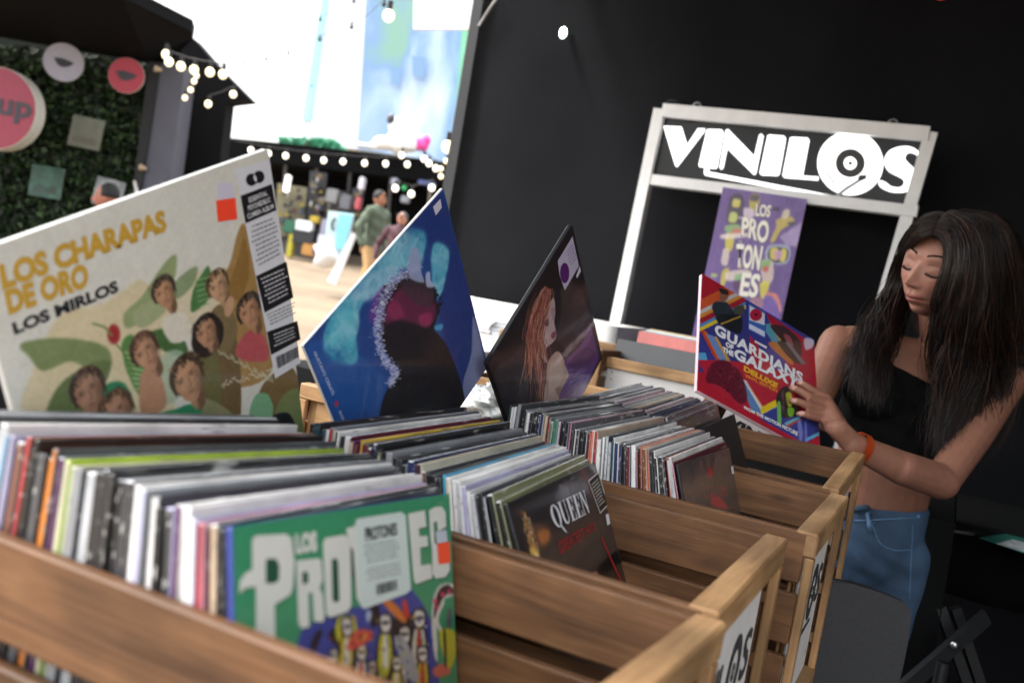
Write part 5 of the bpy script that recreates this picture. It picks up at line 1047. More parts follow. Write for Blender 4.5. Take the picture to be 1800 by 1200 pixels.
# ================================================================== ACROSS THE COURTYARD
def flat_box(name, m, corners, depth, parent=None, org=None):
    """thick panel whose front outline is given by measured points at one depth"""
    bm = bmesh.new(); prism(bm, [Vector(c) - (org or Vector()) for c in corners], FWD * depth); return obj(name, bm, m, parent)
def ground_at(x, y, d):
    p = P(x, y, d); p.z = gz(p.x, p.y); return p
# left stall: hedge wall, roof, pillar
hd = 8.8
hc = P(120, 260, hd); hz = gz(hc.x, hc.y)
hedge = empty('hedge_wall', (hc.x, hc.y, hz), 'tall artificial green hedge wall of the left stall carrying round signs', 'hedge'); oh = Vector(hedge.location)
bm = bmesh.new(); prism(bm, [P(x, y, hd + .12) - oh for x, y in ((-260, 20), (262, 108), (215, 640), (-330, 560))], FWD * .15); obj('backing', bm, mat('hedge_backing', '#10180e', .9), hedge)
rng = np.random.default_rng(2); n = 26000
def leaves(parent, n, cornerpts, d, size, mats, org, thick=.12):
    a, b, c, e = [np.array(P(*p, d)) for p in cornerpts]; u = rng.random(n); v = rng.random(n)
    pos = (a * (1 - u)[:, None] + b * u[:, None]) * (1 - v)[:, None] + (e * (1 - u)[:, None] + c * u[:, None]) * v[:, None] + np.array(FWD) * (rng.random(n)[:, None] * thick) - np.array(org)
    t1 = rng.normal(size=(n, 3)); t1 /= np.linalg.norm(t1, axis=1)[:, None]; t2 = np.cross(t1, rng.normal(size=(n, 3))); t2 /= np.linalg.norm(t2, axis=1)[:, None]
    s = size * (.6 + .8 * rng.random(n))[:, None]
    co = np.stack([pos - t1 * s, pos + t2 * s * .45, pos + t1 * s, pos - t2 * s * .45], 1).reshape(-1, 3)
    me = bpy.data.meshes.new('foliage'); me.vertices.add(n * 4); me.vertices.foreach_set('co', co.ravel()); me.loops.add(n * 4); me.loops.foreach_set('vertex_index', np.arange(n * 4)); me.polygons.add(n); me.polygons.foreach_set('loop_start', np.arange(n) * 4)
    me.update(calc_edges=True); o = obj('foliage', me, mats, parent); k = rng.integers(0, len(mats), n)
    me.polygons.foreach_set('material_index', k); return o
leaves(hedge, n, ((-250, 40), (258, 112), (212, 630), (-320, 560)), hd, .035, [mat('leaf_dark', '#111c0e', .7, var=.3), mat('leaf_mid', '#1b2f16', .65, var=.3), mat('leaf_light', '#2d4620', .6, var=.3)], oh)
def disc(name, label, cx, cy, rpx, col, d, thick, dark, text=None, yaw=0, cat='sign'):
    c = P(cx, cy, d); r = rpx / F_PX * d
    M = frame(c, RGT * math.cos(yaw) + FWD * math.sin(yaw), (0, 0, 1)); t = empty(name, label=label, cat=cat, M=M)
    bm = bmesh.new(); tube(bm, [(0, 0, 0), (0, 0, -thick)], r, 48); obj('drum', bm, mat('drum_rim_' + name, '#c2bfb6', .5, var=.1), t, False)
    bm = bmesh.new(); f = [bm.verts.new((r * .985 * math.cos(a), r * .985 * math.sin(a), .003)) for a in [2 * math.pi * k / 48 for k in range(48)]]; bm.faces.new(f); obj('face', bm, mat('disc_' + col.strip('#'), col, .45, var=.05), t)
    return t, r
def cup(t, r, m, s=1.0, dz=.006):
    pts = [(-.5, .12), (-.38, .16), (-.1, .2), (.15, .16), (.5, .08), (.42, -.02), (.3, -.14), (.1, -.24), (-.12, -.26), (-.3, -.16), (-.42, 0)]
    me = outline_mesh('cup_emblem', [[(x * r * s, y * r * s) for x, y in pts]]); warp(me, lambda x, y, z: Vector((x, y, dz))); obj('cup_emblem', me, m, t)
t, r = disc('round_sign', 'white round sign with a small dark cup, on the hedge wall', 112, 110, 33, '#b0aec0', hd - .16, .02, None, yaw=.5); cup(t, r, mat('sign_ink', '#3a3a44', .6))
t, r = disc('round_sign', 'small pink round sign with a dark cup, beside the grey pillar', 222, 133, 31, '#a63248', hd - .12, .02, None, yaw=.1); cup(t, r, mat('sign_ink', '#3a3a44', .6), 1.2)
t, r = disc('round_light_box', 'big pink drum sign with black cup lettering cut by the left frame edge', -8, 190, 72, '#8e2e46', 8.1, .16, None, yaw=.0)
me = text_mesh('cup', r * 1.25, r * .55, .03); warp(me, lambda x, y, z: Vector((x - r * .35, y - r * .3, .008))); obj('lettering', me, mat('sign_ink', '#3a3a44', .6), t)
def plaque(label, pts, cols, seed):
    q = [P(x, y, hd - .03) for x, y in pts]; M = frame(q[0], q[1] - q[0], q[0] - q[3]); t = empty('wall_picture', label=label, cat='picture', M=M, group='square pictures on the hedge wall'); wd, hh = (q[1] - q[0]).length, (q[3] - q[0]).length
    bm = bmesh.new(); box(bm, (0, -hh, -.01), (wd, 0, 0), 0, .002); obj('board', bm, mat('picture_board', '#8d8f84', .6), t)
    pr = Print(M, wd, hh, 60, 60, cols[0]); pr.mix(np.clip(pr.noise(4, seed) * 3 - 1.2, 0, 1), cols[1], .7)
    for k in range(7): pr.poly([(.15 + .1 * k, .85), (.15 + .1 * k, .75 - .06 * ((k * 5 + seed) % 5)), (.21 + .1 * k, .72 - .05 * ((k * 3) % 4)), (.22 + .1 * k, .85)], cols[2], .8, 2)
    pr.build('printed_artwork', t, artmat('picture_print', .6, .1, .0), .001)
plaque('beige square picture with faint rising bars on the hedge wall', ((129, 201), (185, 213), (184, 267), (128, 255)), ('#6e7066', '#5c6456', '#5e5450'), 1)
plaque('green and dark square picture low on the hedge wall', ((57, 288), (114, 297), (110, 352), (53, 343)), ('#24463c', '#3f6a60', '#202628'), 2)
plaque('pale square picture behind the bent head by the hedge', ((172, 309), (222, 322), (218, 370), (168, 358)), ('#6d7478', '#a9acb0', '#3c4044'), 3)
# hanging cloth lamps tips on the hedge edge
for k, (x, y) in enumerate(((273, 121), (246, 294))):
    p = P(x, y, hd - .1); bm = bmesh.new(); tube(bm, [p, p + RGT * .06 + Vector((0, 0, -.005))], [.03, .012], 10); tag(obj('wall_peg', bm, mat('peg_wood', '#b09a80', .6), smooth=True), ('upper' if k == 0 else 'lower') + ' pale peg on the edge of the hedge wall', 'peg')
DKC = mat('dark_booth_cloth', '#050508', .9, var=.15, scale=3, bump=.2, spec=.15)
stall = empty('left_stall', (hc.x, hc.y, hz), 'dark roofed coffee stall at the left with a grey pillar', 'stall')
bm = bmesh.new(); prism(bm, [q_ - oh for q_ in (P(-320, -330, 5.6), P(215, -4, 7.4), P(336, 55, 8.5), P(340, 68, 8.75), P(300, 108, 8.8), P(262, 112, 8.8), P(-320, 10, 8.8))], (0, 0, .1)); obj('awning', bm, DKC, stall)
bm = bmesh.new(); prism(bm, [P(x, y, hd + .4) - oh for x, y in ((300, 60), (338, 66), (385, 120), (440, 175), (398, 180), (388, 270), (372, 640), (250, 640), (262, 112))], FWD * .25); obj('booth_body', bm, DKC, stall)
bm = bmesh.new(); prism(bm, [P(x, y, hd - .05) - oh for x, y in ((281, 112), (325, 118), (296, 345), (262, 620), (215, 620), (247, 340))], FWD * .3); obj('pillar', bm, mat('grey_fabric', '#52535e', .8, var=.06, scale=5, bump=.4, bscale=4), stall)
bm = bmesh.new(); prism(bm, [P(x, y, hd - .08) - oh for x, y in ((262, 108), (281, 110), (247, 340), (215, 620), (195, 620), (232, 340))], FWD * .3); obj('post', bm, mat('booth_post', '#101216', .7), stall)
bm = bmesh.new(); prism(bm, [P(x, y, hd + .3) for x, y in ((304, 254), (313, 254), (306, 300), (296, 299))], FWD * .06); tag(obj('yellow_sign', bm, mat('yellow_sign_paint', '#e8d41c', .5)), 'narrow yellow sign standing upright beside the grey pillar', 'sign')
p = P(318, 240, hd + .32); bm = bmesh.new(); tube(bm, [p, p + FWD * .03], .06, 24); tag(obj('round_badge', bm, mat('olive_badge', '#6d6a3a', .6)), 'dull olive round badge above the yellow sign', 'badge')
p = P(323, 195, hd + .32); bm = bmesh.new(); ball(bm, p, .05, 12, 8, (.8, .4, 1.3)); tag(obj('paper_lantern', bm, mat('blue_lantern', '#5a6a9a', .6), smooth=True), 'small blue lantern hanging in the dark booth', 'lantern')

# far stalls across the courtyard, dark with goods
fd = 19.0
sc_ = P(600, 400, fd); sz = gz(sc_.x, sc_.y)
fs = empty('market_stall', (sc_.x, sc_.y, sz), 'long dark market stall across the courtyard hung with small goods', 'stall'); of = Vector(fs.location)
def fp(x, y, dd=0): return P(x, y, fd + dd) - of
bm = bmesh.new(); prism(bm, [fp(*p) for p in ((382, 240), (560, 258), (830, 290), (850, 330), (380, 274))], FWD * 3); obj('roof', bm, mat('stall_roof_dark', '#08090b', .9, spec=.1), fs)
bm = bmesh.new(); prism(bm, [fp(*p, 2.2) for p in ((378, 250), (850, 300), (850, 560), (370, 480))], FWD * .4); obj('back_wall', bm, mat('stall_inside', '#0c0d10', .9, var=.3, scale=1.5, spec=.2), fs)
for x in (505, 560, 618, 690, 760):
    bm = bmesh.new(); tube(bm, [fp(x, 262 + (x - 560) * .14, .2), fp(x - 17, 480, .2)], .035, 8); obj('post', bm, mat('stall_pole', '#5a5b60' if x % 4 else '#8d8a88', .6), fs, True)
bm = bmesh.new(); prism(bm, [fp(*p, .1) for p in ((488, 405), (600, 425), (590, 470), (480, 450))], FWD * .9); obj('counter', bm, mat('stall_counter', '#4a4a4e', .7, var=.3, scale=4), fs)
RR = random.Random(21); gcols = ['#5d5a56', '#98948e', '#2a2b30', '#7a6d38', '#4e2c34', '#3a4660', '#1c1d22', '#7e766e', '#262f2c', '#8c7a2c', '#5a3a30', '#a8a49e', '#45454c', '#242a34']
gi = 0
def gk(i): return mat('goods_' + gcols[i].strip('#'), gcols[i], .6, var=.3, scale=8)
panels = [(488, 322, 540, 415, 'pale board crowded with pins'), (545, 300, 575, 400, 'narrow strip of hanging prints'), (560, 330, 610, 430, 'rack of dark shirts and prints'), (620, 330, 640, 420, 'hanging strip of pennants')]
for (x0, y0, x1, y1, nm) in panels:
    t = empty('display_rack', P((x0 + x1) / 2, (y0 + y1) / 2, fd - .1), nm + ' in the stall across the courtyard', 'rack'); ot = Vector(t.location)
    bm = bmesh.new(); prism(bm, [P(*p, fd) - ot for p in ((x0, y0), (x1, y0 + (x1 - x0) * .15), (x1 - 8, y1), (x0 - 8, y1))], FWD * .05); obj('board', bm, mat('rack_board_' + ('pale' if x0 == 488 else 'dark'), '#6c6852' if x0 == 488 else '#26272c', .7, var=.2), t)
    for k in range(42):
        x, y = RR.uniform(x0, x1 - 10), RR.uniform(y0 + 5, y1 - 12); s = RR.uniform(3, 8); s2 = RR.uniform(3, 9); bm = bmesh.new(); p = P(x, y, fd - .05 - k * .004) - ot; u_ = RGT * s / F_PX * fd; v_ = Vector((0, 0, -s2 / F_PX * fd)); prism(bm, [p, p + u_, p + u_ + v_, p + v_], FWD * .03); obj('goods', bm, gk(RR.randrange(len(gcols))), t)
items = [(520, 385, 30, 20, '#d9dde2', 'white case on the stall counter'), (515, 400, 38, 26, '#1c1e22', 'black case under the white one'), (500, 385, 20, 22, '#1f5a44', 'green box at the end of the stall counter'), (545, 378, 16, 12, '#a8922c', 'mustard box on the stall counter'), (566, 384, 24, 26, '#8a8a9c', 'lilac grey bag on the stall counter'), (560, 410, 22, 26, '#c3c3d0', 'pale lavender cooler by the counter'), (508, 410, 10, 40, '#a39a2c', 'tall olive yellow cabinet at the counter end'), (532, 425, 26, 22, '#a87a3a', 'orange brown crate of goods on the ground'), (548, 432, 20, 16, '#6a5a8c', 'purple bundle of goods on the ground'), (600, 340, 18, 26, '#5a5c64', 'grey shirt hanging in the stall'), (575, 330, 20, 24, '#77787a', 'pale grey printed shirt hanging in the stall'), (688, 312, 12, 12, '#8d90a0', 'grey lantern hanging in the right part of the stall'), (706, 325, 8, 8, '#2c9a5a', 'small green light disc in the dark stall'), (705, 343, 14, 12, '#7c8088', 'silver tin hanging by the white bulbs'), (735, 315, 30, 8, '#3c4a7c', 'dark blue banner in the right part of the stall'), (502, 306, 6, 30, '#f1f1f1', 'bright white light tube hanging left in the stall'), (632, 310, 9, 22, '#c9c9d4', 'white paper lamp on the striped post'), (626, 345, 8, 22, '#b0505a', 'red and white ribbon on the striped post')]
for x, y, w_, h_, c, lab in items:
    p = P(x, y, fd - .6); u_ = RGT * w_ / F_PX * fd; v_ = cv(-.17, .985, 0) * h_ / F_PX * fd
    bm = bmesh.new(); prism(bm, [p, p + u_, p + u_ + v_, p + v_], FWD * .25); bmesh.ops.bevel(bm, geom=bm.edges[:], offset=.02, segments=2, affect='EDGES')
    nm = '_'.join(lab.split(' in ')[0].split(' on ')[0].split(' by ')[0].split(' under ')[0].split(' at ')[0].split(' hanging')[0].split()[-2:]); tube_ = 'tube' in lab
    tag(obj(nm, bm, mat('item_' + c.strip('#'), c, .5, var=.15, emit=(.35 if tube_ else 0))), lab, lab.split(' in ')[0].split(' on ')[0].split(' by ')[0].split(' under ')[0].split(' at ')[0].split(' hanging')[0].split()[-1])
# white and cyan board with a white cloth at its foot
bd = 14.6
t = empty('notice_board', ground_at(585, 460, bd), 'leaning white and pale cyan board with a dark curved mark, beside the walking man', 'board'); ot = Vector(t.location)
bm = bmesh.new(); prism(bm, [P(*p, bd) - ot for p in ((577, 370), (622, 376), (604, 468), (567, 455))], FWD * .06); obj('panel', bm, mat('board_white', '#b9d4da', .5, var=.15, scale=3), t)
bm = bmesh.new(); prism(bm, [P(*p, bd - .03) - ot for p in ((596, 376), (620, 379), (604, 440), (588, 436))], FWD * .025); obj('cyan_panel', bm, mat('board_cyan', '#7fc4d4', .5), t)
bm = bmesh.new(); tube(bm, [P(*p, bd - .03) - ot for p in ((590, 383), (584, 390), (583, 398), (586, 405))], .018, 8); obj('curved_mark', bm, mat('mark_dark', '#3a4444', .6), t, True)
bm = bmesh.new(); c = ground_at(575, 470, bd - .2); ball(bm, (0, 0, .12), 1, 40, 20, (.2, .15, .2))
for v in bm.verts: v.co.x += .05 * math.sin(v.co.z * 20 + v.co.y * 9); v.co *= 1 + .08 * math.sin(v.co.x * 17)
o = obj('white_sheet', bm, mat('sheet_white', '#d9d9dc', .7), smooth=True); o.location = P(572, 452, bd - .2); o.location.z -= .1; tag(o, 'heap of white cloth at the foot of the cyan board', 'cloth')
bm = bmesh.new(); prism(bm, [P(*p, bd - 1.0) for p in ((618, 408), (627, 412), (590, 502), (574, 494))], FWD * .06); tag(obj('white_plank', bm, mat('sheet_white', '#d9d9dc', .7)), 'long white plank leaning beside the walking man', 'plank')
# buildings far behind
def facade_mat():
    m = bpy.data.materials.new('painted_glass_facade'); m.use_nodes = True; nt = m.node_tree; b = nt.nodes['Principled BSDF']; tc = _n(nt, 'ShaderNodeTexCoord'); mp = _n(nt, 'ShaderNodeMapping'); mp.inputs['Scale'].default_value = (.30, .30, .12)
    nt.links.new(tc.outputs['Object'], mp.inputs[0]); no = _n(nt, 'ShaderNodeTexNoise'); no.inputs['Scale'].default_value = 1; no.inputs['Detail'].default_value = 5; no.inputs['Distortion'].default_value = .8; nt.links.new(mp.outputs[0], no.inputs['Vector'])
    cr = _n(nt, 'ShaderNodeValToRGB'); e = cr.color_ramp.elements; e[0].position = .34; e[0].color = (*lin('#79a296'), 1); e[1].position = .7; e[1].color = (*lin('#b9cbe0'), 1); q = e.new(.46); q.color = (*lin('#7292bc'), 1); q = e.new(.56); q.color = (*lin('#92aed0'), 1)
    nt.links.new(no.outputs['Fac'], cr.inputs[0]); nt.links.new(cr.outputs[0], b.inputs['Base Color']); b.inputs['Roughness'].default_value = .35; return m
def bld(name, label, d, dep, outline, m, cat='building'):
    c = P(*outline[0], d); g0 = Vector((c.x, c.y, gz(c.x, c.y))); t = empty(name, g0, label, cat); bm = bmesh.new(); prism(bm, [P(*p, d) - g0 for p in outline], FWD * dep); obj('wall', bm, m, t); return t, g0
WB = mat('tower_white', '#e3e5e8', .7, var=.04)
t, g0 = bld('tower_block', 'pale tower block fading into the white sky left of the glass building', 70, 12, ((562, -500), (672, -500), (628, 262), (532, 252)), WB)
bm = bmesh.new(); prism(bm, [P(*p, 69.8) - g0 for p in ((566, -10), (576, -10), (545, 212), (530, 210))], FWD * .3); obj('window_strip', bm, mat('strip_cyan', '#a4dbe4', .4, var=.1), t)
t, g0 = bld('glass_building', 'tall blue and green glass building beside the black wall', 60, 14, ((675, -500), (900, -500), (815, 290), (630, 262)), facade_mat())
for q_, c in ((((812, 50), (834, 50), (806, 280), (795, 276)), '#74b898'),):
    bm = bmesh.new(); prism(bm, [P(*p, 59.6) - g0 for p in q_], FWD * .5); obj('facade_strip', bm, mat('facade_' + c.strip('#'), c, .4, var=.15, scale=.5), t)
for q_ in (((724, 98), (750, 102), (744, 138), (726, 134)), ((690, 118), (706, 120), (702, 150), (686, 148))):
    bm = bmesh.new(); prism(bm, [P(*p, 59.5) - g0 for p in q_], FWD * .05); obj('window', bm, mat('window_blue', '#6f92b8', .2), t)
t, g0 = bld('white_banner', 'white rectangular banner hung across the top of the opening', 7.0, .03, ((728, -80), (850, -80), (838, 52), (726, 52)), mat('banner_white', '#e6e6e6', .7, emit=0), 'banner')
# inflatable astronaut on the stall roof
ad = 18.6; t = empty('astronaut_inflatable', P(690, 262, ad), 'big white inflatable astronaut with a dark visor on the stall roof', 'inflatable'); oa = Vector(t.location); WI = mat('inflatable_white', '#dfe1e4', .5)
bm = bmesh.new()
for x, y, r_, s in ((699, 222, 16, (1, 1, 1.05)), (704, 248, 26, (1, .8, .95)), (674, 252, 18, (1.2, .8, .7)), (715, 232, 14, (1, .8, 1.2)), (722, 255, 14, (1, .8, 1)), (655, 258, 10, (1.2, .8, .6)), (638, 256, 14, (1.4, .8, .3)), (695, 258, 20, (1.6, .8, .4))):
    ball(bm, P(x, y, ad) - oa, r_ / F_PX * ad, 24, 16, s)
o = obj('body', bm, WI, t, True); md = o.modifiers.new('merge', 'REMESH'); md.mode = 'VOXEL'; md.voxel_size = .03; md.use_smooth_shade = True
bm = bmesh.new(); ball(bm, P(687, 209, ad - .12) - oa, .085, 16, 12, (1, .7, 1.2)); obj('visor', bm, mat('visor_dark', '#3a3c44', .2), t, True)
bm = bmesh.new()
for x, y, r_ in ((737, 250, 9), (748, 247, 10), (744, 256, 10), (731, 257, 8)): ball(bm, P(x, y, ad) - P(740, 252, ad), r_ / F_PX * ad, 16, 10)
o = obj('pink_balloon_cluster', bm, mat('balloon_pink', '#d8469a', .35), smooth=True); o.location = P(740, 252, ad); md = o.modifiers.new('merge', 'REMESH'); md.mode = 'VOXEL'; md.voxel_size = .03; md.use_smooth_shade = True; tag(o, 'pink balloon cluster beside the white inflatable on the stall roof', 'balloon')
# green shrubbery showing above the stall roof
sh = empty('roof_shrub', P(540, 255, 24), 'green shrubs showing above the far stall roof', 'shrub')
leaves(sh, 3500, ((492, 244), (585, 248), (600, 266), (488, 256)), 24, .12, [mat('leaf_pale', '#6fc0a0', .6), mat('leaf_mint', '#4f9a7c', .55, var=.3)], Vector(sh.location), .8)
bm = bmesh.new(); tube(bm, [Vector((0, 0, -.6)), Vector((0, 0, .1))], .05, 8); obj('stem', bm, mat('bark', '#4a3a2c', .8), sh)
# ================================================================== PEOPLE
SKINM = None
def skinmat(name, tint):
    m = bpy.data.materials.new(name); m.use_nodes = True; nt = m.node_tree; b = nt.nodes['Principled BSDF']
    at = _n(nt, 'ShaderNodeAttribute'); at.attribute_name = 'print'; tc = _n(nt, 'ShaderNodeTexCoord'); no = _n(nt, 'ShaderNodeTexNoise'); no.inputs['Scale'].default_value = 45; no.inputs['Detail'].default_value = 4
    nt.links.new(tc.outputs['Object'], no.inputs['Vector']); mr = _n(nt, 'ShaderNodeMapRange'); mr.inputs['From Min'].default_value = .3; mr.inputs['From Max'].default_value = .7; mr.inputs['To Min'].default_value = .9; mr.inputs['To Max'].default_value = 1.08
    nt.links.new(no.outputs['Fac'], mr.inputs['Value']); vm = _n(nt, 'ShaderNodeVectorMath', operation='SCALE'); nt.links.new(at.outputs['Color'], vm.inputs[0]); nt.links.new(mr.outputs[0], vm.inputs['Scale'])
    nt.links.new(vm.outputs[0], b.inputs['Base Color']); b.inputs['Roughness'].default_value = .5; b.inputs['Specular IOR Level'].default_value = .3; b.inputs['Subsurface Weight'].default_value = .05; b.inputs['Subsurface Radius'].default_value = (.012, .005, .003); b.inputs['Subsurface Scale'].default_value = .6
    bp = _n(nt, 'ShaderNodeBump'); bp.inputs['Strength'].default_value = .12; bp.inputs['Distance'].default_value = .001; n2 = _n(nt, 'ShaderNodeTexNoise'); n2.inputs['Scale'].default_value = 600; nt.links.new(tc.outputs['Object'], n2.inputs['Vector']); nt.links.new(n2.outputs['Fac'], bp.inputs['Height']); nt.links.new(bp.outputs[0], b.inputs['Normal'])
    return m
def remesh(bm, vox, smooth_n=6, name='tmp'):
    me = bpy.data.meshes.new(name); bm.to_mesh(me); bm.free(); o = bpy.data.objects.new(name, me); COL.objects.link(o)
    m = o.modifiers.new('r', 'REMESH'); m.mode = 'VOXEL'; m.voxel_size = vox
    if smooth_n: s = o.modifiers.new('s', 'SMOOTH'); s.factor = .5; s.iterations = smooth_n
    dg = bpy.context.evaluated_depsgraph_get(); out = bpy.data.meshes.new_from_object(o.evaluated_get(dg)); bpy.data.objects.remove(o); return out
def coords(me):
    co = np.empty(len(me.vertices) * 3); me.vertices.foreach_get('co', co); return co.reshape(-1, 3)
def setcol(me, c):
    at = me.color_attributes.new('print', 'FLOAT_COLOR', 'POINT'); at.data.foreach_set('color', np.concatenate([c, np.ones((len(c), 1))], 1).astype(np.float32).ravel())
def gs(x, s): return np.exp(-(x / s) ** 2)
def head_mesh(skin, lip, brow, female=True, n=150, hairc=None, closed=True):
    """head in local metres: x to the person's left, y forward, z up, eyes near z=0"""
    th_ = np.linspace(0, math.pi, n); ph = np.linspace(0, 2 * math.pi, n * 2, endpoint=False)
    # denser rows around the face: concentrate polar angle near front (y axis as pole direction)
    A, B_ = np.meshgrid(th_, ph, indexing='ij'); A = math.pi * (A / math.pi) ** 1.25
    dx = np.sin(A) * np.cos(B_); dz = np.sin(A) * np.sin(B_); dy = np.cos(A)
    x = dx * .073; z = np.where(dz > 0, dz * .114, dz * .108); y = np.where(dy > 0, dy * .088, dy * .098)
    y = y - .0 + .0 * z
    low = np.clip(-z / .108, 0, 1); fr = np.clip(dy + .25, 0, 1)
    x = x * (1 - .42 * low ** 1.7 * 1.0) ; x = x * (1 + .03 * gs(z - .04, .03))
    y = np.where(dy < 0, y * (1 - .45 * low ** 1.3), y)           # nape
    y = np.where(dy < .2, y + .012 * np.clip(z / .1, 0, 1), y)
    # front of the face: flatter, full down to the chin
    f = np.clip(dy, 0, 1)
    y = y + f * (.022 * np.clip(low, 0, 1) ** 1.2 * gs(x, .05)) - .004 * f * np.clip(z / .1, 0, 1) ** 2
    F_ = np.clip(dy * 3, 0, 1)
    def add(a): 
        nonlocal y; y = y + F_ * a
    ax = np.abs(x)
    add(.0055 * gs(z - .024, .012) * gs(ax - .026, .02))                              # brow ridge
    add(-.0105 * gs(z - .004, .014) * gs(ax - .029, .0155))                            # socket
    add(-.004 * gs(z - .008, .014) * gs(x, .012))                                     # nasion
    add(.0085 * gs(z - .002, .0085) * gs(ax - .030, .0125))                            # eyelid over the ball
    add(-.0025 * gs(z + .0085, .003) * gs(ax - .030, .012))
    ridge = np.clip((.016 - z) / .046, 0, 1) * np.clip((z + .044) / .008, 0, 1)
    add(ridge ** .85 * .0225 * gs(x, .0066 + .003 * np.clip(-z / .04, 0, 1)))            # nose bridge to tip
    add(.0068 * gs(z + .031, .009) * gs(x, .0088)); add(.0080 * gs(z + .036, .007) * gs(ax - .0112, .005))    # tip and wings
    add(-.004 * gs(z + .042, .003) * gs(ax - .0065, .004))                              # nostrils
    add(-.0025 * gs(z + .052, .006) * gs(x, .004)); add(.004 * gs(z + .060, .016) * gs(x, .026))                                   # philtrum
    add(.0062 * gs(z + .0600, .0048) * gs(x, .018)); add(.0075 * gs(z + .0710, .0058) * gs(x, .016)); add(-.0045 * gs(z + .0655, .0018) * gs(x, .020))
    add(-.003 * gs(z + .0655, .005) * gs(ax - .0245, .004)); add(-.0045 * gs(z + .081, .006) * gs(x, .02)); add(.0085 * gs(z + .097, .012) * gs(x, .019))
    add(.0045 * gs(z + .022, .018) * gs(ax - .040, .016)); add(-.002 * gs(z + .055, .015) * gs(ax - .043, .012))
    co = np.stack([x, y, z], -1)
    # ears
    e = gs(dy + .02, .16) * gs(z + .008, .026) * np.clip((np.abs(dx) - .8) * 5, 0, 1); co[..., 0] += np.sign(x) * e * .012
    verts = co.reshape(-1, 3); N1, N2 = co.shape[:2]
    i = np.arange(N1 * N2).reshape(N1, N2); q = np.stack([i[:-1], np.roll(i, -1, 1)[:-1], np.roll(i, -1, 1)[1:], i[1:]], -1).reshape(-1, 4)
    me = bpy.data.meshes.new('head'); me.vertices.add(len(verts)); me.vertices.foreach_set('co', verts.ravel()); me.loops.add(q.size); me.loops.foreach_set('vertex_index', q.ravel()); me.polygons.add(len(q)); me.polygons.foreach_set('loop_start', np.arange(len(q)) * 4); me.update(calc_edges=True); me.validate()
    # colour
    X, Y, Z = verts.T; ax = np.abs(X); front = (Y > .02).astype(float); c = np.tile(np.array(lin(skin)), (len(verts), 1))
    def tint(m, col, al=1): 
        nonlocal c; m = (np.clip(m, 0, 1) * al * front)[:, None]; c = c * (1 - m) + np.array(lin(col)) * m
    tint(gs(ax - .04, .018) * gs(Z + .028, .018), '#b0604c', .30); tint(gs(X, .012) * gs(Z + .032, .012), '#a8604c', .2)
    tint(gs(ax - .03, .017) * gs(Z - .004, .011), '#7c5040', .28)
    tint((gs(Z + .0605 - .10 * np.clip(ax - .004, 0, 1), .0042) * np.clip((.0250 - ax) / .006, 0, 1)) * 1.2, lip, .85); tint(gs(Z + .0705 - .34 * np.clip(ax - .004, 0, 1), .0062) * np.clip((.0225 - ax) / .006, 0, 1) * 1.2, lip, .8); tint(gs(Z + .0657 - .16 * np.clip(ax - .006, 0, 1), .0013) * np.clip((.0255 - ax) / .006, 0, 1), '#3a1a18', .8)
    arch = .0265 + .006 * np.sin(np.clip((ax - .012) / .036, 0, 1) * 2.4) - .05 * np.clip(ax - .035, 0, 1)
    tint(np.clip(gs(Z - arch, .0026 * (1 - .45 * np.clip((ax - .03) / .02, 0, 1))) * 1.3, 0, 1) * np.clip((ax - .010) / .004, 0, 1) * np.clip((.050 - ax) / .006, 0, 1), brow, .5)
    lash = -.0065 - .0035 * (1 - ((ax - .030) / .0145) ** 2)
    tint(gs(Z - lash + .0012, .0030) * np.clip((ax - .0145) / .003, 0, 1) * np.clip((.0465 - ax) / .003, 0, 1), '#0d0807', .95); tint(gs(Z - .0095 - .002 * (1 - ((ax - .03) / .015) ** 2), .0014) * (ax > .016) * (ax < .045), '#4a2a22', .5)
    tint(gs(Z + .0425, .0028) * gs(ax - .0068, .0034), '#2a120e', .9)
    setcol(me, c); return me
def face_hairs(verts, M, parent):
    rg = random.Random(5); fr = verts[verts[:, 1] > .02]
    def sy(x, z): d = (fr[:, 0] - x) ** 2 + (fr[:, 2] - z) ** 2; return fr[np.argmin(d), 1]
    HB = mat('brow_hair', '#0e0806', .6, var=.2, spec=.2)
    for sg_ in (1, -1):
        bm = bmesh.new()
        for k in range(90):
            u = rg.random(); ax = .011 + .038 * u; zc = .0265 + .006 * math.sin(min(u * 1.03, 1) * 2.4) - .05 * max(ax - .035, 0) + rg.uniform(-.0022, .0022) * (1 - .6 * u); x = sg_ * ax; y = sy(x, zc) + .0006; dx = (.0045 + .001 * u) * sg_; dz = .0028 * (1 - 1.5 * u)
            tube(bm, [M @ Vector((x, y, zc)), M @ Vector((x + dx * .5, y + .0006, zc + dz * .6)), M @ Vector((x + dx, sy(x + dx, zc + dz) + .0006, zc + dz))], [.00032, .00028, .00008], 3, cap=False)
        obj('eyebrow', bm, HB, parent)
        bm = bmesh.new()
        for k in range(46):
            ax = .0165 + .028 * k / 45; z = -.0065 - .0035 * (1 - ((ax - .030) / .0145) ** 2) - .0006; x = sg_ * ax; y = sy(x, z) + .0003; L_ = .0048 + .0024 * (k / 45)
            tube(bm, [M @ Vector((x, y, z)), M @ Vector((x + sg_ * .0008, y + L_ * .62, z - L_ * .38)), M @ Vector((x + sg_ * .0022 * (k / 45), y + L_, z - L_ * .25))], [.00028, .0002, .00006], 3, cap=False)
        obj('eyelashes', bm, HB, parent)
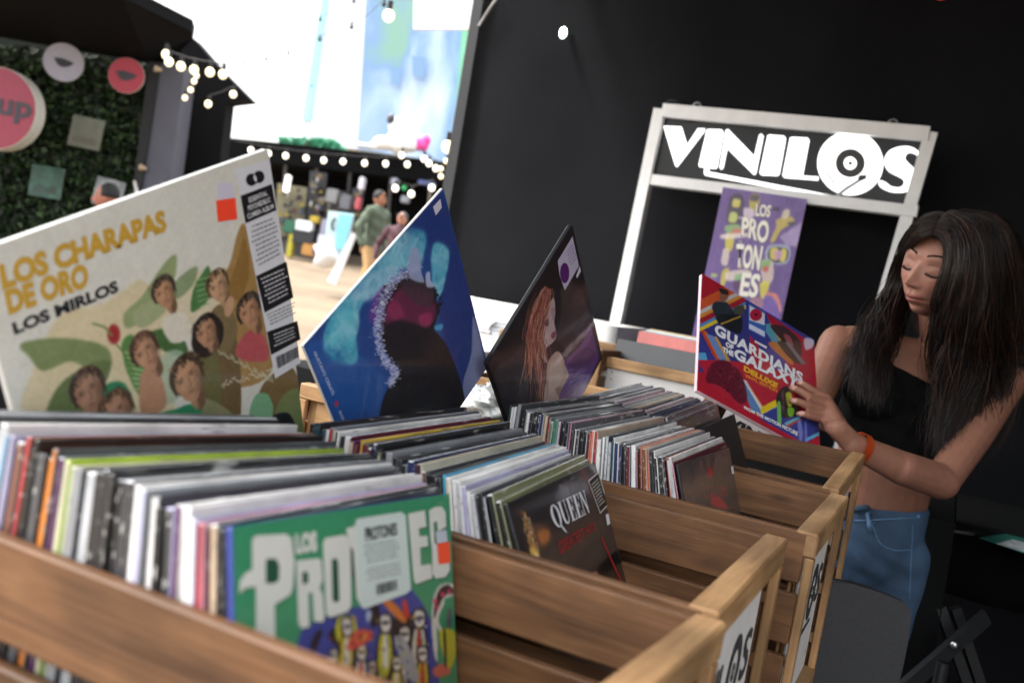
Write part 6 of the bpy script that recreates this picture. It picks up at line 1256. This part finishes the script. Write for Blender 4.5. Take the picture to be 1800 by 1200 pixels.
def place_head(me, origin, U, Ff, scale=1.0):
    U, Ff = Vector(U).normalized(), Vector(Ff); Ff = (Ff - U * U.dot(Ff)).normalized(); L_ = Ff.cross(U) * -1      # person's left
    L_ = U.cross(Ff) * -1 if False else (U.cross(Ff)) * -1
    # right handed: x = y cross z
    X_ = Ff.cross(U); M = Matrix([[X_[i] * scale, Ff[i] * scale, U[i] * scale, Vector(origin)[i]] for i in range(3)] + [[0, 0, 0, 1]]); me.transform(M); return M
def merge_meshes(ms, name):
    cols = []; bm = bmesh.new()
    for m in ms: bm.from_mesh(m)
    me = bpy.data.meshes.new(name); bm.to_mesh(me); bm.free(); return me
# ---------------------------------------------------------------- the browsing woman
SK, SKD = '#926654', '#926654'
W = empty('person', P(1560, 890, 2.22).xy.to_3d(), 'woman with long dark hair, black crop top and blue jeans looking at an album', 'person'); OW = Vector(W.location)
def p(x, y, d): return P(x, y, d) - OW
FW = cv(-.83, .17, -.53); UW = cv(.157, -.944, -.298)
neck_b = p(1672, 640, 2.22); neck_t = p(1655, 540, 2.17)
shL, shR = p(1768, 668, 2.20), p(1474, 606, 2.24)          # her left is on the right of the picture
elL, wrL = p(1655, 846, 2.02), p(1500, 782, 1.925)
chest = p(1586, 698, 2.24); waist = p(1552, 850, 2.25); pelv = p(1524, 950, 2.27)
cr_, ur_ = RGT, Vector((0, 0, 1))
bm = bmesh.new()
capsule(bm, neck_b + Vector((0, 0, -.03)), neck_t, .056, .050)
tilt = (shL - shR).normalized()
up = (neck_b - waist).normalized()
for a, b, ra, rb, fl in ((neck_b - up * .05, chest, .075, .126, .72), (chest, waist, .130, .110, .74), (waist, pelv, .108, .114, .76)): capsule(bm, a, b, ra, rb, fl, side=tilt, seg=24)
shc = (shL + shR) / 2 - up * .02
capsule(bm, shR * .82 + shc * .18, shL * .82 + shc * .18, .056, .056, .9)
capsule(bm, neck_b, shL * .8 + shc * .2, .042, .045); capsule(bm, neck_b, shR * .8 + shc * .2, .042, .045)
fwdw = (Vector(FW) - up * Vector(FW).dot(up)); bodyF = (cv(-.35, 0, -.94)); bodyF = (bodyF - up * bodyF.dot(up)).normalized()
for s in (1, -1): ball(bm, chest + tilt * .062 * s + bodyF * .062 - up * .005, .062, 20, 14, (1, 1, .95))
capsule(bm, shL, p(1712, 762, 2.1), .046, .041); capsule(bm, p(1712, 762, 2.1), elL, .041, .036)
capsule(bm, elL, p(1585, 822, 1.965), .038, .035); capsule(bm, p(1585, 822, 1.965), wrL, .035, .0245, .85, side=(0, 0, 1))
elR = p(1430, 705, 2.18); wrR = p(1385, 712, 2.10)
capsule(bm, shR, elR, .046, .038); capsule(bm, elR, p(1372, 690, 2.09), .034, .024)
# left hand on the front of the album, fingers pointing left
Hn = Vector(HELD.col[2][:3]); Hu = Vector(HELD.col[0][:3]); Hv = Vector(HELD.col[1][:3]); HO = Vector(HELD.col[3][:3])
def onalb(x, y, lift):
    r = Vector(ray(x, y)); e = Vector(EYE); tt = (HO + Hn * lift - e).dot(Hn) / r.dot(Hn); return e + r * tt - OW
palm = [wrL, p(1476, 755, 1.915), p(1461, 728, 1.915)]
capsule(bm, wrL, palm[1], .0235, .021, .72, side=(Vector(p(1463, 712, 1.91)) - Vector(p(1452, 760, 1.92))))
kn = [onalb(1452, 699, .030), onalb(1455, 709, .034), onalb(1453, 722, .033), onalb(1449, 737, .027)]
mid = [onalb(1426, 685, .024), onalb(1422, 697, .028), onalb(1420, 712, .026), onalb(1424, 731, .022)]
tip = [onalb(1404, 673, .009), onalb(1391, 681, .010), onalb(1391, 704, .010), onalb(1403, 727, .010)]
for k, (a, b, c) in enumerate(zip(kn, mid, tip)):
    r0 = (.0092, .0095, .0092, .0082)[k]; m2 = b * .35 + c * .65 + Hn * .003
    a0_ = wrL.lerp(palm[1], .35); capsule(bm, a0_, a, .0165, r0 * 1.22, seg=14); capsule(bm, palm[1], kn[0].lerp(kn[3], k / 3), .016, .0105, seg=14); capsule(bm, a, b, r0 * 1.08, r0 * .98, seg=14); capsule(bm, b, m2, r0 * .98, r0 * .86, seg=14); capsule(bm, m2, c, r0 * .86, r0 * .7, seg=14)
# thumb going behind the album edge
thb = p(1462, 752, 1.925); tb1 = onalb(1447, 748, -.012) ; tb2 = onalb(1436, 735, -.022)
capsule(bm, p(1475, 762, 1.925), thb, .017, .014, seg=14); capsule(bm, thb, tb1, .0125, .0105, seg=14); capsule(bm, tb1, tb2, .0105, .0085, seg=14)
# right hand behind the album: palm and fingers bracing the back
rh = onalb(1385, 700, -.035); capsule(bm, p(1372, 690, 2.09), rh, .025, .028, .6)
for k in range(4):
    a = onalb(1360 + 2 * k, 668 + 14 * k, -.026); b = onalb(1325 + 4 * k, 660 + 14 * k, -.020); capsule(bm, rh, a, .012, .0095, seg=12); capsule(bm, a, b, .0095, .0078, seg=12)
a = onalb(1395, 655, -.024); capsule(bm, rh, a, .014, .0105, seg=12); capsule(bm, a, onalb(1402, 640, -.018), .0105, .0085, seg=12)
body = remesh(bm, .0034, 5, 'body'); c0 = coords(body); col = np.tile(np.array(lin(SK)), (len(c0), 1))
# nails
for k, (b, c) in enumerate(zip(mid, tip)):
    q = np.array(c + Hn * .005 + (b - c).normalized() * .003); d_ = np.linalg.norm(c0 - q, axis=1); m = (d_ < .0066)[:, None]; col = np.where(m, np.array(lin('#c89a8c')), col)
kd = np.min([np.linalg.norm(c0 - np.array(x_), axis=1) for x_ in kn + mid], axis=0); m = (gs(kd, .014) * .35)[:, None]; col = col * (1 - m) + np.array(lin('#7c4434')) * m
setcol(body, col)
head = head_mesh('#a07464', '#8c4e48', '#100908'); HD = 2.115; hv_ = coords(head)  # face skin coloured lighter than the body, standing in for stronger light
hc_ = p(1656, 470, HD) ; HM = place_head(head, hc_, UW, FW, 1.03)
face_hairs(hv_, HM, W)
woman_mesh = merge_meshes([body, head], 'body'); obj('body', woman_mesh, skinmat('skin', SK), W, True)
# crop top: same trunk volumes, a little larger, trimmed at neckline and hem
bm = bmesh.new(); g_ = .0065
for a, b, ra, rb, fl in ((neck_b - up * .05, chest, .075 + g_, .126 + g_, .74), (chest, waist, .130 + g_, .110 + g_, .76)): capsule(bm, a, b, ra, rb, fl, side=tilt, seg=24)
capsule(bm, shR * .8 + shc * .2, shL * .8 + shc * .2, .056 + g_, .056 + g_, .9)
for s in (1, -1): ball(bm, chest + tilt * .062 * s + bodyF * .062 - up * .005, .062 + g_, 20, 14, (1, 1, .95))
top = remesh(bm, .0036, 6, 'top'); ct = coords(top); cw = ct + np.array(OW)
R3 = AX.T; q_ = (cw - EYE) @ AX; px = 900 + F_PX * q_[:, 0] / q_[:, 2]; py = 600 + F_PX * q_[:, 1] / q_[:, 2]
tl = np.array(tilt); upn = np.array(up); rel = ct - np.array(chest); sx = rel @ tl; su = rel @ upn; sf = rel @ np.array(bodyF)
neckline = .052 + .9 * np.clip(np.abs(sx) - .055, 0, 1) * 1.6; keep = (su < np.where(np.abs(sx) > .082, .128, neckline)) & (su > -.150 - .0 * sx) & (np.abs(sx) < .156 - .25 * np.clip(su - .02, 0, 1))
bm = bmesh.new(); bm.from_mesh(top); bm.verts.ensure_lookup_table(); bmesh.ops.delete(bm, geom=[v for v, k in zip(bm.verts, keep) if not k], context='VERTS')
def smooth_edge(bm, n=14):
    be = [e for e in bm.edges if len(e.link_faces) == 1]; nb = {}
    for e in be:
        a, b = e.verts; nb.setdefault(a, []).append(b); nb.setdefault(b, []).append(a)
    for _ in range(n):
        new = {v: (v.co + sum((q.co for q in l), Vector()) / len(l)) / 2 for v, l in nb.items() if len(l) == 2}
        for v, c in new.items(): v.co = c
smooth_edge(bm)
for v in bm.verts:
    v.co += v.normal * (.0018 * math.sin(v.co.z * 120 + v.co.x * 40) + .0012 * math.sin(v.co.x * 150 - v.co.z * 60))
bmesh.ops.solidify(bm, geom=bm.faces[:], thickness=.002); obj('crop_top', bm, mat('black_knit', '#09090a', .9, var=.1, scale=200, bump=.2, spec=.15), W, True)
# jeans
DEN = mat('blue_denim', '#3e5773', .85, var=.38, scale=9, bump=.5, bscale=260)
hipc = pelv; fl0 = Vector((0, 0, 0)) - Vector((0, 0, OW.z))
bm = bmesh.new(); capsule(bm, waist + (pelv - waist) * .35, pelv, .118, .118, .82, side=tilt, seg=24)
hz_ = pelv.z
for s in (1, -1):
    hip = pelv + tilt * .075 * s - Vector((0, 0, .02)); kn_ = Vector((hip.x + .0, hip.y + .02, .47)); an = Vector((hip.x + .01 * s, hip.y + .05, .09))
    capsule(bm, hip, kn_, .078, .06, seg=20); capsule(bm, kn_, an, .06, .05, seg=20)
jm = remesh(bm, .006, 6, 'jeans'); bm = bmesh.new(); bm.from_mesh(jm)
wl_ = p(1560, 890, 2.2).z
bmesh.ops.delete(bm, geom=[v for v in bm.verts if v.co.z > wl_ + .012 * math.sin(v.co.x * 9)], context='VERTS'); smooth_edge(bm, 30); bm.normal_update()
for v in bm.verts:
    h = v.co.z - hz_; side_ = (v.co - pelv).dot(tilt)
    v.co += v.normal * (.0034 * math.sin(h * 105 + side_ * 32 + 1.3 * math.sin(side_ * 24)) * math.exp(-((h + .05) / .09) ** 2) * max(0, 1 - (side_ / .13) ** 2) + .001 * math.sin(h * 60 + side_ * 50))
obj('jeans', bm, DEN, W, True)
def surf(x, y, dz=0):        # point on the front of the jeans at a measured place
    r = Vector(ray(x, y)); return r
jo = bpy.data.objects['jeans']
bpy.context.view_layer.update()
dg = bpy.context.evaluated_depsgraph_get()
def hit(o, x, y, lift=.003):
    mw = o.matrix_world if o.matrix_world != Matrix() else Matrix.Translation(OW); mi = (Matrix.Translation(OW)).inverted()
    ok, loc, nor, _ = o.ray_cast(mi @ Vector(EYE), Vector(ray(x, y)).normalized())
    return (loc + nor * lift) if ok else None
def seam(name, pts, r, m, par=W, o=None):
    q = [hit(o or jo, x, y, r * .6) for x, y in pts]; q = [a for a in q if a is not None]
    if len(q) > 1: bm = bmesh.new(); tube(bm, q, r, 6); return obj(name, bm, m, par, True)
DEN2 = mat('denim_seam', '#5c7ea2', .8, var=.3, scale=90); 
seam('waistband', [(1500 + 4 * k, 893 - .0 * k + 2 - k * .35) for k in range(0, 32)], .007, DEN, W); seam('waistband_seam', [(1500 + 4 * k, 915 - k * .2) for k in range(0, 31)], .0018, DEN2, W)
seam('pocket', smooth([(1538, 918), (1540, 940), (1550, 957), (1570, 966), (1588, 966), (1600, 960)], 5)[:25], .0017, DEN2, W); seam('side_seam', [(1604 - k * .35, 918 + 8 * k) for k in range(18)], .0015, DEN2, W)
seam('belt_loop', [(1525, 892), (1526, 903), (1528, 920), (1530, 932)], .006, DEN2, W); seam('belt_loop', [(1610, 884), (1613, 896), (1612, 908)], .005, DEN2, W)
# wristband
wdir = (p(1585, 822, 1.965) - wrL).normalized(); wc = p(1512, 787, 1.93)
bm = bmesh.new(); rings = tube(bm, [wc - wdir * .009, wc + wdir * .009], .031, 28, flat=.92, side=(0, 0, 1), cap=False); bmesh.ops.solidify(bm, geom=bm.faces[:], thickness=.001); obj('wristband', bm, mat('orange_band', '#ff7c3c', .5), W, True)
# shoes
for s in (1, -1):
    hip = pelv + tilt * .075 * s; bm = bmesh.new(); a = Vector((hip.x, hip.y + .05, .045)); ball(bm, a, .05, 16, 10, (1, 1.2, .9)); capsule(bm, a, a + Vector((-.05, -.12, -.012)), .045, .034, .7, side=(1, 0, 0))
    obj('shoe', remesh(bm, .008, 3), mat('shoe_white', '#c9c9c9', .6), W, True)
# ------------------------------------------------ hair
HAIR = mat('dark_hair', '#150e0b', .4, var=.5, scale=60, stretch=(1, 1, .1), spec=.45); HAIR2 = mat('brown_strand', '#33211a', .4, var=.4, scale=60, spec=.45); HAIRL = mat('light_strand', '#5a4030', .45, var=.3, scale=60)
HO_ = np.array(OW)
def gp_(lst): return [np.array(P(x, y, d)) - HO_ for x, y, d in lst]
gR = [gp_(g) for g in (   # sheet over her left side (right of the picture), from the face edge outward
    [(1633, 424, 2.045), (1650, 430, 2.035), (1657, 458, 2.03), (1652, 500, 2.035), (1651, 560, 2.06), (1655, 620, 2.08), (1652, 690, 2.08), (1632, 760, 2.06)],
    [(1638, 410, 2.055), (1662, 424, 2.03), (1670, 470, 2.02), (1664, 530, 2.03), (1664, 600, 2.06), (1668, 680, 2.08), (1660, 745, 2.07), (1640, 800, 2.06)],
    [(1650, 392, 2.08), (1680, 420, 2.03), (1692, 480, 2.01), (1690, 560, 2.03), (1688, 640, 2.07), (1680, 720, 2.08), (1665, 780, 2.07), (1650, 830, 2.06)],
    [(1656, 388, 2.10), (1700, 412, 2.04), (1718, 480, 2.02), (1720, 570, 2.04), (1722, 650, 2.09), (1716, 730, 2.10), (1700, 790, 2.09), (1684, 832, 2.07)],
    [(1664, 386, 2.13), (1724, 406, 2.08), (1746, 470, 2.06), (1752, 560, 2.09), (1756, 650, 2.13), (1750, 725, 2.14), (1736, 780, 2.13), (1722, 815, 2.12)],
    [(1672, 385, 2.17), (1740, 400, 2.14), (1768, 460, 2.14), (1776, 550, 2.17), (1776, 640, 2.20), (1766, 715, 2.20), (1750, 765, 2.19), (1738, 790, 2.18)],
    [(1680, 385, 2.22), (1750, 402, 2.24), (1778, 455, 2.27), (1786, 540, 2.29), (1786, 620, 2.30), (1774, 690, 2.29), (1762, 740, 2.28), (1750, 770, 2.27)])]
gR = [[gg + (np.array(cv(0, -1, 0)) * .010 * w8 + np.array(cv(0, 0, -1)) * .028 * w8) for gg, w8 in zip(g, (1, 1, .7, .4, .2, 0, 0, 0))] for g in gR]
gL = [gp_(g) for g in (   # sheet on her right side, falling behind the face and forward over the shoulder
    [(1640, 398, 2.09), (1618, 404, 2.10), (1600, 420, 2.13), (1590, 446, 2.17), (1586, 480, 2.21), (1572, 530, 2.22), (1550, 590, 2.18), (1535, 650, 2.12), (1530, 710, 2.10)],
    [(1640, 394, 2.11), (1612, 400, 2.13), (1592, 424, 2.17), (1585, 455, 2.21), (1576, 500, 2.24), (1555, 550, 2.22), (1530, 600, 2.17), (1508, 650, 2.12), (1498, 690, 2.10)],
    [(1642, 390, 2.14), (1612, 395, 2.18), (1595, 425, 2.23), (1588, 470, 2.27), (1568, 515, 2.27), (1540, 560, 2.23), (1512, 600, 2.18), (1490, 645, 2.14), (1475, 680, 2.12)],
    [(1650, 387, 2.2), (1622, 390, 2.26), (1604, 430, 2.30), (1594, 490, 2.31), (1580, 550, 2.27), (1562, 610, 2.2), (1552, 660, 2.14), (1545, 705, 2.10), (1545, 735, 2.1)])]
gL = [[gg + (np.array(cv(0, -1, 0)) * .008 * w8 + np.array(cv(0, 0, -1)) * (.026 * w8 + w9) + np.array(cv(-1, 0, 0)) * w9 * .35) for gg, w8, w9 in zip(g, (1, 1, .6, .2, 0, 0, 0, 0, 0), (0, 0, 0, 0, 0, 0, .03, .04, .04))] for g in gL]
gL = [[np.array(P(1636, 411, 2.02)) - HO_, np.array(P(1620, 414, 2.03)) - HO_, np.array(P(1604, 426, 2.06)) - HO_] + gL[0][3:], [np.array(P(1644, 392, 2.04)) - HO_, np.array(P(1622, 402, 2.045)) - HO_, np.array(P(1602, 418, 2.07)) - HO_] + gL[0][3:]] + gL
gB = [gp_(g) for g in (   # back fill
    [(1650, 386, 2.2), (1640, 392, 2.28), (1630, 440, 2.33), (1625, 520, 2.34), (1620, 600, 2.34), (1615, 680, 2.34)],
    [(1690, 384, 2.22), (1700, 400, 2.32), (1705, 460, 2.37), (1710, 560, 2.38), (1715, 650, 2.38), (1715, 740, 2.37)],
    [(1715, 390, 2.22), (1750, 410, 2.30), (1768, 480, 2.34), (1775, 570, 2.36), (1776, 650, 2.36), (1768, 740, 2.35)])]
def resamp(g, n=26):
    g = np.array(g); seg = np.r_[0, np.cumsum(np.linalg.norm(np.diff(g, axis=0), axis=1))]; seg /= seg[-1]
    # catmull-rom through smooth()
    pts = []; m = len(g)
    for i in range(m - 1):
        p0, p1, p2, p3 = g[max(i - 1, 0)], g[i], g[i + 1], g[min(i + 2, m - 1)]
        for k in range(6): t = k / 6; pts.append(.5 * ((2 * p1) + (-p0 + p2) * t + (2 * p0 - 5 * p1 + 4 * p2 - p3) * t * t + (-p0 + 3 * p1 - 3 * p2 + p3) * t ** 3))
    pts.append(g[-1]); pts = np.array(pts); s = np.r_[0, np.cumsum(np.linalg.norm(np.diff(pts, axis=0), axis=1))]; s /= s[-1]; q = np.linspace(0, 1, n)
    return np.stack([np.interp(q, s, pts[:, k]) for k in range(3)], 1)
def hair(name, sheets, n, mats, probs, r=.0011, seed=1, spread=.007, wave=.008, lenv=.25):
    rg = np.random.default_rng(seed); K = 26; V_, Fc, Mi = [], [], []; base = 0; t = np.linspace(0, 1, K)
    sh = [[resamp(g, K) for g in s] for s, _ in sheets]; wts = np.array([w_ for _, w_ in sheets], float); wts /= wts.sum()
    for k in range(n):
        s = sh[rg.choice(len(sh), p=wts)]; u_ = rg.random() * (len(s) - 1); i = int(u_); f = u_ - i
        c = s[i] * (1 - f) + s[min(i + 1, len(s) - 1)] * f; cl = int(u_ * 9); cr2 = np.random.default_rng(cl + 100 * seed)
        off = rg.normal(size=3) * spread; ph = cr2.random() * 6.28; fr = cr2.uniform(6, 13); amp = wave * cr2.uniform(.3, 1.2)
        L_ = 1 - rg.random() * lenv; tt = t * L_; c = np.stack([np.interp(tt, t, c[:, q]) for q in range(3)], 1)
        env = np.clip(tt * 1.6 - .1, 0, 1)[:, None]
        c = c + off * (.35 + .9 * env) + env * amp * np.stack([np.sin(tt * fr + ph), np.cos(tt * fr * .8 + ph), .0 * tt], 1) + env * .0035 * np.stack([np.sin(tt * 17 + k), np.cos(tt * 15 + k * 2), 0 * tt], 1)
        tan = np.gradient(c, axis=0); tan /= np.linalg.norm(tan, axis=1)[:, None] + 1e-9; a = np.cross(tan, [0.3, .8, .5]); a /= np.linalg.norm(a, axis=1)[:, None] + 1e-9; b = np.cross(tan, a)
        rr_ = (r * rg.uniform(.6, 1.3) * np.clip((1.02 - t) * 3, .1, 1))[:, None]
        for q in range(3): an = 2 * math.pi * q / 3; V_.append(c + a * rr_ * math.cos(an) + b * rr_ * math.sin(an))
        ii = np.arange(K - 1)
        for q in range(3):
            q2 = (q + 1) % 3; Fc.append(np.stack([base + q * K + ii, base + q2 * K + ii, base + q2 * K + ii + 1, base + q * K + ii + 1], 1)); 
        Mi += [int(rg.choice(len(mats), p=probs))] * (3 * (K - 1)); base += 3 * K
    V_ = np.concatenate(V_); Fc = np.concatenate(Fc); me = bpy.data.meshes.new(name); me.vertices.add(len(V_)); me.vertices.foreach_set('co', V_.ravel()); me.loops.add(Fc.size); me.loops.foreach_set('vertex_index', Fc.ravel()); me.polygons.add(len(Fc)); me.polygons.foreach_set('loop_start', np.arange(len(Fc)) * 4); me.polygons.foreach_set('material_index', Mi); me.update(calc_edges=True)
    me2 = me
    return me2
hm = merge_meshes([hair('hair', [(gR, 5), (gL, 2.6), (gB, 1.6)], 9500, [0, 1, 2], [.70, .275, .025], r=.0008, spread=.0085, wave=.022, lenv=.38)], 'hair')
# scalp cap under the strands
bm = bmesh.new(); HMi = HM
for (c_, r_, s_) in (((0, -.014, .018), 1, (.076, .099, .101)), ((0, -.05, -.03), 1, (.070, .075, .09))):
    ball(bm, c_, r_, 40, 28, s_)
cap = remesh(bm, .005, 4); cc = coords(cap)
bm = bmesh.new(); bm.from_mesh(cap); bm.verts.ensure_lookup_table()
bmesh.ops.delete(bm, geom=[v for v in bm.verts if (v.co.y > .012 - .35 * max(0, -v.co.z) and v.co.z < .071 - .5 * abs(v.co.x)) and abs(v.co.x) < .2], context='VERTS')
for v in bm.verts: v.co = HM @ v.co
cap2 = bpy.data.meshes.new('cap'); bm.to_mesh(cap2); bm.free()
# dark inner volume of the hair mass behind neck and over the shoulders
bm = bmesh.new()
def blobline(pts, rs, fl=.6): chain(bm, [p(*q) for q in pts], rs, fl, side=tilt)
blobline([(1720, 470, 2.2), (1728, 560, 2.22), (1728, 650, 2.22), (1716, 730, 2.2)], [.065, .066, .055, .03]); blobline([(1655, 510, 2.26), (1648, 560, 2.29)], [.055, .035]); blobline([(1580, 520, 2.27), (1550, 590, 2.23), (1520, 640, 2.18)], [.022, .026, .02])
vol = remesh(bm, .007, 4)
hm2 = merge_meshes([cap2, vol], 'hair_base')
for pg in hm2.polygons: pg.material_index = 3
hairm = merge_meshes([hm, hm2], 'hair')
# keep strand material indices
obj('hair', hairm, [HAIR, HAIR2, HAIRL, mat('hair_shadow', '#0a0706', .95, var=.4, scale=80, spec=.05)], W, True)  # last material paints the shade under the strands as darker hair

# ---------------------------------------------------------------- people across the courtyard
def figure(name, label, head_px, d, H, skin, top_c, leg_c, face_dir, cap_c=None, hair_c='#1a1412', pose='walk', armout=.17, show='full'):
    hx, hy = head_px; hp = P(hx, hy, d); s = H / 1.72; g = gz(hp.x, hp.y); zt = hp.z + .11 * s; base = Vector((hp.x, hp.y, zt - H)); t = empty('person', base, label, 'person')
    fd_ = Vector(face_dir).normalized(); rt_ = Vector((fd_.y, -fd_.x, 0)); Z = Vector((0, 0, 1)); hgt = lambda z: Z * z * s
    sh = [hgt(1.42) + rt_ * .19 * s * k for k in (1, -1)]; bm = bmesh.new(); body = []
    capsule(bm, hgt(1.40), hgt(1.54), .058 * s, .055 * s); hands = []
    for k in (0, 1):
        sg_ = 1 - 2 * k; el = sh[k] + rt_ * armout * sg_ * s - Z * .27 * s - fd_ * .04; ha = el - Z * .22 * s + fd_ * .10 * s - rt_ * .02 * sg_
        capsule(bm, sh[k], el, .05 * s, .04 * s); capsule(bm, el, ha, .038 * s, .026 * s); capsule(bm, ha, ha - Z * .07 * s, .03 * s, .024 * s, .55); hands.append((sh[k], el, ha))
        for f_ in range(4): q = ha - Z * .07 * s + fd_ * (.018 - .012 * f_) * s; capsule(bm, q, q - Z * (.055 - .006 * abs(f_ - 1)) * s + rt_ * -.01 * sg_, .009 * s, .007 * s, seg=8)
        q = ha - Z * .02 * s + fd_ * .02; capsule(bm, q, q + fd_ * .03 * s - Z * .04 * s, .011 * s, .008 * s, seg=8)
    capsule(bm, hgt(1.32), hgt(.98), .13 * s, .13 * s, .65, side=rt_)
    feet = []
    for k in (0, 1):
        sg_ = 1 - 2 * k; st = .16 * sg_ if pose == 'walk' else 0; hip = hgt(.92) + rt_ * .085 * sg_ * s; kn = hgt(.5) + rt_ * .09 * sg_ * s + fd_ * st * .6; an = hgt(.08) + rt_ * .09 * sg_ * s + fd_ * st
        capsule(bm, hip, kn, .085 * s, .058 * s); capsule(bm, kn, an, .055 * s, .04 * s); feet.append((hip, kn, an))
    bmesh_ = remesh(bm, .016, 4); setcol(bmesh_, np.tile(np.array(lin(skin)), (len(bmesh_.vertices), 1)))
    hd_ = head_mesh(skin, '#8a4a44', hair_c, n=60); place_head(hd_, hgt(1.61), Z, fd_ + Z * -.05, 1.04 * s); obj('body', merge_meshes([bmesh_, hd_], 'body'), skinmat('skin_' + name, skin), t, True)
    bm = bmesh.new()
    capsule(bm, hgt(1.36), hgt(.93), .185 * s, .19 * s, .66, side=rt_, seg=20)
    for a, e, h in hands: capsule(bm, a, e, .07 * s, .058 * s); capsule(bm, e, h, .056 * s, .042 * s)
    capsule(bm, sh[0], sh[1], .065 * s, .065 * s); capsule(bm, hgt(1.43), hgt(1.47), .075 * s, .07 * s)
    m_ = remesh(bm, .016, 4)
    for v in m_.vertices: v.co += v.normal * .006 * math.sin(v.co.z * 40 + v.co.x * 30)
    obj('jacket', m_, mat('jacket_' + top_c.strip('#'), top_c, .8, var=.2, scale=9, bump=.4), t, True)
    bm = bmesh.new(); capsule(bm, hgt(1.0), hgt(.9), .155 * s, .16 * s, .68, side=rt_)
    for h, k_, a in feet: capsule(bm, h, k_, .105 * s, .08 * s); capsule(bm, k_, a, .078 * s, .06 * s)
    obj('trousers', remesh(bm, .016, 4), mat('trousers_' + leg_c.strip('#'), leg_c, .8, var=.15, scale=9, bump=.4), t, True)
    for h, k_, a in feet: bm = bmesh.new(); capsule(bm, a - Z * .035 * s - fd_ * .03, a - Z * .045 * s + fd_ * .16, .045 * s, .038 * s); obj('shoe', bm, mat('shoe_dark', '#2a2a2c', .6), t, True)
    bm = bmesh.new(); ball(bm, hgt(1.635) - fd_ * .016, .108 * s, 24, 16, (.84, .84, .98)); bm.normal_update(); bmesh.ops.delete(bm, geom=[v for v in bm.verts if v.co.z < 1.60 * s or ((v.co - hgt(1.63)).dot(fd_) > .05 and v.co.z < 1.675 * s)], context='VERTS'); bmesh.ops.solidify(bm, geom=bm.faces[:], thickness=.006)
    obj('hair' if not cap_c else 'cap', bm, mat('hair_far' if not cap_c else 'cap_cloth', cap_c or hair_c, .7), t, True)
    if cap_c:
        bm = bmesh.new(); prism(bm, [hgt(1.675) + fd_ * .07 + rt_ * a + fd_ * b for a, b in ((-.07, 0), (-.06, .06), (0, .085), (.06, .06), (.07, 0))], (0, 0, .008)); obj('cap_peak', bm, mat('cap_cloth', cap_c, .7), t)
    return t
figure('man', 'man in a green field jacket, tan trousers and dark cap walking across the courtyard', (668, 350), 13.7, 1.72, '#a5735a', '#4f5a4a', '#b8976a', -FWD * .45 + RGT * .9, cap_c='#1c1a1c')
figure('child', 'person in a dark cap half hidden behind the blue album, beside the man in green', (707, 386), 13.2, 1.45, '#b5826c', '#4a2c34', '#33353c', -FWD + RGT * -.2, cap_c='#3a393c', pose='stand')
figure('bent', 'person with short black hair whose head shows over the cream album by the hedge', (187, 347), 7.9, 1.62, '#a86e5c', '#8d9aa0', '#33353c', -FWD * .3 + RGT * -.9, pose='stand', hair_c='#0e0c0c')
bm = bmesh.new(); tube(bm, [P(236, 318, 7.8), P(243, 348, 7.8), P(250, 480, 7.8)], [.012, .014, .014], 8); tag(obj('white_pole', bm, mat('pole_white', '#c9cacc', .5), smooth=True), 'thin white pole beside the dark haired head by the hedge', 'pole')
